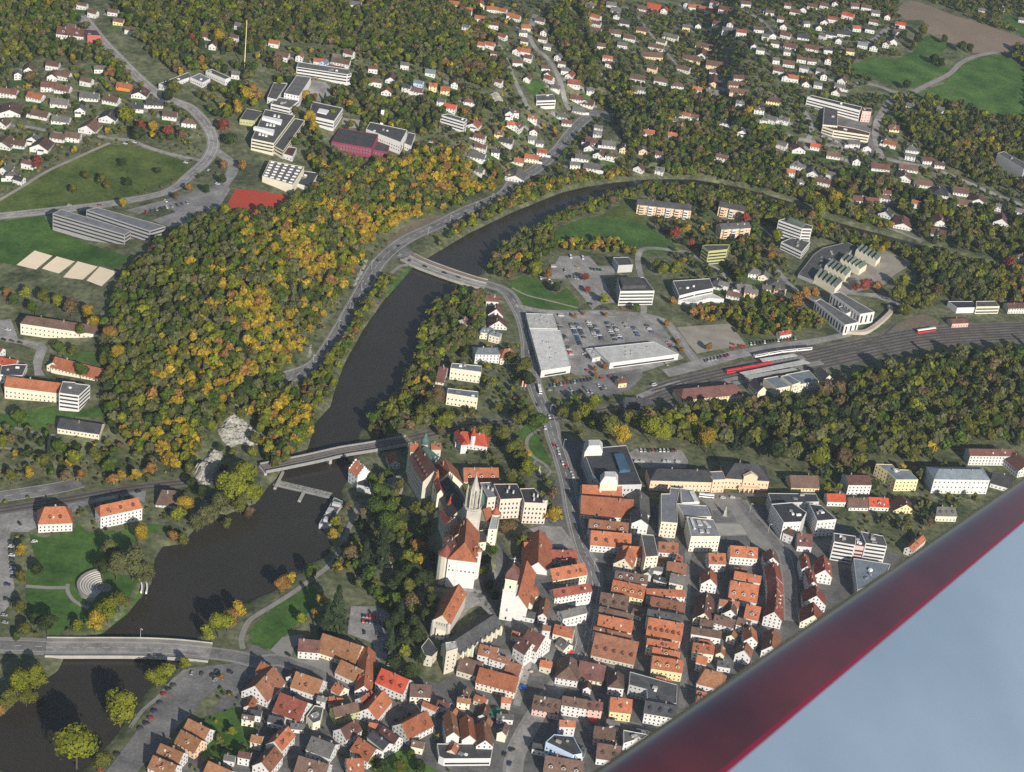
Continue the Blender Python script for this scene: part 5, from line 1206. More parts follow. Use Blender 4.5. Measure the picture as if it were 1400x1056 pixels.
for i, (pts, lab) in enumerate((([(480, 315), (510, 288), (618, 345), (592, 372)], 'sawtooth roofed green works shed, the farthest of four'), ([(395, 367), (425, 335), (542, 390), (502, 417)], 'sawtooth roofed green works shed, second from the far end'), ([(310, 402), (345, 370), (457, 420), (422, 457)], 'sawtooth roofed green works shed, third from the far end'), ([(255, 457), (282, 420), (408, 480), (367, 522)], 'sawtooth roofed green works shed, nearest of four'))):
    zt = hit(*Q(*pts[0]), 7)[2]
    a_, b_, c_, d_ = [plane(*Q(*q), zt)[:2] for q in pts]    # left, back, right back, right front: teeth run a->b, repeated towards d
    root = lm('works_shed', lab, 'works shed', (*((a_ + c_) / 2), zt - 7), 'sawtooth works sheds')
    wb = MB(); wb.prism([tuple(p) for p in (a_, b_, c_, d_)], zt - 9, zt); wb.build('wall', [MW['c']], root)
    mask_poly([a_, b_, c_, d_], 1, 2)
    for k in range(5):
        p0, p1 = a_ + (d_ - a_) * k / 5, a_ + (d_ - a_) * (k + 1) / 5
        q0, q1 = b_ + (c_ - b_) * k / 5, b_ + (c_ - b_) * (k + 1) / 5
        m0, m1 = p0 + (p1 - p0) * .22, q0 + (q1 - q0) * .22
        tb = MB(); z1 = zt + 3.0; zc = zt + .02
        tb.face([(*m0, z1), (*p1, zc), (*q1, zc), (*m1, z1)], 0); tb.face([(*p0, zc), (*m0, z1), (*m1, z1), (*q0, zc)], 1)
        tb.face([(*p0, zc), (*p1, zc), (*m0, z1)], 2); tb.face([(*q0, zc), (*q1, zc), (*m1, z1)], 2)
        tb.build('sawtooth_roof', [MR['G'], M_GLASS, MW['c']], root)
for lab, pts, h in (('white comb-fronted school wing beside the railway, the lower one', [(258, 592), (286, 578), (498, 706), (420, 722)], 11), ('white comb-fronted school wing beside the railway, the upper one', [(345, 548), (392, 540), (584, 650), (505, 662)], 12)):
    root, poly, zt, zb = flat_house([Q(*q) for q in pts], h, 'g', 'w', name='school_building', cat='school', fixed=lab, win=False)
    for i in range(len(poly)): face_windows(root, [o for o in root.children if o.name.startswith('wall')][0], poly[i], poly[(i + 1) % len(poly)], zb, zt, storey=20, first=h * .48, pitch=4.2, size=(2.2, h * .72), limit=14)
flat_house([Q(*q) for q in [(385, 622), (432, 610), (472, 640), (425, 662)]], 8, 'g', 'w', name='school_link', cat='school', fixed='low link building between the two comb-fronted school wings', win=False)
flat_house([Q(*q) for q in [(1138, 592), (1242, 590), (1267, 620), (1140, 622)]], 8, 'k', 'c', name='depot_building', fixed='cream depot with dark flat roof beside the railway curve', bands=True)
flat_house([Q(*q) for q in [(985, 592), (1118, 592), (1140, 626), (1035, 628)]], 6, 'd', 'w', name='depot_building', fixed='low dark-roofed depot left of the cream depot', win=False)
ws = smooth_line(wpoly([Q(*q) for q in [(425, 768), (520, 770), (580, 740), (640, 690), (670, 655), (660, 628)]], .0)); b = MB(); ribbon_faces(b, ws, 4.0, 3.2)
for s in (-1, 1):
    tn = np.gradient(ws, axis=0); tn /= np.linalg.norm(tn, axis=1)[:, None]; ed = ws + s * 2.0 * np.c_[-tn[:, 1], tn[:, 0]]
    for p, q in zip(ed[:-1], ed[1:]): b.face([(*p, Z(*p) - 1), (*q, Z(*q) - 1), (*q, Z(*q) + 3.2), (*p, Z(*p) + 3.2)])
o = b.build('ramp_wall', [mat('pale_ramp', (.47, .42, .35), var=.12)], org=(0, 0, 0)); note(o, None, 'wall', pix((*ws[len(ws) // 2], 3)), None, 'curved pale retaining wall winding around the comb-fronted school')

# --- offices by the river park
R_ = tl(580, 400, 5.28)
for lab, pts, h, rf, wl in (('cream office palace with blue-grey roof, the upper of the pair', [(200, 508), (415, 530), (412, 575), (190, 545)], 11, 'u', 'c'), ('cream office palace with blue-grey roof, the lower of the pair', [(172, 690), (390, 715), (388, 762), (165, 728)], 11, 'u', 'c')):
    flat_house([R_(*q) for q in pts], h, rf, wl, name='office_building', cat='office building', fixed=lab, winlimit=40, storey=4.4, pitch=3.0, extras=2)
gabled(*R_(110, 535), *R_(165, 545), *R_(52, 655), 10, 'mc', name='office_wing', cat='office building', fixed='maroon-roofed side wing left of the cream office palaces', group=None, pitch=40)
flat_house([R_(*q) for q in [(65, 672), (165, 685), (160, 735), (72, 712)]], 5, 'k', 'w', name='office_link', cat='office building', fixed='low flat link left of the lower cream palace', win=False, extras=2)
rv = lm('turret_villa', 'white villa with bright red hipped roofs and a pointed red turret', 'villa', (*hit(*K(1180, 330))[:2], float(hit(*K(1180, 330))[2])))
g_ = rv.location[2]
cg(rv, K, (1128, 245, 1248, 262, 1142, 312), g_ + 12, g_ - 1, 'R', 'w', 46, hip=.6, winlimit=24)
cg(rv, K, (1105, 238, 1140, 300, 1090, 262), g_ + 11.5, g_ - 1, 'R', 'w', 46, hip=.3, winlimit=10, win=False, names=('side_wing', 'side_roof'))
turret(rv, plane(*K(1190, 262), g_ + 14), 2.0, g_ + 4, g_ + 13, g_ + 21, MW['w'], MR['R'], n=8)
ml = lm('mill_tower', 'narrow white stepped-gable mill house with orange roof in the castle shadow', 'house', (*plane(*K(525, 540), 0)[:2], 0.0))
w, r, cc = cg(ml, K, (545, 405, 592, 445, 503, 450), 17, -1, 'o', 'w', 50, winlimit=20, chim=2)
for i in (1, 3):
    p, q = cc[i], cc[(i + 1) % 4]; u_ = unit(q - p); n_ = np.array([u_[1], -u_[0]]); L_ = np.linalg.norm(q - p); b = MB()
    for k in range(7):
        t_ = (k + .5) / 7; hh = 17.8 - abs(t_ - .5) * 2 * (L_ / 2) * 1.19
        b.box(p + u_ * L_ * t_ + n_ * .05, u_, n_, L_ / 7, .5, 6, hh)
    b.build('stepped_gable', [M_WHITE], ml)
flat_house([K(*q) for q in [(560, 500), (620, 515), (632, 555), (552, 540)]], 6, 'd', 'l', name='mill_annex', cat='house', fixed='low grey annex right of the white mill house', win=False)

# --- station
X = tl(920, 440, 5.385)
st = lm('railway_station', 'station building with blue-grey metal roofs and cream gabled pavilions', 'station', (*hit(*X(830, 500))[:2], 0.0))
fb(st, X, [(668, 418), (1002, 356), (1076, 436), (762, 492)], 8.5, 0, 'u', 'c', win=True, winlimit=30, storey=4)
fb(st, X, [(795, 400), (850, 390), (940, 445), (880, 465)], 11, 0, 'u', 'c', win=True, winlimit=8, name='middle_pavilion')
cg(st, X, (600, 412, 668, 478, 714, 470), 13, 0, 'd', 'c', 45, winlimit=14, names=('end_pavilion', 'slate_roof'))
cg(st, X, (1082, 325, 1152, 392, 1200, 392), 13, 0, 'd', 'c', 45, winlimit=14, names=('end_pavilion', 'slate_roof'))
def canopy(lab, pts, h):
    p = wpoly([X(*q) for q in pts], h); c = np.mean(p, axis=0)
    root = lm('platform_canopy', lab, 'canopy', (c[0], c[1], c[2] - h), 'platform canopies')
    b = MB(); b.prism([tuple(q[:2]) for q in p], c[2] - .35, c[2], 0, None, True); b.build('canopy_roof', [MR['L']], root)
    for k in range(8):
        f = p[0] + (p[1] - p[0]) * (k + .5) / 8; e = p[3] + (p[2] - p[3]) * (k + .5) / 8; m_ = (f + e) / 2
        b = MB(); b.tube((m_[0], m_[1], c[2] - h), (m_[0], m_[1], c[2] - .3), .18); b.build('post', [M_DARKM], root)
    pb = [(np.array(p[0]) * .5 + np.array(p[3]) * .5), (np.array(p[1]) * .5 + np.array(p[2]) * .5)]
    u_ = unit((pb[1] - pb[0])[:2]); mb_ = MB(); mb_.box((pb[0] + pb[1]) / 2, u_, (-u_[1], u_[0]), np.linalg.norm((pb[1] - pb[0])[:2]) * 1.5, 6.5, -.5, .85)
    tag(mb_.build('station_platform', [M_PAVE], org=(0, 0, 0)), kind='structure')
canopy('long pale platform canopy beside the red train', [(490, 372), (962, 280), (1012, 304), (530, 392)], 4.5)
canopy('short pale platform canopy beyond the red train', [(638, 272), (892, 235), (918, 250), (660, 294)], 4.5)
canopy('low pale canopy against the station building', [(520, 398), (890, 340), (922, 355), (560, 420)], 4.0)
M_TRAINRED = mat('train_red', (.50, .035, .045), var=.05, rough=.5)
def train(lab, pts, ncar, body, roofm, name='passenger_train'):
    line = smooth_line(wpoly([X(*q) for q in pts], 2.4), 1.0)
    root = lm(name, lab, 'train', (line[0][0], line[0][1], .6))
    tot = len(line) - 1
    for k in range(ncar):
        p, q = line[int(tot * k / ncar)], line[int(tot * (k + 1) / ncar)]
        u_ = unit(q - p); n_ = np.array([-u_[1], u_[0]]); L_ = np.linalg.norm(q - p) - .5; c = (p + q) / 2
        b = MB(); b.box(c, u_, n_, L_, 2.9, .9, 3.7); w_ = b.build('train_car', [body], root)
        b = MB()
        prof = [(-1.45, 3.7), (-1.1, 4.15), (0, 4.3), (1.1, 4.15), (1.45, 3.7)]
        for (y0, z0), (y1, z1) in zip(prof[:-1], prof[1:]):
            b.face([(*(c - u_ * L_ / 2 + n_ * y0), z0), (*(c + u_ * L_ / 2 + n_ * y0), z0), (*(c + u_ * L_ / 2 + n_ * y1), z1), (*(c - u_ * L_ / 2 + n_ * y1), z1)])
        for s in (-1, 1): b.face([(*(c + s * u_ * L_ / 2 + n_ * y), z) for y, z in prof])
        b.build('car_roof', [roofm], w_)
        for s in (-1, 1):
            b = MB(); f = c + n_ * s * 1.48; b.face([(*(f - u_ * L_ * .46), 2.2), (*(f + u_ * L_ * .46), 2.2), (*(f + u_ * L_ * .46), 3.2), (*(f - u_ * L_ * .46), 3.2)]); b.build('window_band', [M_GLASS], w_)
        b = MB(); b.box(c, u_, n_, L_ * .86, 2.2, .35, .9); b.build('bogies', [M_DARKM], w_)
train('bright red passenger train standing at the station platform', [(390, 366), (560, 335), (728, 303)], 3, M_TRAINRED, M_TRAINRED)
train('white and dark railcar standing beyond the platform canopies', [(600, 248), (800, 212), (1022, 190)], 4, M_WHITE, MR['k'])
X = tl(1050, 264, 4)
train('short red and white railcar on the far track by the curve', [(815, 756), (915, 742)], 1, M_TRAINRED, M_WHITE)

# --- bridges and weir
def deck(root, line, w, zt, th, name, material, shift=0.0, off=0.0):
    tn = np.gradient(line, axis=0); tn /= np.linalg.norm(tn, axis=1)[:, None]; nr = np.c_[-tn[:, 1], tn[:, 0]]
    a, b = line + nr * (shift - w / 2), line + nr * (shift + w / 2)
    m = MB()
    for i in range(len(line) - 1):
        A, B, C_, D = a[i], a[i + 1], b[i + 1], b[i]
        m.face([(*A, zt), (*B, zt), (*C_, zt), (*D, zt)][::1]); m.face([(*A, zt - th), (*D, zt - th), (*C_, zt - th), (*B, zt - th)])
        m.face([(*A, zt - th), (*B, zt - th), (*B, zt), (*A, zt)]); m.face([(*D, zt), (*C_, zt), (*C_, zt - th), (*D, zt - th)])
    for i, k in ((0, 1), (-1, -1)): m.face([(*a[i], zt - th), (*a[i], zt), (*b[i], zt), (*b[i], zt - th)])
    return m.build(name, [material], root)
def pier(root, p, u_, n_, lu, lv, z1):
    b = MB(); b.box(p, u_, n_, lu, lv, -6, z1); b.build('pier', [M_CONC], root)
Q = tl(480, 320, 5.385)
ln = smooth_line([plane(*Q(*q), .8) for q in [(395, 175), (500, 225), (700, 300), (900, 365), (985, 385)]])
rb = lm('road_bridge', 'long concrete road bridge over the river beside the road junction', 'bridge', (*ln[len(ln) // 2], .8))
ln_u = unit(ln[-1] - ln[0]); nn_ = np.array([-ln_u[1], ln_u[0]]); nn_ = nn_ if nn_[1] > 0 else -nn_; sg = 1 if np.array([-ln_u[1], ln_u[0]])[1] > 0 else -1
deck(rb, ln, 13, .75, 1.6, 'deck', M_CONC); deck(rb, ln, 9, .80, .03, 'carriageway', M_ASPH2)
for s in (-1, 1): deck(rb, ln, .35, 1.75, .95, 'parapet', M_CONC, shift=s * 6.4)
deck(rb, ln, .35, .84, .02, 'centre_line', M_LINE)
deck(rb, ln, 5.2, .9, 1.8, 'track_deck', M_PAVE, shift=sg * 10.5)
for s in (-1.5, 1.5): deck(rb, ln, .8, 1.05, .12, 'rust_strip', mat('rusty_brown', (.16, .075, .05), var=.2), shift=sg * (10.5 + s))
deck(rb, ln, .3, 1.9, 1.0, 'railing', M_CONC, shift=sg * 13.0)
for f in (.12, .5, .86): pier(rb, ln[int(len(ln) * f)] + nn_ * 4, ln_u, nn_, 1.6, 18, -.7)
Q = tl(0, 792, 4)
ln = smooth_line([plane(*Q(*q), .7) for q in [(250, 372), (400, 373), (600, 373), (800, 375), (950, 382), (1060, 392), (1150, 402)]])
tb_ = lm('town_bridge', 'curved concrete town bridge with pale footways over the lower river', 'bridge', (*ln[len(ln) // 2], .7))
deck(tb_, ln, 19.5, .55, 1.5, 'deck', M_CONC); deck(tb_, ln, 11, .60, .03, 'carriageway', M_ASPH2)
for s in (-1, 1):
    deck(tb_, ln, 3.6, .72, .2, 'footway', M_PAVE, shift=s * 7.6); deck(tb_, ln, .3, 1.65, 1.1, 'railing', M_CONC, shift=s * 9.6)
    m = MB(); ribbon_faces(m, ln, .25, .0, zfun=lambda p: .66, shift=s * 4.8); m.build('edge_line', [M_LINE], tb_)
m = MB(); ribbon_faces(m, ln, .25, .0, zfun=lambda p: .66, dash=(5, 5)); m.build('centre_line', [M_LINE], tb_)
u_ = unit(ln[-1] - ln[0]); n_ = np.array([-u_[1], u_[0]])
for f in (.22, .5, .78): pier(tb_, ln[int(len(ln) * f)], u_, n_, 1.8, 16, -.9)
b = MB()
for f in (.52, .75, .98):
    pass
Q = tl(350, 570, 6.36)
ln = smooth_line([plane(*Q(*q), 4.0) for q in [(60, 440), (240, 405), (500, 352), (750, 295), (1000, 255), (1330, 195)]])
M_GIRD = mat('girder_grey', (.25, .25, .25), var=.15, scale=.5)
rl = lm('railway_bridge', 'grey girder railway bridge over the river beside the weir', 'bridge', (*ln[len(ln) // 2], 4.0))
deck(rl, ln, 11, 3.2, .8, 'deck', M_BALLAST)
for s in (-1, 1): deck(rl, ln, .6, 4.6, 2.6, 'girder', M_GIRD, shift=s * 5.6)
for s in (-2.2, 2.2):
    deck(rl, ln, 2.5, 3.26, .04, 'sleeper_bed', M_SLEEP, shift=s)
    for r_ in (-.72, .72): deck(rl, ln, .2, 3.45, .15, 'rail', M_STEEL, shift=s + r_)
u_ = unit(ln[-1] - ln[0]); n_ = np.array([-u_[1], u_[0]])
for f in (.03, .42, .75, .98): pier(rl, ln[min(len(ln) - 1, int(len(ln) * f))], u_, n_, 2.2, 11, 2.3)
wr = lm('river_weir', 'pale concrete weir step crossing the river below the railway bridge', 'weir', (*plane(*Q(380, 620), -1)[:2], -1.0))
wl_ = smooth_line([plane(*Q(*q), -1.2) for q in [(150, 585), (300, 620), (450, 655), (640, 700)]])
m = MB(); ribbon_faces(m, wl_, 2.4, 0, zfun=lambda p: -1.55); m.build('weir_crest', [M_CONC], wr)
m = MB(); ribbon_faces(m, wl_, 9, 0, zfun=lambda p: -1.85, shift=3.0); m.build('spillway', [mat('white_water', (.25, .25, .23), var=.5, scale=.5, fine=.3)], wr)
for q, (lu, lv) in (((395, 685), (2.2, 12)), ((200, 540), (2, 24))):
    p = plane(*Q(*q), 0); b = MB(); d_ = unit(plane(*Q(q[0] + 30, q[1] - 60), 0)[:2] - p[:2]); b.box(p, d_, (-d_[1], d_[0]), lv, lu, -5, -.6); b.build('weir_pier', [M_CONC], wr)
pw = lm('power_station', 'narrow grey river power station at the end of the weir', 'power station', (*plane(*Q(650, 820), 0)[:2], 0.0))
fb(pw, Q, [(680, 700), (760, 735), (640, 940), (548, 930)], 2.2, -3, 'g', 'l', win=False, mask=True)
for q, (lu, lv, h) in (((640, 830), (7, 4, 5)), ((610, 890), (4, 3, 4)), ((700, 760), (3, 6, 4))):
    p = plane(*Q(*q), 3); d_ = unit(plane(*Q(680, 700), 3)[:2] - plane(*Q(548, 930), 3)[:2]); b = MB(); b.box(p, d_, (-d_[1], d_[0]), lu, lv, 1, h); b.build('machine_house', [MW['l']], pw)

# --- amphitheatre in the river park
Q = tl(60, 740, 7.77)
c = hit(*Q(640, 495)); L0 = hit(*Q(362, 495)); L1 = hit(*Q(228, 500)); Rr = hit(*Q(1090, 470))
r_in, r_out = np.linalg.norm(L0[:2] - c[:2]), np.linalg.norm(L1[:2] - c[:2])
am = lm('amphitheatre', 'round open-air amphitheatre with stepped stone rows in the river park', 'amphitheatre', (c[0], c[1], c[2]))
ang = lambda q: math.atan2(*(hit(*Q(*q))[:2] - c[:2])[::-1])
a0, a1 = ang((580, 315)), ang((520, 655))
if a1 < a0: a1 += 2 * math.pi
def ring(name, r0, r1, z0, z1, a0, a1, material, n=40):
    m = MB()
    for k in range(n):
        t0, t1 = a0 + (a1 - a0) * k / n, a0 + (a1 - a0) * (k + 1) / n
        f = lambda r, t, z: (c[0] + r * math.cos(t), c[1] + r * math.sin(t), z)
        m.face([f(r0, t0, z1), f(r1, t0, z1), f(r1, t1, z1), f(r0, t1, z1)]); m.face([f(r0, t1, z0), f(r0, t0, z0), f(r0, t0, z1), f(r0, t1, z1)]); m.face([f(r1, t0, z0), f(r1, t1, z0), f(r1, t1, z1), f(r1, t0, z1)])
    for t in (a0, a1): m.face([f(r0, t, z0), f(r1, t, z0), f(r1, t, z1), f(r0, t, z1)])
    return m.build(name, [material], am)
M_STEP = mat('stone_step', (.25, .24, .22), var=.15, scale=.3, fine=.1); M_EDGE = mat('pale_step_edge', (.60, .58, .53), var=.08)  # grey treads and pale edges set apart to imitate risers in shadow
for k in range(7):
    f0, f1 = .30 + .70 * k / 7, .30 + .70 * (k + .93) / 7
    ring('seating_step', r_in * f0, r_in * f1, c[2] - 1, c[2] + .3 + .38 * k, a0, a1, M_STEP); ring('step_edge', r_in * f0 - .1, r_in * f0 + .55, c[2] - 1, c[2] + .36 + .38 * k, a0, a1, M_EDGE)
ring('rim_wall', r_in * .995, r_in * 1.05, c[2] - 1, c[2] + 3.2, a0, a1, M_PAVE)
ring('outer_walk', r_out * .90, r_out * 1.0, c[2] - 1, c[2] + .4, ang((520, 272)), ang((450, 748)) + (2 * math.pi if ang((450, 748)) < ang((520, 272)) else 0), M_PAVE)
ar = np.linalg.norm(Rr[:2] - c[:2]); b0, b1 = ang((1000, 555)), ang((1085, 385))
if b1 < b0: b1 += 2 * math.pi
for f in (1.0, .88): ring('stage_wall', ar * f - .5, ar * f + .5, c[2] - 1, c[2] + .7, b0, b1, M_WHITE)
ring('stage_floor', 0.5, r_in * .29, c[2] - 1, c[2] + .25, 0, 2 * math.pi, M_PAVE)
mask_poly([c[:2] + np.array([math.cos(t), math.sin(t)]) * r_out for t in np.linspace(0, 6.283, 24)], 2)

# --- masts, monuments, lamps
ms = hit(334, 95); hgt = 54.0
o = lm('radio_mast', 'tall thin pale mast rising above the upper wood', 'mast', tuple(ms))
b = MB(); b.tube(ms - [0, 0, 1], ms + [0, 0, hgt], .55, .3, 6); b.build('pole', [MW['y']], o)
b = MB(); b.tube(ms, ms + [0, 0, .8], 1.6, 1.6, 8); b.build('footing', [M_CONC], o)
cs = hit(*tl(320, 130, 5.385)(1085, 222)); o = lm('chimney_stack', 'square white chimney behind the school halls', 'chimney', tuple(cs))
b = MB(); b.box(cs, (1, .1), (-.1, 1), 3.0, 3.0, cs[2] - 1, cs[2] + 17, 0); b.build('shaft', [M_WHITE], o); b = MB(); b.box(cs, (1, .1), (-.1, 1), 1.8, 1.8, cs[2] + 16.9, cs[2] + 17.5, 0); b.build('flue', [M_DARKM], o)
p = hit(*tl(880, 620, 8)(885, 680)); o = lm('monument', 'pale stone statue on a tall pedestal in the town square', 'monument', tuple(p))
b = MB(); b.box(p, (1, 0), (0, 1), 3.2, 3.2, p[2] - .5, p[2] + 1); b.box(p, (1, 0), (0, 1), 2, 2, p[2] + 1, p[2] + 5); b.build('pedestal', [M_STONE], o)
b = MB(); b.lathe(p, [(.75, p[2] + 5), (.55, p[2] + 6), (.7, p[2] + 7), (.35, p[2] + 7.6), (.32, p[2] + 8.2), (0, p[2] + 8.5)], 10); b.build('statue', [M_STONE], o)
p = hit(*tl(700, 528, 4)(147, 478)); o = lm('monument', 'slim pale monument on a round bed in the palace garden', 'monument', tuple(p))
b = MB(); b.lathe(p, [(3.4, p[2]), (3.4, p[2] + .5), (0, p[2] + .5)], 16); b.build('round_bed', [M_PAVE], o)
b = MB(); b.lathe(p, [(1.2, p[2] + .4), (1.0, p[2] + 3), (.5, p[2] + 3.2), (.35, p[2] + 7), (0, p[2] + 7.6)], 8); b.build('obelisk', [M_STONE], o)
LAMPS = [(769, 792 + 315 / 4 - 400)] if False else []
def lamp(px, py, h=8.0, z=None, lab=None):
    p = hit(px, py) if z is None else plane(px, py, z)
    o = empty('street_lamp', tuple(p))
    b = MB(); b.tube(p, p + [0, 0, h], .14, .09, 6); b.build('post', [MW['l']], o)
    b = MB(); b.tube(p + [0, 0, h], p + [.9, -.6, h + .25], .08, .08, 5); b.box(p + [1.1, -.7, 0], (.8, -.5), (.5, .8), 1.0, .4, h + .12, h + .34); b.build('lamp_head', [M_WHITE], o)
    note(o, None, 'street lamp', pix(p), 'street lamps along the roads', lab)
lamp(192, 874, 9, .6, 'tall street lamp on the far footway of the town bridge')
for i, (x, y) in enumerate([(428, 498), (447, 476), (463, 450), (478, 424), (494, 396), (508, 368), (585, 322), (615, 306), (650, 288), (672, 276)]): lamp(x, y, 9, None, 'slim street lamp along the riverside valley road')
for i, (x, y) in enumerate([(752, 565), (770, 612), (786, 672), (800, 740), (812, 776)]): lamp(x, y, 8, None, 'slim street lamp along the palace street')
for i, (x, y) in enumerate([(975, 655), (1010, 665), (1025, 700), (1050, 728)]): lamp(x, y, 8, None, 'slim street lamp around the town square')
# ------------------------------------------------------------------ rocks
def rock_patch(label, pxs, hmax, seed=0):
    poly = np.array([p[:2] for p in wpoly(pxs)])
    x0, y0 = poly.min(0) - 2; x1, y1 = poly.max(0) + 2
    st_ = 1.3
    xs, ys = np.arange(x0, x1, st_), np.arange(y0, y1, st_)
    xx, yy = np.meshgrid(xs, ys); s = sdf_poly(np.c_[xx.ravel(), yy.ravel()], poly).reshape(xx.shape)
    r_ = np.random.default_rng(seed)
    prof = np.clip(-s / 5.0, 0, 1)
    n = np.zeros_like(xx)
    for f, a in ((.12, 1.0), (.3, .6), (.7, .45), (1.6, .3)):
        ph = r_.uniform(0, 6.28, 4)
        n += a * np.abs(np.sin(xx * f + ph[0] + 1.5 * np.sin(yy * f * .7 + ph[1])) * np.sin(yy * f * 1.1 + ph[2] + np.sin(xx * f * .6 + ph[3])))
    n = np.round(n * 3) / 3 * .7 + n * .3
    z = Z(xx, yy) - .6 + prof * (.5 + hmax * n * .55) + r_.uniform(-.2, .2, xx.shape) * prof
    idx = -np.ones(xx.shape, int); ok = s < 0.5; idx[ok] = np.arange(ok.sum())
    co = np.c_[xx[ok], yy[ok], z[ok]]
    fs = [(idx[j, i], idx[j, i + 1], idx[j + 1, i + 1], idx[j + 1, i]) for j in range(len(ys) - 1) for i in range(len(xs) - 1) if ok[j, i] and ok[j, i + 1] and ok[j + 1, i + 1] and ok[j + 1, i]]
    me = bpy.data.meshes.new('rock_outcrop'); me.from_pydata(co.tolist(), [], [tuple(map(int, f)) for f in fs]); me.materials.append(M_ROCK); me.update()
    o = link('rock_outcrop', me); c = poly.mean(0); note(o, None, 'rock', pix((*c, float(Z(*c)))), None, label)
    mask_poly(poly, 2, -3.5)
rock_patch('large white limestone outcrop at the wood edge above the river', T(0, 528, 4, [(1185, 240), (1215, 180), (1270, 140), (1340, 190), (1430, 235), (1445, 310), (1390, 335), (1310, 322), (1255, 345), (1215, 310)]), 6, 1)
rock_patch('white limestone crag standing over the riverside track', T(0, 528, 4, [(1040, 455), (1085, 430), (1120, 385), (1150, 345), (1215, 330), (1225, 395), (1185, 450), (1160, 540), (1095, 548), (1060, 500)]), 8, 2)
rock_patch('pale rock face on the wooded slope beside the valley road bend', [(490, 368), (496, 352), (505, 348), (504, 360), (497, 374), (488, 392), (480, 394), (482, 382)], 4, 3)
rock_patch('grey rock face on the wooded slope above the valley road', [(417, 486), (420, 472), (428, 468), (429, 480), (424, 492)], 4, 4)
rock_patch('small pale crag among trees beside the village street', [(662, 130), (680, 125), (692, 140), (680, 148), (664, 145)], 5, 5)
rock_patch('bare rock under the river side of the castle', T(350, 528, 4, [(715, 480), (760, 470), (820, 520), (800, 600), (770, 610), (740, 560), (710, 540)]), 5, 6)

# ------------------------------------------------------------------ garden lawns and paved yards of the outer quarters
_gl, _gp = MB(), MB()
for _x, _y, _l, _c in _far:
    _M = hit(_x, _y, 6)[:2]; _a = random.gauss(-.06, .15); _u = np.array([math.cos(_a), math.sin(_a)]); _n = np.array([-_u[1], _u[0]])
    for _mb, _w, _d, _off, _pr in ((_gl, random.uniform(10, 17), random.uniform(6, 10), -_n * random.uniform(8, 11) + _u * random.uniform(-4, 4), .8), (_gp, random.uniform(4, 8), random.uniform(5, 9), _u * random.choice((-1, 1)) * random.uniform(8, 10), .7)):
        if random.random() > _pr: continue
        _c0 = _M + _off; _q = np.array([_c0 + _u * sx * _w / 2 + _n * sy * _d / 2 for sx, sy in ((-1, -1), (1, -1), (1, 1), (-1, 1))])
        if masked(_q[:, 0], _q[:, 1], 6).any() or (rivd(_q[:, 0], _q[:, 1]) < 4).any(): continue
        _z = Z(_q[:, 0], _q[:, 1]) + (.30 if _mb is _gl else .36)
        _mb.face([(*p, zz) for p, zz in zip(_q, _z)])
        if _mb is _gp or random.random() < .55: mask_poly(_q, 2)
tag(_gl.build('garden_lawn', M_GRASS, org=(0, 0, 0)), kind='structure'); tag(_gp.build('yard_paving', M_ASPH2, org=(0, 0, 0)), kind='structure')
# ------------------------------------------------------------------ trees
for _x, _y, _l, _c in FAR_REST:
    _M = hit(_x, _y, 6); mask_poly([_M[:2] + np.array(q) for q in ((-6, -5), (6, -5), (6, 5), (-6, 5))], 1, 1.5)
def ico():
    bm = __import__('bmesh').new(); __import__('bmesh').ops.create_icosphere(bm, subdivisions=2, radius=1)
    v = np.array([p.co[:] for p in bm.verts]); f = np.array([[q.index for q in p.verts] for p in bm.faces]); bm.free(); return v, f
ICV, ICF = ico()
def crown_proto(seed, nleaf, kind='broad', leaf=.2):
    """leaf clumps spread over several lobes; returns quads (n,4,3) and a tone per clump"""
    r = np.random.default_rng(seed)
    if kind == 'conifer':
        t = r.uniform(0, 1, nleaf) ** .75
        a = r.uniform(0, 6.283, nleaf); rad = (1.02 - t) * (.75 + .25 * np.sin(t * 34 + a * 2)) * r.uniform(.75, 1.05, nleaf)
        pos = np.c_[rad * np.cos(a), rad * np.sin(a), -1.3 + 2.8 * t]
        nor = np.c_[np.cos(a), np.sin(a), np.full(nleaf, .6)]
        tone = r.uniform(.7, 1.25, nleaf)
    else:
        nl = r.integers(7, 12)
        cen = r.normal(0, 1, (nl, 3)); cen /= np.linalg.norm(cen, axis=1)[:, None]; cen *= r.uniform(.3, .68, nl)[:, None]; cen[:, 2] = cen[:, 2] * 1.05 + .05
        cen[0] = (0, 0, .45); lr = r.uniform(.36, .58, nl); ltone = r.uniform(.84, 1.16, nl)
        k = r.integers(0, nl, nleaf)
        d = r.normal(0, 1, (nleaf, 3)); d /= np.linalg.norm(d, axis=1)[:, None]; d[:, 2] = np.where(d[:, 2] < -.35, -d[:, 2], d[:, 2])
        pos = cen[k] + d * (lr[k] * r.uniform(.72, 1.08, nleaf))[:, None]
        nor = d + .25 * pos
        tone = ltone[k] * r.uniform(.82, 1.2, nleaf)
    nor = nor + r.normal(0, .42, nor.shape); nor /= np.linalg.norm(nor, axis=1)[:, None]
    h = np.where(np.abs(nor[:, 2:3]) < .85, np.array([[0, 0, 1.0]]), np.array([[1.0, 0, 0]]))
    e1 = np.cross(nor, h); e1 /= np.linalg.norm(e1, axis=1)[:, None]; e2 = np.cross(nor, e1)
    a = r.uniform(0, 6.283, nleaf)[:, None]; f1 = np.cos(a) * e1 + np.sin(a) * e2; f2 = -np.sin(a) * e1 + np.cos(a) * e2
    s = leaf * r.uniform(.6, 1.35, nleaf)[:, None]
    q = np.stack([pos - f1 * s - f2 * s * .55, pos + f1 * s * .3 - f2 * s * .8, pos + f1 * s + f2 * s * .5, pos - f1 * s * .4 + f2 * s * .9], 1)
    # a core darkened as painted inner shade, so that the sky of the other side shows only through gaps between lobes
    if kind == 'conifer':
        core = None
    return q, tone
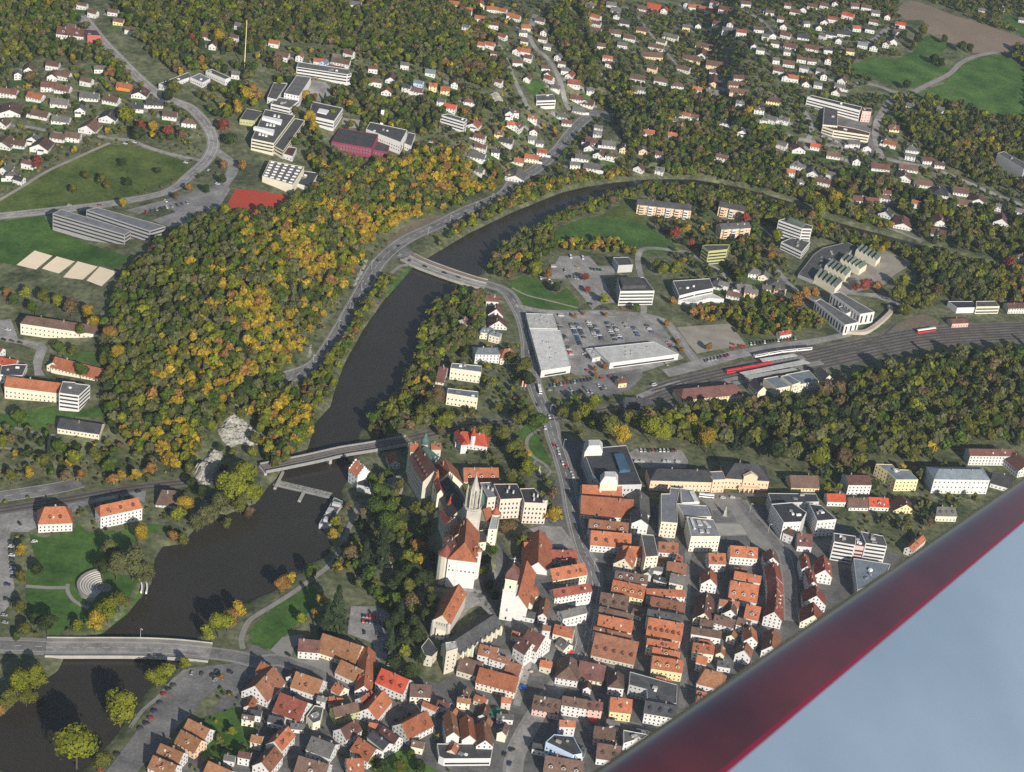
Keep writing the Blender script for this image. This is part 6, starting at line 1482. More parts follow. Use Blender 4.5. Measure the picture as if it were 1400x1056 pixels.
NPROTO = 14
PR_HI = [crown_proto(k, 620, leaf=.135) for k in range(NPROTO)]
PR_XL = [crown_proto(200 + k, 2600, leaf=.068) for k in range(6)]
PR_MID = [crown_proto(40 + k, 250, leaf=.20) for k in range(NPROTO)]
PR_LO = [crown_proto(80 + k, 120, leaf=.27) for k in range(NPROTO)]
PC_HI = [crown_proto(140 + k, 480, 'conifer', .17) for k in range(4)]
PC_LO = [crown_proto(160 + k, 150, 'conifer', .26) for k in range(4)]
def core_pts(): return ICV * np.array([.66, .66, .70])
M_CROWN = mat('tree_foliage', (1, 1, 1), (1, 1, 1), scale=.3, var=.12, rough=.95, spec=.05, objcol=True, attr='Col')
M_BARK = mat('tree_bark', (.10, .075, .05), var=.2)
def mesh_from_quads(name, q, tone_rgb, core=None, core_rgb=None):
    n = len(q); co = q.reshape(-1, 3)
    col = np.repeat(tone_rgb, 4, axis=0)
    loops = np.arange(n * 4, dtype=np.int32); starts = np.arange(0, n * 4, 4, dtype=np.int32)
    if core is not None:
        cv, cf = core
        loops = np.r_[loops, (cf + len(co)).ravel().astype(np.int32)]
        starts = np.r_[starts, np.arange(n * 4, n * 4 + cf.size, 3, dtype=np.int32)]
        co = np.r_[co, cv]; col = np.r_[col, core_rgb]
    me = bpy.data.meshes.new(name)
    me.vertices.add(len(co)); me.vertices.foreach_set('co', co.astype(np.float32).ravel())
    me.loops.add(len(loops)); me.loops.foreach_set('vertex_index', loops)
    me.polygons.add(len(starts)); me.polygons.foreach_set('loop_start', starts)
    at = me.color_attributes.new('Col', 'FLOAT_COLOR', 'POINT')
    at.data.foreach_set('color', np.c_[col, np.ones(len(col))].astype(np.float32).ravel())
    me.materials.append(M_CROWN); me.update(calc_edges=True)
    return me
def hue(t):
    r_ = np.random.default_rng(int(t[0] * 1e6) % 99991)
    return np.c_[t * r_.uniform(.93, 1.07, len(t)), t, t * r_.uniform(.85, 1.1, len(t))]
CROWN_ME = [mesh_from_quads('crown', q, hue(t), (core_pts(), ICF), np.full((len(ICV), 3), .55)) for q, t in PR_HI]  # core tone lowered to imitate shade inside the crown
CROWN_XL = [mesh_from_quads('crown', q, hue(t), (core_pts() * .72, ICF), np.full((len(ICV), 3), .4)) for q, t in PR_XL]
CONIF_ME = [mesh_from_quads('crown', q, hue(t)) for q, t in PC_HI]
def trunk_mesh(seed):
    r_ = random.Random(seed); b = MB()
    b.tube((0, 0, -.3), (0, 0, .95), .10, .06, 7)
    for k in range(4):
        a = r_.uniform(0, 6.28); z0 = r_.uniform(.6, .9); b.tube((0, 0, z0), (.5 * math.cos(a), .5 * math.sin(a), z0 + r_.uniform(.4, .7)), .05, .02, 5)
    return mesh_of(b, 'trunk', [M_BARK])
TRUNK_ME = [trunk_mesh(k) for k in range(4)]
PAL = {'g': ('green', (.062, .096, .016)), 'd': ('dark green', (.036, .052, .017)), 'o': ('olive', (.096, .102, .020)), 'w': ('grey-green', (.096, .102, .040)), 'y': ('yellow-green', (.146, .162, .016)),
       'Y': ('golden yellow', (.290, .205, .022)), 'O': ('orange', (.230, .125, .038)), 'B': ('brownish', (.125, .092, .046)), 'R': ('red', (.20, .050, .036)), 'c': ('dark conifer', (.030, .045, .022))}
TREES = []     # (x, y, R, h, colour code, region)
def add_tree(px, py, rpx, code, hf=2.35):
    """tree whose crown centre is seen at (px, py) with a crown radius of rpx photo pixels"""
    p = hit(px, py, 8); R = rpx / scale_at(p) * 1.02
    h = R * (3.6 if code == 'c' else hf)
    h = max(h, 3.0)
    p = hit(px, py, h * .62)
    TREES.append([p[0], p[1], R, h, code, 'hand'])
HAND = """105,1015,34,y 137,1040,16,o 165,965,26,y 148,955,8,B 47,925,18,y 22,935,20,y 36,952,15,o 10,955,14,o 0,970,8,O 215,925,14,y 230,915,12,y 253,906,9,y 312,846,15,O 326,832,12,Y 300,852,17,y 284,864,11,y 130,850,14,Y 148,832,18,y 164,820,15,o 107,855,9,y 385,798,13,O 397,790,8,Y 303,926,5,O
182,768,22,w 160,770,20,w 190,730,14,Y 150,752,15,w 196,782,16,w 140,776,14,d 65,852,15,d 47,846,11,d 30,752,9,Y 28,788,9,o 50,778,10,d 28,830,10,o 35,860,10,o 22,870,8,g
255,690,13,Y 244,702,11,y 285,702,15,w 300,690,15,w 270,714,13,w 318,662,22,y 336,645,18,y 346,672,15,y 310,715,9,o 236,732,9,O 250,738,10,o 340,700,10,B 330,690,13,o 275,672,10,d 262,660,9,d
462,826,19,c 447,840,14,c 432,838,8,Y 413,846,9,y 437,820,8,Y 562,820,12,B 541,905,15,d 560,916,13,d 553,890,9,y 575,900,9,d
300,572,9,o 288,582,9,y 276,596,9,w 268,612,8,o 262,628,8,d 258,640,9,o 350,600,9,o 345,618,8,y 300,612,7,d 318,618,6,o 306,640,8,d 308,655,7,d 355,585,9,y 330,566,8,o 315,560,9,w 300,1010,8,o 318,1000,7,y 330,1030,8,g 310,1032,7,d 345,1012,6,Y 288,1040,7,o 521,1046,12,d 546,1046,12,o 508,1040,8,y 575,1048,10,d 490,1022,6,y 560,1030,8,g 380,540,9,o 372,533,8,d 392,536,8,y 398,526,6,g 366,545,9,o 540,850,13,d 552,865,12,d 535,870,11,c 565,850,12,d 572,870,11,d 580,840,10,d 548,835,12,c 530,855,10,d 590,820,9,d 560,780,11,d 575,790,11,d 588,790,9,d 550,880,10,d 668,800,9,d 676,815,8,d 665,765,8,d 515,692,17,g 520,672,13,g 531,716,15,g 524,740,17,c 500,756,14,c 546,722,11,o 571,746,12,O 556,762,12,y 561,736,9,g 576,764,9,Y 506,782,11,g 481,756,13,B 461,776,8,Y 456,730,9,Y 425,780,12,g 461,712,9,y 590,694,10,o 571,694,11,o 546,662,9,o 536,690,11,g 498,720,10,d 545,790,12,d 560,800,10,o 590,760,9,d 580,715,9,d 515,810,9,g 535,830,9,d
661,780,9,y 674,752,8,g 690,722,15,B 714,738,12,o 756,702,12,Y 744,690,12,o 757,674,9,B 641,670,8,Y 704,612,13,o 719,640,13,y 711,626,11,o 699,652,12,o 735,577,15,g 713,572,13,o 690,592,13,o 662,588,12,o 648,592,9,o 716,500,14,o 722,518,11,d 700,490,9,o 608,575,12,y 585,560,16,o 600,540,14,B
836,580,17,o 850,592,15,Y 826,572,12,B 893,584,17,y 907,590,14,y 880,576,13,o 946,577,12,Y 969,598,17,Y 860,570,11,o 800,560,11,y 812,548,10,y 788,570,10,o 770,565,9,o
786,432,3.5,O 798,428,3,O 829,430,3.5,O 912,442,5,O 927,467,4,O 932,478,4,O 814,504,4.5,O 827,501,5,O 815,513,4,O 760,521,4,O 777,518,3.5,O 800,378,6,R 804,396,5,R 869,486,3.5,Y 827,408,8,y 870,420,6,g 920,411,6,O 907,368,9,y 925,366,10,y 898,362,8,o 760,393,8,d 733,365,12,y 750,375,7,O 970,474,6,O
1184,388,9,R 1200,391,7,O 1170,392,6,R 1381,358,9,R 1391,369,8,Y 1366,369,6,R 1090,410,11,O 1101,400,9,O 1114,400,8,O 1121,311,7,O 1137,312,7,Y 1056,348,7,O 1110,296,8,O 1062,322,9,y 1228,400,12,o 1236,385,10,y 1255,360,9,o 1212,336,6,y 1238,341,6,y 1225,335,7,o 1206,340,5,Y 1120,285,12,y 1140,270,12,Y 925,318,9,R 945,332,6,R 940,312,6,Y 1020,298,8,R 1012,330,7,O 1028,324,6,y
51,222,8,R 172,155,12,y 193,172,8,R 208,172,8,Y 230,178,8,R 250,183,7,B 188,183,10,d 304,170,9,R 336,128,10,Y 325,145,9,Y 345,122,8,O 312,150,8,y 262,52,6,R 167,276,7,Y 42,105,9,B 150,98,8,O 168,222,6,d 215,233,5,d 176,249,7,d 140,245,8,o 118,240,6,o 146,252,7,o 100,258,7,o 238,118,11,o 228,130,10,d 280,40,7,y 298,48,9,Y 306,225,6,O 332,226,7,O 258,256,6,O 240,268,5,B 282,258,6,d 305,245,7,d 316,190,9,d
417,130,7,Y 424,160,9,Y 428,172,8,Y 458,223,6,O 545,203,6,Y 470,215,8,B 403,150,6,o 380,85,10,B 382,110,6,y 355,130,6,O 455,155,7,y
1255,52,8,d 1263,40,8,o 1292,53,6,d 1315,62,7,d 1326,65,6,d 1278,80,7,d 1287,85,6,d 1240,115,7,d 1276,80,6,d 1235,48,7,d 1250,62,6,o
35,400,9,y 60,405,10,o 78,410,9,y 98,420,11,B 120,425,10,Y 45,420,9,g 10,400,7,O 128,440,10,Y 150,455,12,O 20,410,9,g 110,450,9,o 158,483,13,Y 80,475,9,g 100,480,8,o 150,510,10,o 110,505,10,g 25,570,12,g 5,603,9,y 60,630,11,o 80,610,11,g 100,625,12,y 130,620,10,o 90,650,9,B 155,655,8,O 165,650,9,Y 185,648,9,Y 205,640,9,O 150,635,11,g 40,645,8,Y 15,650,10,o 110,648,8,O"""
for w in HAND.split():
    x, y, r_, c_ = w.split(','); add_tree(float(x), float(y), float(r_), c_)
REG = [
 ('hill', [(165,392),(225,335),(290,298),(330,300),(392,290),(432,240),(470,225),(530,212),(600,205),(650,215),(692,242),(690,258),(640,278),(600,294),(545,314),(512,332),(486,370),(456,422),(428,463),(400,494),(384,518),(400,545),(418,570),(430,590),(425,605),(395,630),(372,655),(352,640),(365,600),(350,575),(318,570),(290,590),(268,630),(255,650),(205,640),(150,595),(140,540),(130,490),(150,440)], 6.9, (3.6, 5.8), 'hill', .97),
 ('upper', [(150,-6),(640,-6),(660,30),(690,75),(702,110),(690,125),(650,122),(610,105),(560,92),(500,80),(450,66),(380,60),(340,80),(300,75),(255,112),(222,95),(190,60),(160,30)], 7.2, (3.4, 5.4), 'upper', .95),
 ('upper', [(-90,-10),(100,-10),(130,40),(150,75),(180,105),(140,92),(60,82),(0,92),(-90,60)], 7.6, (3.2, 5.0), 'upper', .9),
 ('upper', [(155,60),(185,100),(215,128),(160,120),(130,90)], 7.5, (3, 4.6), 'upper', .8),
 ('village slope', [(470,115),(560,112),(640,128),(690,152),(640,160),(600,180),(560,200),(520,190),(500,150)], 7.5, (3.2, 5), 'upper', .85),
 ('school', [(360,110),(500,130),(560,170),(540,205),(470,225),(430,240),(400,200),(420,160),(380,140)], 8, (3, 5), 'mixed', .7),
 ('school', [(270,90),(350,95),(350,150),(300,170),(270,140)], 8, (3, 5), 'mixed', .7),
 ('park', [(850,580),(905,575),(940,570),(1000,568),(1060,562),(1110,556),(1145,540),(1200,514),(1300,497),(1540,488),(1540,606),(1335,612),(1262,636),(1210,634),(1180,640),(1150,645),(1110,648),(1062,640),(1040,622),(1000,618),(950,618),(930,606),(905,598),(870,592)], 9.2, (5.2, 8.2), 'park', .97),
 ('left bank', [(374,668),(396,640),(425,600),(440,565),(455,535),(464,512),(482,470),(508,428),(528,400),(540,388),(528,380),(512,395),(490,425),(472,462),(447,503),(418,528),(402,560),(380,610),(365,650)], 6.0, (3.0, 4.8), 'bank', .95),
 ('left bank', [(594,345),(640,319),(700,290),(765,263),(830,251),(900,244),(960,244),(955,236),(880,236),(800,241),(760,250),(700,273),(640,301),(602,326)], 6.0, (2.8, 4.4), 'bank', .95),
 ('right bank', [(490,595),(520,565),(548,540),(566,490),(580,445),(594,420),(624,402),(658,408),(668,425),(660,448),(650,470),(625,482),(600,492),(590,520),(585,560),(605,580),(625,575),(645,590),(600,602),(560,594),(520,604)], 6.8, (3.6, 5.6), 'bankdark', .95),
 ('right bank', [(662,376),(680,348),(700,333),(740,312),(790,287),(832,274),(895,260),(900,266),(850,276),(835,285),(800,302),(768,325),(760,342),(732,368),(735,385),(705,388),(680,385)], 6.6, (3.4, 5.2), 'bankdark', .95),
 ('right bank', [(885,260),(960,263),(1020,275),(1090,299),(1150,321),(1150,338),(1080,318),(1010,293),(950,277),(890,271)], 5.4, (3.6, 5.2), 'bankdark', .98),
 ('left bank', [(950,238),(1020,245),(1100,268),(1180,300),(1240,318),(1240,326),(1170,310),(1090,277),(1010,254),(955,246)], 6, (2.8, 4.4), 'bank', .95),
 ('left bank', [(700,264),(840,235),(960,230),(1060,250),(1200,300),(1230,322),(1060,270),(960,246),(840,250),(700,290)], 5.8, (2.8, 4.4), 'bank', .95),
 ('right bank', [(1150,318),(1240,346),(1330,368),(1400,388),(1400,402),(1320,385),(1240,362),(1150,336)], 5.8, (3.4, 5.0), 'bankdark', .95),
 ('right gardens', [(1062,652),(1330,640),(1340,690),(1250,742),(1205,722),(1130,702)], 8.5, (2.2, 4.4), 'mixed', .62),
 ('field row', [(765,336),(800,331),(850,333),(872,346),(865,353),(800,345),(768,346)], 6.5, (2.6, 4.2), 'gold', .95),
 ('valley wood', [(838,122),(880,130),(960,132),(1010,137),(1080,165),(1092,230),(1115,262),(1090,272),(1000,254),(900,238),(848,232),(860,205),(845,180),(830,150)], 7.4, (3.4, 5.2), 'valley', .92),
 ('valley wood', [(770,0),(800,0),(830,60),(855,110),(870,135),(835,140),(800,90),(780,40)], 7.0, (3.2, 5.0), 'valley', .9),
 ('valley wood', [(745,20),(770,10),(790,70),(820,110),(830,150),(800,140),(785,110),(765,75)], 7.0, (3.2, 5.0), 'valley', .85),
 ('east wood', [(1095,236),(1180,248),(1290,268),(1540,330),(1540,440),(1360,420),(1300,412),(1262,428),(1232,440),(1240,410),(1255,385),(1265,355),(1200,305),(1130,290),(1110,265)], 8.2, (4.2, 6.6), 'park', .85),
 ('east wood', [(1220,138),(1290,140),(1345,165),(1540,180),(1540,300),(1340,250),(1280,222),(1250,195),(1228,168)], 7.6, (3.8, 5.8), 'park', .92),
 ('east wood', [(1385,70),(1430,70),(1430,190),(1400,180),(1380,120)], 7.6, (3.8, 5.8), 'dark', .92),
 ('works', [(1000,262),(1100,280),(1110,300),(1060,310),(1040,300),(1030,330),(1045,380),(1010,400),(990,370),(1000,310),(960,290),(940,270),(900,262)], 7.6, (3, 4.8), 'valley', .75),
 ('works', [(930,422),(1000,412),(1060,405),(1110,432),(1130,452),(1060,460),(1000,468),(962,446)], 6.8, (2.6, 4.2), 'bank', .85),
 ('north gardens', [(-90,90),(60,84),(150,95),(210,130),(255,155),(270,185),(240,200),(150,185),(60,235),(-90,270)], 8.6, (1.7, 3.4), 'mixed', .62),
 ('village gardens', [(340,60),(480,75),(620,110),(700,160),(720,250),(650,210),(560,160),(470,115),(350,95)], 8.6, (1.8, 3.6), 'mixed', .62),
 ('village gardens', [(600,0),(840,0),(830,60),(800,150),(830,160),(820,230),(740,250),(690,240),(680,120)], 8.8, (1.8, 3.4), 'mixed', .55),
 ('east gardens', [(800,0),(1230,0),(1230,80),(1180,120),(1120,140),(1050,160),(960,135),(860,130),(830,60)], 7.6, (1.6, 3.3), 'valley', .78),
 ('east gardens', [(1050,150),(1210,130),(1260,200),(1540,290),(1540,340),(1250,270),(1090,250)], 8.2, (1.7, 3.5), 'valley', .72),
 ('east gardens', [(1230,0),(1540,-5),(1540,50),(1370,45),(1300,15),(1260,0)], 8.4, (2.2, 4.2), 'valley', .8),
 ('station gardens', [(590,470),(720,470),(760,560),(700,640),(640,640),(590,600)], 9.5, (2.4, 4.2), 'bankdark', .5),
 ('station gardens', [(725,560),(840,540),(870,560),(800,600),(770,610)], 8.5, (2.4, 4.4), 'bankdark', .55),
 ('palace garden', [(690,600),(745,570),(760,640),(740,700),(700,690),(690,650)], 9, (2.4, 4.4), 'mixed', .5),
 ('castle slope', [(475,690),(540,640),(590,690),(600,760),(598,830),(560,880),(520,830),(470,800),(445,780),(455,730)], 8, (2.8, 4.8), 'dark', .55),
 ('hospital grounds', [(-90,580),(60,585),(150,600),(230,640),(255,655),(200,652),(130,650),(60,656),(-90,655)], 8.2, (2.4, 4.2), 'mixed', .6),
 ('town gardens', [(380,930),(540,960),(640,1000),(600,1056),(300,1056),(260,1020)], 10, (1.4, 2.8), 'mixed', .35),
 ('office', [(880,270),(1020,290),(1060,340),(1080,390),(960,400),(930,360),(900,330)], 8.6, (2.2, 4.0), 'mixed', .55),
]
PALW = {'hill': 'ooooooowwwwwwwyyydddggggggB', 'upper': 'oooooowwwwwwgggggdddddyyB', 'park': 'ooooooowwwwwggdddddyyB', 'bank': 'yyyyyooogggwwYO', 'bankdark': 'oooowwwggddyyB', 'gold': 'yyYYOyoo', 'valley': 'ooooowwwwggggdddddyB', 'mixed': 'ooogggwwwddddyYB', 'dark': 'ddggoowyB'}
hsum = lambda x, y, s: math.sin(x * s + 1.7 * math.sin(y * s * .8)) + math.sin(y * s * 1.3 + 2.1 * math.sin(x * s * .6 + 1))
for name, pxs, sp, (r0, r1), pal, dens in REG:
    poly = np.array([p[:2] for p in wpoly(pxs)])
    x0, y0 = poly.min(0); x1, y1 = poly.max(0)
    xs, ys = np.arange(x0, x1, sp), np.arange(y0, y1, sp * .92)
    xx, yy = np.meshgrid(xs, ys); xx = xx + (np.arange(len(ys)) % 2)[:, None] * sp / 2
    pts = np.c_[xx.ravel(), yy.ravel()] + rng.uniform(-sp * .33, sp * .33, (xx.size, 2))
    ok = (sdf_poly(pts, poly) < 0) & (rng.random(len(pts)) < dens) & (rivd(pts[:, 0], pts[:, 1]) > 2.0)
    ok &= ~masked(pts[:, 0], pts[:, 1])
    big = r1 > 4.6
    for q in ((0, -3.5), (0, -7.0), (0, -10.5), (2.5, -6), (-2.5, -6)) if not big else ((0, -4.0), (0, -8.0), (0, -12.0), (0, -16.0)): ok &= ~masked(pts[:, 0] + q[0], pts[:, 1] - q[1], 1)
    for x, y in pts[ok]:
        v = hsum(x, y, .045)
        c_ = random.choice(PALW[pal])
        if pal == 'hill':     # warm colours gather along the river side of the hill
            e = abs(float(rivd(x, y)))
            pw = max(0.0, min(1.0, (140 - e) / 70)) * (.85 if v > -.1 else .3) + (.10 if v > 1.4 else .01)
            if random.random() < pw: c_ = random.choice('YYYYYYyyyyO' if e < 165 else 'YOOyB')
            elif random.random() < (.7 if v < 0 else .35): c_ = random.choice('dwwwoogg')
        elif v > 1.35 and random.random() < .22: c_ = random.choice('YOB')
        R = random.uniform(r0, r1)
        if c_ in 'd' and random.random() < .25: c_ = 'c'
        if c_ == 'c': R *= .72
        h = R * (random.uniform(3.4, 4.0) if c_ == 'c' else random.uniform(2.1, 2.7))
        TREES.append([x, y, R, h, c_, name])
def tree_px(t): return pix((t[0], t[1], float(Z(t[0], t[1])) + t[3] * .6))
def shown(t):
    x, y = tree_px(t)
    if not (-12 < x < 1412 and -12 < y < 1070): return False
    return y < 1062 - (x - 815) * .685 if x > 815 else True
hand = [t for t in TREES if t[5] == 'hand' and shown(t)]
rest = [t for t in TREES if t[5] != 'hand' and shown(t)]
beyond = [t for t in TREES if t[5] != 'hand' and not shown(t)]      # just outside the frame
size = lambda t: t[2] * scale_at((t[0], t[1], 0))
rest.sort(key=lambda t: -size(t))
n_ind = max(0, 306 - len(hand))
solo, mass = hand + rest[:n_ind], rest[n_ind:] + beyond
REGION_LABEL = {'hill': 'on the autumn wood hill above the valley road', 'park': 'in the park wood behind the station', 'left bank': 'on the strip between valley road and river', 'right bank': 'on the wooded right river bank', 'castle slope': 'on the shaded castle slope', 'hospital grounds': 'in the old hospital grounds', 'town gardens': 'in a garden between old town houses', 'palace garden': 'in the palace garden', 'station gardens': 'in the gardens beside the station street', 'works': 'beside the sawtooth works', 'east wood': 'in the wood at the right edge', 'valley wood': 'in the valley wood beyond the river', 'upper': 'on the upper wooded hillside', 'village slope': 'on the slope below the village', 'school': 'around the hillside schools', 'field row': 'in the row beside the playing field', 'office': 'around the apartment rows', 'right gardens': 'in the gardens below the park wood', 'north gardens': 'in the hillside house gardens', 'village gardens': 'in the village gardens', 'east gardens': 'in the far estate gardens'}
for t in solo:
    x, y, R, h, c_, reg = t
    z = float(Z(x, y))
    o = empty('conifer_tree' if c_ == 'c' else 'tree', (x, y, z - .1))
    me = random.choice(CONIF_ME if c_ == 'c' else (CROWN_XL if size(t) > 13 else CROWN_ME))
    cr = bpy.data.objects.new('crown', me); COL.objects.link(cr); cr.parent = o
    cr.location = (0, 0, h * (.5 if c_ == 'c' else .60)); cr.scale = (R * random.uniform(.92, 1.08), R * random.uniform(.92, 1.08), h * (.36 if c_ == 'c' else .42))
    cr.rotation_euler = (0, 0, random.uniform(0, 6.28))
    base = np.array(PAL[c_][1]) * random.uniform(.85, 1.15); cr.color = (*base, 1)
    tr = bpy.data.objects.new('trunk', random.choice(TRUNK_ME)); COL.objects.link(tr); tr.parent = o
    tr.scale = (R * .55, R * .55, h * .42); tr.rotation_euler = (0, 0, random.uniform(0, 6.28))
    form = 'conifer' if c_ == 'c' else ('broadleaf tree' if R > 3 else 'small round tree')
    cn = 'dark' if c_ == 'c' else PAL[c_][0]
    if reg == 'hand': note(o, f"{cn} {form}", 'tree', tree_px(t), 'trees in the valley')
    else: note(o, None, 'tree', tree_px(t), f"{cn} {form}s {REGION_LABEL[reg]}", f"{cn} {form} {REGION_LABEL[reg]}")
def woods(name, ts):
    Q_, C_, CV, CF, CC = [], [], [], [], []
    nv = 0
    for x, y, R, h, c_, reg in ts:
        s = R * scale_at((x, y, 0)) * .73
        if c_ == 'c': q, tone = random.choice(PC_LO); core = False
        else: q, tone = random.choice(PR_MID if s > 4.4 else PR_LO); core = True
        a = random.uniform(0, 6.283); ca, sa = math.cos(a), math.sin(a)
        sc3 = np.array([R, R, h * (.36 if c_ == 'c' else .42)]); off = np.array([x, y, float(Z(x, y)) + h * (.5 if c_ == 'c' else .60)])
        p = q * sc3; p = np.stack([p[..., 0] * ca - p[..., 1] * sa, p[..., 0] * sa + p[..., 1] * ca, p[..., 2]], -1) + off
        base = np.array(PAL[c_][1]) * random.uniform(.78, 1.22)
        Q_.append(p); C_.append(tone[:, None] * base)
        if core:
            v = core_pts() * sc3 + off; CV.append(v); CF.append(ICF + nv); CC.append(np.tile(base * .55, (len(v), 1))); nv += len(v)  # inner shade of the crown painted into the core colour
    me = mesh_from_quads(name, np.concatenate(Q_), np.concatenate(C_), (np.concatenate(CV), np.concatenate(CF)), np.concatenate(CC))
    o = link(name, me); tag(o, kind='stuff')
    return o
woods('forest_foliage', mass)
# low garden shrubs and hedges nobody could count
SH = []
for name, pxs, n_ in (('a', [(-10,90),(150,95),(270,150),(300,240),(150,290),(-10,290)], 700), ('b', [(340,60),(620,100),(720,160),(730,250),(560,200),(400,120)], 700), ('c', [(600,0),(1230,0),(1230,90),(1100,160),(1400,300),(1400,330),(1100,260),(850,230),(700,250)], 2600), ('d', [(590,470),(720,470),(770,600),(640,640),(590,600)], 250), ('e', [(-10,560),(150,590),(260,650),(260,740),(0,740)], 250), ('f', [(300,920),(560,950),(640,1056),(250,1056)], 160), ('g', [(880,270),(1050,290),(1110,440),(960,450)], 350), ('h', [(1050,640),(1320,640),(1320,700),(1200,760),(1120,720)], 160), ('i', [(400,510),(520,350),(640,290),(640,275),(510,340),(380,500)], 500), ('j', [(20,780),(200,760),(210,830),(60,880),(10,860)], 60), ('k', [(370,690),(300,735),(240,755),(210,800),(170,850),(110,880),(215,770),(300,700)], 160)):
    poly = np.array([p[:2] for p in wpoly(pxs)]); x0, y0 = poly.min(0); x1, y1 = poly.max(0)
    pts = np.c_[rng.uniform(x0, x1, n_ * 2), rng.uniform(y0, y1, n_ * 2)]
    ok = (sdf_poly(pts, poly) < 0) & ~masked(pts[:, 0], pts[:, 1]) & (rivd(pts[:, 0], pts[:, 1]) > 1.5)
    for x, y in pts[ok][:n_]:
        R = random.uniform(.8, 1.9); SH.append([x, y, R, R * 1.7, random.choice('gggooddywYBO'), 'shrub'])
woods('garden_shrubbery', SH)

# ------------------------------------------------------------------ outer houses past the nearest 300: one mass
if FAR_REST:
    mb = MB(); keys = sorted({'r' + r[3][0] for r in FAR_REST} | {'w' + r[3][1] for r in FAR_REST}); ki = {k: i for i, k in enumerate(keys)}; gi = len(keys)
    for x, y, l, code in FAR_REST:
        hr = random.uniform(6.6, 8.2); M = hit(x, y, hr - 1.2); L = max(8.5, l / scale_at(M) * .92); W = min(max(7.5, L * random.uniform(.62, .78)), 11); g = M[2] - hr + 1.2
        a = math.atan2(-.06, 1) + random.gauss(0, .16) + (math.pi / 2 if random.random() < .22 else 0)
        u = np.array([math.cos(a), math.sin(a)]); n = np.array([-u[1], u[0]]); zr = g + hr; ze = max(g + 2.9, zr - W / 2 * math.tan(math.radians(random.uniform(30, 40))))
        c = [M[:2] + u * sx * L / 2 + n * sy * W / 2 for sx, sy in ((-1, -1), (1, -1), (1, 1), (-1, 1))]
        ri, wi = ki['r' + code[0]], ki['w' + code[1]]
        for i in range(4):
            p, q = c[i], c[(i + 1) % 4]; mid = (p + q) / 2
            pts = [(*p, g - 2.5), (*q, g - 2.5), (*q, ze)] + ([(*mid, zr - .05)] if i in (1, 3) else []) + [(*p, ze)]
            mb.face(pts, wi); wall_win_faces(mb, p, q, g, ze + (1.2 if i in (1, 3) else 0), gi)
        e = [M[:2] + u * sx * (L / 2 + .4) + n * sy * (W / 2 + .45) for sx, sy in ((-1, -1), (1, -1), (1, 1), (-1, 1))]; zl = ze - .35
        RA, RB = M[:2] - u * (L / 2 + .4), M[:2] + u * (L / 2 + .4)
        mb.face([(*e[0], zl), (*e[1], zl), (*RB, zr), (*RA, zr)], ri); mb.face([(*e[2], zl), (*e[3], zl), (*RA, zr), (*RB, zr)], ri)
    o = mb.build('distant_houses', [MR[k[1]] if k[0] == 'r' else MW[k[1]] for k in keys] + [M_GLASS], org=(0, 0, 0)); tag(o, kind='stuff')

# ------------------------------------------------------------------ cars
M_PAINT = mat('car_paint', (1, 1, 1), var=.02, rough=.35, spec=.5, objcol=True, coat=.4)
M_TYRE = mat('tyre_rubber', (.02, .02, .02), rough=.9)
def car_meshes(L=4.3, W=1.78, H=1.46, van=False):
    b = MB()
    prof = [(-.5, .28), (.5, .28), (.5, .62), (.47, .78), (.27, .88), (-.47, .92), (-.5, .7)] if not van else [(-.5, .28), (.5, .28), (.5, .8), (.42, 1.1), (-.5, 1.1)]
    P_ = [(x * L, z) for x, z in prof]
    y = W / 2
    b.face([(x, -y, z) for x, z in P_]); b.face([(x, y, z) for x, z in P_][::-1])
    for (x0, z0), (x1, z1) in zip(P_, P_[1:] + P_[:1]): b.face([(x0, -y, z0), (x0, y, z0), (x1, y, z1), (x1, -y, z1)])
    c = MB()
    cab = [(-.46, .92), (.26, .89), (.10, H), (-.36, H)] if not van else [(-.5, 1.1), (.42, 1.1), (.30, 2.0), (-.5, 2.0)]
    Cb = [(x * L, z) for x, z in cab]; yt = y * .80
    lo0, lo1, hi1, hi0 = Cb
    b2 = [(lo0, y * .96), (lo1, y * .96), (hi1, yt), (hi0, yt)]
    for s in (-1, 1): c.face([(p[0], s * w, p[1]) for p, w in b2], 0)
    c.face([(lo1[0], -y * .96, lo1[1]), (lo1[0], y * .96, lo1[1]), (hi1[0], yt, hi1[1]), (hi1[0], -yt, hi1[1])], 0)
    c.face([(lo0[0], -y * .96, lo0[1]), (lo0[0], y * .96, lo0[1]), (hi0[0], yt, hi0[1]), (hi0[0], -yt, hi0[1])], 0)
    rf = MB(); rf.face([(hi0[0] - .05, -yt - .02, hi0[1] + .02), (hi1[0] + .1, -yt - .02, hi1[1] + .02), (hi1[0] + .1, yt + .02, hi1[1] + .02), (hi0[0] - .05, yt + .02, hi0[1] + .02)], 0)
    wh = MB(); wh.tube((0, -.11, 0), (0, .11, 0), .32, .32, 10)
    hl = MB(); hl.face([(0, -.2, 0), (0, .2, 0), (-.03, .2, .16), (-.03, -.2, .16)], 0)
    one = MB()
    for f, mi in ((b, 0), (c, 1), (rf, 0)):
        for q in f.f: one.face([f.v[k] for k in q], mi)
    for sx in (-.31, .31):
        for s in (-1, 1): one.tube((sx * L, s * (y - .2), .32), (sx * L, s * (y + .01), .32), .32, .32, 8, 2)
    return dict(body=mesh_of(b, 'body', [M_PAINT]), glass=mesh_of(c, 'window_glass', [M_GLASS]), roof=mesh_of(rf, 'car_roof', [M_PAINT]), wheel=mesh_of(wh, 'wheel', [M_TYRE]), light=mesh_of(hl, 'headlight', [M_WHITE]), one=mesh_of(one, 'car', [M_PAINT, M_GLASS, M_TYRE]), L=L, W=W)
CAR, VAN = car_meshes(), car_meshes(5.4, 1.95, 2.0, True)
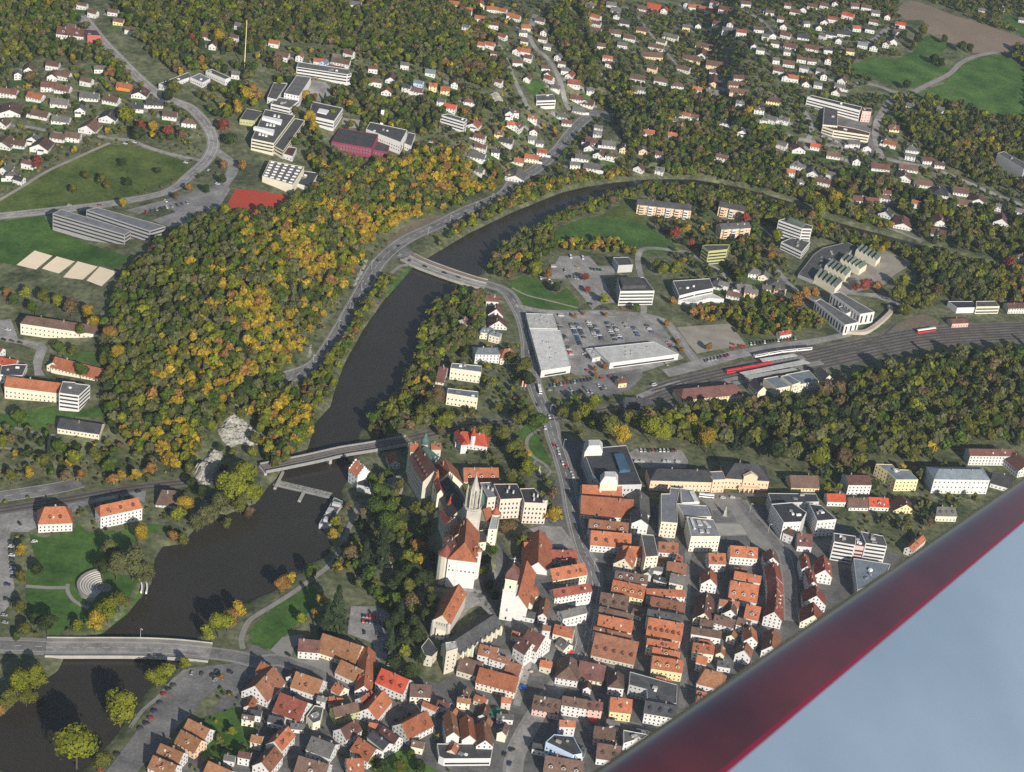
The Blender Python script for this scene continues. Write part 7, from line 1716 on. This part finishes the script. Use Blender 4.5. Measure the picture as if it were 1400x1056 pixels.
CARCOL = {'white': (.72, .72, .72), 'silver': (.36, .37, .38), 'black': (.018, .018, .02), 'dark grey': (.07, .073, .078), 'red': (.42, .03, .035), 'blue': (.04, .08, .22), 'dark blue': (.02, .03, .08), 'green': (.03, .09, .05), 'yellow': (.6, .42, .04)}
CARW = ['white'] * 4 + ['silver'] * 6 + ['black'] * 5 + ['dark grey'] * 5 + ['red'] * 2 + ['blue'] * 2 + ['dark blue'] * 2 + ['green']
CARS = []
def car(px, py, dpx, where, colour=None, near=None, van=False, zc=None, dz=.28):
    p = hit(px, py, dz) if zc is None else plane(px, py, zc)
    q = hit(px + dpx[0], py + dpx[1], dz) if zc is None else plane(px + dpx[0], py + dpx[1], zc)
    a = math.atan2(q[1] - p[1], q[0] - p[0])
    colour = colour or random.choice(CARW)
    near = scale_at(p) > 1.85 if near is None else near
    S_ = VAN if van else CAR
    z = p[2] if zc is None else zc
    kind_ = 'van' if van else 'car'
    if not near:
        o = bpy.data.objects.new('van' if van else 'car', S_['one']); COL.objects.link(o); o.location = (p[0], p[1], z); o.rotation_euler = (0, 0, a); o.color = (*CARCOL[colour], 1)
    else:
        o = empty('van' if van else 'car', (p[0], p[1], z)); o.rotation_euler = (0, 0, a)
        for k in ('body', 'glass', 'roof'):
            c = bpy.data.objects.new(S_[k].name, S_[k]); COL.objects.link(c); c.parent = o; c.color = (*CARCOL[colour], 1)
        for sx in (-.31, .31):
            for s in (-1, 1):
                c = bpy.data.objects.new('wheel', S_['wheel']); COL.objects.link(c); c.parent = o; c.location = (sx * S_['L'], s * (S_['W'] / 2 - .09), .32)
        for s in (-1, 1):
            c = bpy.data.objects.new('headlight', S_['light']); COL.objects.link(c); c.parent = o; c.location = (S_['L'] / 2 + .015, s * .6, .62)
    o['category'] = kind_; o['group'] = 'parked and driving cars'
    CARS.append(dict(o=o, colour=colour, kind=kind_, where=where, px=(px, py)))
def car_row(x0, y0, x1, y1, n, dpx, where, fill=.92, cols=None):
    for k in range(n):
        if cols is None and random.random() > fill: continue
        f = (k + .5) / n
        car(x0 + (x1 - x0) * f + random.uniform(-.15, .15), y0 + (y1 - y0) * f, dpx if random.random() < .5 else (-dpx[0], -dpx[1]), where, None if cols is None else cols[k % len(cols)])
# riverside car park, bottom left
for x, y, c_ in ((237, 938, 'dark grey'), (230, 943, 'black'), (224, 950, 'red'), (219, 962, 'dark grey'), (211, 973, 'dark blue'), (206, 983, 'red'), (200, 990, 'black'), (192, 997, 'dark grey')): car(x, y, (3, 9) if False else (5, -2), 'in the slanting row by the river hedge', c_)
for x, y, c_, d in ((263, 921, 'silver', (3, -6)), (276, 922, 'dark grey', (3, -6)), (291, 924, 'black', (4, -3)), (295, 930, 'silver', (4, -3)), (315, 920, 'black', (7, 3)), (297, 919, 'dark grey', (4, -3))): car(x, y, d, 'in the riverside car park below the town bridge', c_)
for x, y, c_ in ((150, 1040, 'black'), (143, 1047, 'dark grey'), (137, 1055, 'red'), (160, 1032, 'black')): car(x, y, (5, -2), 'on the lower river lane at the bottom edge', c_)
for i, y in enumerate(range(742, 792, 6)): car(15 + i * .4, y, (8, 1), 'in the roadside row at the left edge', random.choice(['black', 'dark grey', 'silver', 'white']))
for x, y in ((6, 842), (7, 852), (10, 800), (9, 820)): car(x, y, (8, 1), 'in the roadside row at the left edge')
car(27, 717, (5, 5), 'on the villa car park', 'black'); car(47, 741, (8, -1), 'on the lawn edge below the left villa', 'white'); car(189, 673, (8, -2), 'beside the railway behind the villas', 'black')
car_row(494, 843, 522, 845, 6, (1, 9), 'in the upper row of the castle car park', cols=['dark blue', 'red', 'red', 'red', 'red', 'silver'])
car_row(494, 850, 522, 853, 6, (1, 9), 'in the lower row of the castle car park', cols=['red', 'black', 'dark grey', 'black', 'dark grey', 'black'])
car(498, 866, (1, 9), 'at the bottom of the castle car park', 'black'); car(516, 868, (1, 9), 'at the bottom of the castle car park', 'dark grey')
car(394, 896, (7, 4), 'in front of the white corner house', 'black'); car(533, 911, (9, 2), 'below the castle trees', 'white'); car(537, 913, (9, 2), 'below the castle trees', 'silver')
car(686, 1003, (7, 5), 'on the crossing in the lower old town', 'black'); car(690, 1032, (3, -8), 'on the crossing in the lower old town', 'black'); car(697, 1045, (4, -8), 'on the crossing in the lower old town', 'dark blue'); car(700, 1026, (7, -3), 'on the crossing in the lower old town', 'black')
# supermarket car park
Q = lambda x, y: (700 + x / 5.83, 410 + y / 5.83)
def srow(x0, y0, x1, y1, n, where, fill=.98): car_row(*Q(x0, y0), *Q(x1, y1), n, (6, .4), where, fill)
srow(468, 190, 545, 370, 11, 'in the supermarket lot, first double row'); srow(515, 190, 575, 310, 8, 'in the supermarket lot, first double row')
srow(605, 175, 665, 300, 8, 'in the supermarket lot, second double row'); srow(655, 205, 720, 330, 7, 'in the supermarket lot, second double row')
srow(750, 180, 825, 330, 9, 'in the supermarket lot, third double row'); srow(810, 200, 870, 320, 7, 'in the supermarket lot, third double row')
srow(895, 180, 955, 290, 4, 'in the supermarket lot, fourth row', .8); srow(960, 215, 1010, 300, 4, 'in the supermarket lot, fourth row', .8)
srow(1065, 195, 1140, 300, 4, 'in the supermarket lot, last row', .75)
srow(375, 195, 385, 230, 2, 'along the side of the long supermarket hall'); srow(405, 280, 440, 330, 3, 'along the side of the long supermarket hall'); srow(440, 370, 475, 450, 4, 'along the side of the long supermarket hall')
srow(570, 430, 620, 470, 3, 'at the end of the wide supermarket hall'); srow(1240, 335, 1275, 390, 3, 'at the far end of the wide supermarket hall')
car(*Q(390, 130), (6, 0), 'at the car park entrance beside the long hall', 'white', van=True); car(*Q(600, 565), (6, -1), 'on the lane below the wide supermarket hall', 'red')
for x in range(310, 660, 27): car(*Q(x, 690 - (x - 310) * .16), (1, 5), 'in the upper row of the lower car park')
for x, y in ((400, 745), (420, 755), (470, 720), (550, 730), (575, 705), (600, 735), (630, 740), (690, 690), (710, 715), (740, 700)): car(*Q(x, y), (3, 4), 'in the middle of the lower car park')
car(*Q(715, 630), (6, -1), 'on the right end of the lower car park', 'red'); car(*Q(780, 620), (6, -1), 'on the right end of the lower car park', 'red'); car(*Q(300, 725), (6, -1), 'on the left end of the lower car park', 'silver')
car(*Q(40, 690), (6, 0), 'on the street below the long hall', 'white', van=True); car(*Q(1132, 684), (6, -2), 'on the lane beside the railway', 'white', van=True)
car(*Q(1230, 520), (4, 4), 'at the corner of the wide supermarket hall', 'silver')
# office yard and lanes
Q = lambda x, y: (700 + x / 6.364, 330 + y / 6.364)
car(*Q(510, 140), (2, 6), 'on the upper office yard', 'white', van=True); car(*Q(615, 150), (2, 6), 'on the upper office yard', 'white', van=True); car(*Q(360, 225), (8, 0), 'in the lower office yard', 'white', van=True); car(*Q(465, 260), (2, -6), 'in the lower office yard', 'silver', van=True)
car(*Q(565, 230), (5, 3), 'on the upper office yard', 'yellow')
for x, y in ((690, 245), (715, 250), (745, 252), (770, 255), (480, 315), (505, 310), (548, 320), (570, 325), (320, 330), (345, 360), (435, 365), (250, 325)): car(*Q(x, y), (3, 5), 'in the small office yard rows')
for x, y in ((800, 590), (825, 592), (965, 595), (680, 548), (1215, 245)): car(*Q(x, y), (6, 1), 'on the lane before the white office cube')
Q = lambda x, y: (920 + x / 5.385, 440 + y / 5.385)
for k in range(14): car(*Q(575 + k * 25, 168 - k * 3.2), (1, 4), 'in the row along the station lane')
for x, y in ((440, 170), (495, 182), (440, 200), (520, 185)): car(*Q(x, y), (5, 2), 'on the forecourt beside the station lane', 'red')
for k in range(8): car(*Q(240 + k * 24, 292 - k * 6), (1, 4), 'in the lower row beside the tracks')
Q = lambda x, y: (770 + x / 8, 590 + y / 8)
for i, x in enumerate(range(850, 1260, 42)): car(*Q(x, 215), (1, 6), 'in the row behind the ministry', ['white', 'silver', 'black', 'red', 'dark grey', 'white'][i % 6])
for x in (800, 860, 1110, 1150, 1250): car(*Q(x, 335), (6, 0), 'in the yard behind the ministry', 'white')
Q = lambda x, y: (880 + x / 8, 620 + y / 8)
car(*Q(865, 490), (7, .6), 'before the portal building on the square', 'white'); car(*Q(970, 488), (7, .4), 'before the portal building on the square', 'white')
# palace street
for x, y, c_ in ((745, 586, 'white'), (757, 610, 'red'), (762, 612, 'silver'), (764, 620, 'white'), (769, 634, 'white'), (774, 638, 'red'), (780, 644, 'silver'), (783, 652, 'white'), (751, 571, 'white'), (735, 555, 'dark grey')): car(x, y, (3, 6), 'on the palace street', c_)
for x, y in ((545, 337), (546, 349), (518, 357), (560, 357)): car(x, y, (5, -2), 'at the valley road junction')
for x, y in ((581, 365), (608, 374), (627, 380)): car(x, y, (6, 2), 'crossing the road bridge', random.choice(['black', 'dark grey']), zc=.85)
for x, y in ((502, 399), (478, 443), (470, 466), (690, 262), (720, 240), (620, 302)): car(x, y, (3, -5), 'driving on the valley road')
# upper schools
Q = lambda x, y: (x / 4, 264 + y / 4)
for k in range(9): car(*Q(800 + k * 28, 105 - k * 6), (3, 3), 'in the upper row of the college car park')
for k in range(5): car(*Q(1020 + k * 34, 140 - k * 14), (3, 3), 'in the lower row of the college car park', 'red' if k in (2, 3) else None)
car(*Q(545, 70), (6, -.5), 'on the school road past the meadow', 'red'); car(*Q(378, 68), (6, -.5), 'on the school road past the meadow', 'silver'); car(*Q(905, 47), (4, 2), 'at the top of the college car park', 'white')
for x, y in ((20, 805), (65, 812), (110, 820), (45, 750)): car(*Q(x, y), (6, 1), 'in the old hospital yard')
for x, y in ((171, 197), (184, 195), (286, 234), (297, 252), (254, 223)): car(x, y, (5, 1), 'on the lane beside the meadow', 'white')
for x, y in ((940, 193 / 1), ): pass
for k in range(8): car(1125 + k * 9, 187 + k * 3.2 + random.uniform(-1, 1), (4, 1.5), 'in front of the far factory', random.choice(['white', 'silver', 'red', 'black']))
for k in range(5): car(1102 + k * 2.5, 160 + k * 6, (3, 4), 'along the lane left of the far factory')
for x, y in ((938, 192), (930, 180), (589, 195), (612, 170)): car(x, y, (4, 1), 'on a village lane', 'white')
ORD = ['', 'second ', 'third ', 'fourth ', 'fifth ', 'sixth ', 'seventh ', 'eighth ', 'ninth ', 'tenth ', 'eleventh ', 'twelfth ', 'thirteenth ', 'fourteenth ']
_by = {}
for c in CARS: _by.setdefault((c['colour'], c['kind'], c['where']), []).append(c)
for (colour, kind_, where), cs_ in _by.items():
    xs_ = [c['px'][0] for c in cs_]; ys_ = [c['px'][1] for c in cs_]
    horiz = (max(xs_) - min(xs_)) >= (max(ys_) - min(ys_))
    cs_.sort(key=lambda c: c['px'][0] if horiz else c['px'][1])
    for k, c in enumerate(cs_):
        if len(cs_) == 1: c['o']['label'] = f"{colour} {kind_} {where}"
        else: c['o']['label'] = f"{ORD[k] if k else 'first '}{colour} {kind_} from the {'left' if horiz else 'top'} {where}"

# ------------------------------------------------------------------ buses, parasols
def bus(label, p0, p1, h=3.0):
    a, b_ = hit(*p0, .3), hit(*p1, .3); u_ = unit((b_ - a)[:2]); n_ = np.array([-u_[1], u_[0]]); c = (a + b_) / 2; z = c[2]
    o = lm('bus', label, 'bus', (c[0], c[1], z)); L_ = 12.0
    m = MB(); m.box(c, u_, n_, L_, 2.5, z + .35, z + 1.4); m.box(c, u_, n_, L_ * .99, 2.4, z + 2.35, z + h); m.build('body', [M_WHITE], o)
    m = MB(); m.box(c, u_, n_, L_ * .985, 2.38, z + 1.4, z + 2.35); m.build('window_band', [M_GLASS], o)
    m = MB(); m.box(c, u_, n_, 2.5, 1.4, z + h, z + h + .25); m.build('roof_unit', [MR['L']], o)
    for s in (-.3, .32):
        for t in (-1, 1): m = MB(); q = c[:2] + u_ * L_ * s + n_ * t * 1.15; m.tube((*(q - n_ * .15), z + .45), (*(q + n_ * .15), z + .45), .46, .46, 10); m.build('wheel', [M_TYRE], o)
bus('white coach parked along the arcade side of the town square', (955, 679), (976, 681))
bus('white city bus on the street below the long supermarket hall', (736, 528), (739, 541))
def parasol(label, px, py, colr, r=2.4, group=None):
    p = hit(px, py, 2.6); z = float(Z(p[0], p[1])); o = lm('parasol', label, 'parasol', (p[0], p[1], z), group)
    m = MB(); m.tube((p[0], p[1], z), (p[0], p[1], z + 2.9), .06, .06, 6); m.build('pole', [MW['l']], o)
    m = MB(); m.lathe(p, [(r, z + 2.3), (r * .5, z + 2.7), (0, z + 2.95)], 8); m.build('canopy', [colr], o)
MG, MRD, MB_ = mat('green_canvas', (.03, .16, .11), var=.1), mat('red_canvas', (.55, .035, .03), var=.1), mat('blue_canvas', (.04, .12, .38), var=.1)
Q = lambda x, y: (640 + x / 8, 924 + y / 8)
for x, y, w_ in ((270, 385, 'leftmost'), (315, 365, 'uppermost'), (340, 410, 'middle'), (300, 430, 'lowest'), (375, 450, 'rightmost')): parasol(f'green parasol in the beer garden by the long brown roof, the {w_} one', *Q(x, y), MG, 3.0, 'green parasols')
parasol('bright red parasol at the foot of the orange house', 640 + 1120 / 8, 830 + 480 / 8, MRD, 2.6)
parasol('blue parasol on the lane beside the orange inn', 640 + 600 / 8, 830 + 872 / 8, MB_, 3.0)
parasol('long red awning parasol before the pink house', 790 + 170 / 8, 924 + 478 / 8, MRD, 2.4)
parasol('pink-white parasol by the maroon gabled houses', 640 + 690 / 8, 830 + 700 / 8, MW['p'], 1.6)
for lab, x, y in (('red and white flag banner beside the street trees, the left one', 700 + 72 / 5.83, 410 + 690 / 5.83), ('red and white flag banner beside the street trees, the right one', 700 + 97 / 5.83, 410 + 690 / 5.83)):
    p = hit(x, y + 5); o = lm('flag_banner', lab, 'flag', tuple(p)); m = MB(); m.tube(p, p + [0, 0, 9], .1, .07, 6); m.build('pole', [MW['l']], o); m = MB()
    for k, mi in ((0, 0), (1, 1), (2, 0)): m.face([(p[0] + .1 + .45 * k, p[1], p[2] + 3), (p[0] + .55 + .45 * k, p[1], p[2] + 3), (p[0] + .55 + .45 * k, p[1] + .1, p[2] + 8.8), (p[0] + .1 + .45 * k, p[1] + .1, p[2] + 8.8)], mi)
    m.build('banner', [MRD, M_WHITE], o)
# ------------------------------------------------------------------ aeroplane wing close to the camera
def cam_pt(px, py, depth):
    return C0 + depth * (FW + (px - 700) / FPX * RT - (py - 528) / FPX * UP)
W0, W1 = cam_pt(560, 1226, 2.2), cam_pt(1560, 543, 4.6)       # nose line of the leading edge
Sp = unit(W1 - W0)
toc = unit(C0 - (W0 + W1) / 2)
dn = -UP * .80 + RT * .60                                      # where the wing surface lies in the view
cd_ = dn - (dn @ Sp) * Sp; cd_ = unit(cd_)
nz = np.cross(Sp, cd_); nz = nz if nz @ toc > 0 else -nz
cd_ = unit(cd_ + .42 * (-nz) * -1 * 0)
PROF = [(.30, -.075), (.12, -.066), (.05, -.048), (.02, -.030), (.006, -.014), (0, 0), (.004, .012), (.014, .024), (.03, .035), (.05, .045), (.075, .054), (.106, .0622), (.115, .0640), (.19, .077), (.28, .088), (.42, .098), (.60, .102), (.85, .098), (1.15, .085), (1.5, .06)]
M_WRED = mat('wing_red_paint', (.055, .013, .013), (.085, .017, .017), scale=2.2, var=.25, rough=.25, spec=.5, coat=.8)
M_WPINK = mat('wing_stripe_paint', (.17, .012, .034), scale=6, var=.05, rough=.3, spec=.4)
M_WBLUE = mat('wing_sky_tinted_white', (.195, .265, .355), (.235, .30, .385), scale=.9, var=.10, rough=.3, spec=.5, coat=.5)  # white skin; sky reflection and shade are put into its blue-grey colour
def wing_part(name, i0, i1, material, parent, lift=0.0):
    n = 24; vs, fs = [], []
    for k in range(n + 1):
        f = k / n; o_ = W0 + (W1 - W0) * f; s = 1.0 - .62 * f
        for c_, h_ in PROF[i0:i1 + 1]: vs.append(o_ + cd_ * c_ * s + nz * (h_ + lift) * s)
    m_ = i1 - i0 + 1
    for k in range(n):
        for j in range(m_ - 1): fs.append((k * m_ + j, k * m_ + j + 1, (k + 1) * m_ + j + 1, (k + 1) * m_ + j))
    me = bpy.data.meshes.new(name); org = parent.location
    me.from_pydata([tuple(v - np.array(org)) for v in vs], [], fs); me.materials.append(material)
    me.polygons.foreach_set('use_smooth', [True] * len(fs)); me.update()
    return link(name, me, parent)
wing = lm('aeroplane_wing', 'glossy pale aeroplane wing with red leading edge filling the lower right corner', 'aeroplane wing', (W0 + W1) / 2)
wing_part('red_leading_edge', 0, 11, M_WRED, wing)
wing_part('pinstripe', 11, 12, M_WPINK, wing)
wing_part('upper_skin', 12, len(PROF) - 1, M_WBLUE, wing)
cd.dof.use_dof = True; cd.dof.focus_distance = 1600.0; cd.dof.aperture_fstop = 13.0

# ------------------------------------------------------------------ labels
LANDMARKS = [('the round amphitheatre', 128, 803), ('the town bridge', 200, 887), ('the riverside villas', 120, 705), ('the white limestone crag', 300, 625), ('the railway bridge', 460, 620), ('the river weir', 410, 675), ('the white mill house', 482, 650), ('the castle tower', 648, 690), ('the white castle front', 638, 785), ('the white church tower', 700, 815), ('the battlemented museum', 610, 835), ('the long grey hall', 650, 865), ('the castle car park', 507, 850), ('the riverside car park', 285, 930), ('the big conifer', 460, 830), ('the long pinkish roof', 630, 945), ('the three-gabled shop', 640, 1010), ('the green parasols', 680, 975), ('the pale blue house', 765, 1020), ('the cream mansion', 845, 970), ('the weathered orange roof', 835, 880), ('the solar-roof block', 885, 770), ('the modern town hall', 945, 700), ('the town square statue', 990, 705), ('the peach ministry', 940, 655), ('the portal building', 1020, 650), ('the dark court palace', 835, 630), ('the pink palace', 720, 690), ('the turret villa', 645, 600), ('the twin slab offices', 1175, 745), ('the large grammar school', 1310, 655), ('the red wing edge', 1200, 790), ('the yellow villa', 1230, 650), ('the station building', 1075, 520), ('the red train', 1025, 502), ('the long supermarket hall', 750, 470), ('the wide supermarket hall', 870, 482), ('the white office cube', 865, 400), ('the angular white office', 955, 395), ('the playing field', 840, 320), ('the road bridge', 610, 370), ('the cream offices', 625, 520), ('the white office tower', 1085, 318), ('the sawtooth works', 1150, 360), ('the comb-fronted school', 1155, 425), ('the cream depot', 1350, 415), ('the far factory', 1150, 160), ('the ploughed field', 1310, 40), ('the far pasture', 1330, 115), ('the red barn', 1200, 103), ('the peach apartment rows', 985, 85), ('the orange row houses', 957, 9), ('the village junction', 800, 160), ('the maroon-roofed inn', 800, 135), ('the commercial block', 745, 137), ('the maroon school hall', 480, 190), ('the white chimney', 521, 165), ('the square grey school', 445, 155), ('the main grey school', 375, 180), ('the skylit sports hall', 388, 238), ('the red sports court', 345, 277), ('the tall mast', 337, 60), ('the stepped pavilions', 280, 108), ('the long maroon roof', 98, 42), ('the oval meadow', 180, 235), ('the dark college blocks', 150, 310), ('the sand courts', 95, 365), ('the old hospital', 80, 450), ('the hospital wing', 60, 530), ('the dark garden hall', 108, 582), ('the hillside terraces', 75, 118), ('the white terraced school', 435, 100), ('the white village flats', 620, 163), ('the village rock', 678, 138)]
DIRS = ['right of', 'below right of', 'below', 'below left of', 'left of', 'above left of', 'above', 'above right of']
for t in THINGS:
    if t['fixed']: continue
    x, y = t['px']
    best = min(LANDMARKS, key=lambda l: (l[1] - x) ** 2 + (1.6 * (l[2] - y)) ** 2)
    dx, dy = x - best[1], y - best[2]
    t['lm'], t['d'] = best[0], math.hypot(dx, 1.6 * dy)
    t['dir'] = DIRS[int(round(math.atan2(dy, dx) / (math.pi / 4))) % 8] if t['d'] > 9 else 'beside'
_g = {}
for t in THINGS:
    if not t['fixed']: _g.setdefault((t['desc'], t['lm'], t['dir']), []).append(t)
NEARW = ['nearest', 'second nearest', 'third nearest', 'fourth nearest', 'fifth nearest', 'sixth nearest', 'seventh nearest', 'eighth nearest', 'ninth nearest', 'tenth nearest', 'eleventh nearest', 'twelfth nearest', 'thirteenth nearest', 'fourteenth nearest', 'fifteenth nearest']
for (desc, l_, d_), ts in _g.items():
    ts.sort(key=lambda t: t['d'])
    for k, t in enumerate(ts):
        t['o']['label'] = f"{desc} {d_} {l_}" if len(ts) == 1 else f"{desc}, {NEARW[min(k, 14)]} {d_} {l_}"

# ------------------------------------------------------------------ light, sky, haze
SUN = unit([0.95, -1.95, 1.0])
elev = math.asin(SUN[2]); azim = math.atan2(SUN[0], SUN[1])
world = bpy.data.worlds.new('World'); sc.world = world; world.use_nodes = True
wn, wlk = world.node_tree.nodes, world.node_tree.links
sky = wn.new('ShaderNodeTexSky'); sky.sky_type = 'NISHITA'; sky.sun_disc = False; sky.sun_elevation = elev; sky.sun_rotation = azim; sky.altitude = 600
sky.air_density = 1.0; sky.dust_density = 1.2
wlk.new(sky.outputs['Color'], wn['Background'].inputs['Color']); wn['Background'].inputs['Strength'].default_value = .095
sd = bpy.data.lights.new('sun', 'SUN'); sd.energy = 6.0; sd.angle = math.radians(.53); sd.color = (1.0, .94, .85)
so = bpy.data.objects.new('sun', sd); COL.objects.link(so)
so.rotation_euler = Vector(SUN).to_track_quat('Z', 'Y').to_euler(); so.location = (300, -400, 900)
HAZE = True
if HAZE:
    hz = MB(); hz.prism([(-24000, -8000), (24000, -8000), (24000, 30000), (-24000, 30000)], -30, 420, 0, None, True)
    Mh = bpy.data.materials.new('valley_haze'); Mh.use_nodes = True
    n_, l_ = Mh.node_tree.nodes, Mh.node_tree.links
    n_.remove(n_['Principled BSDF'])
    vs_ = n_.new('ShaderNodeVolumeScatter'); vs_.inputs['Color'].default_value = (.74, .87, 1.0, 1); vs_.inputs['Density'].default_value = 8.5e-5; vs_.inputs['Anisotropy'].default_value = .2
    l_.new(vs_.outputs['Volume'], n_['Material Output'].inputs['Volume'])
    tag(hz.build('haze', Mh, org=(0, 0, 0)), kind='stuff')
sc.view_settings.view_transform = 'Standard'; sc.view_settings.look = 'None'; sc.view_settings.exposure = 0; sc.view_settings.gamma = 1
sc.render.engine = 'CYCLES'
cy = sc.cycles
cy.max_bounces = 5; cy.diffuse_bounces = 2; cy.glossy_bounces = 2; cy.transmission_bounces = 2; cy.volume_bounces = 0; cy.transparent_max_bounces = 4
cy.caustics_reflective = False; cy.caustics_refractive = False
cy.use_denoising = False
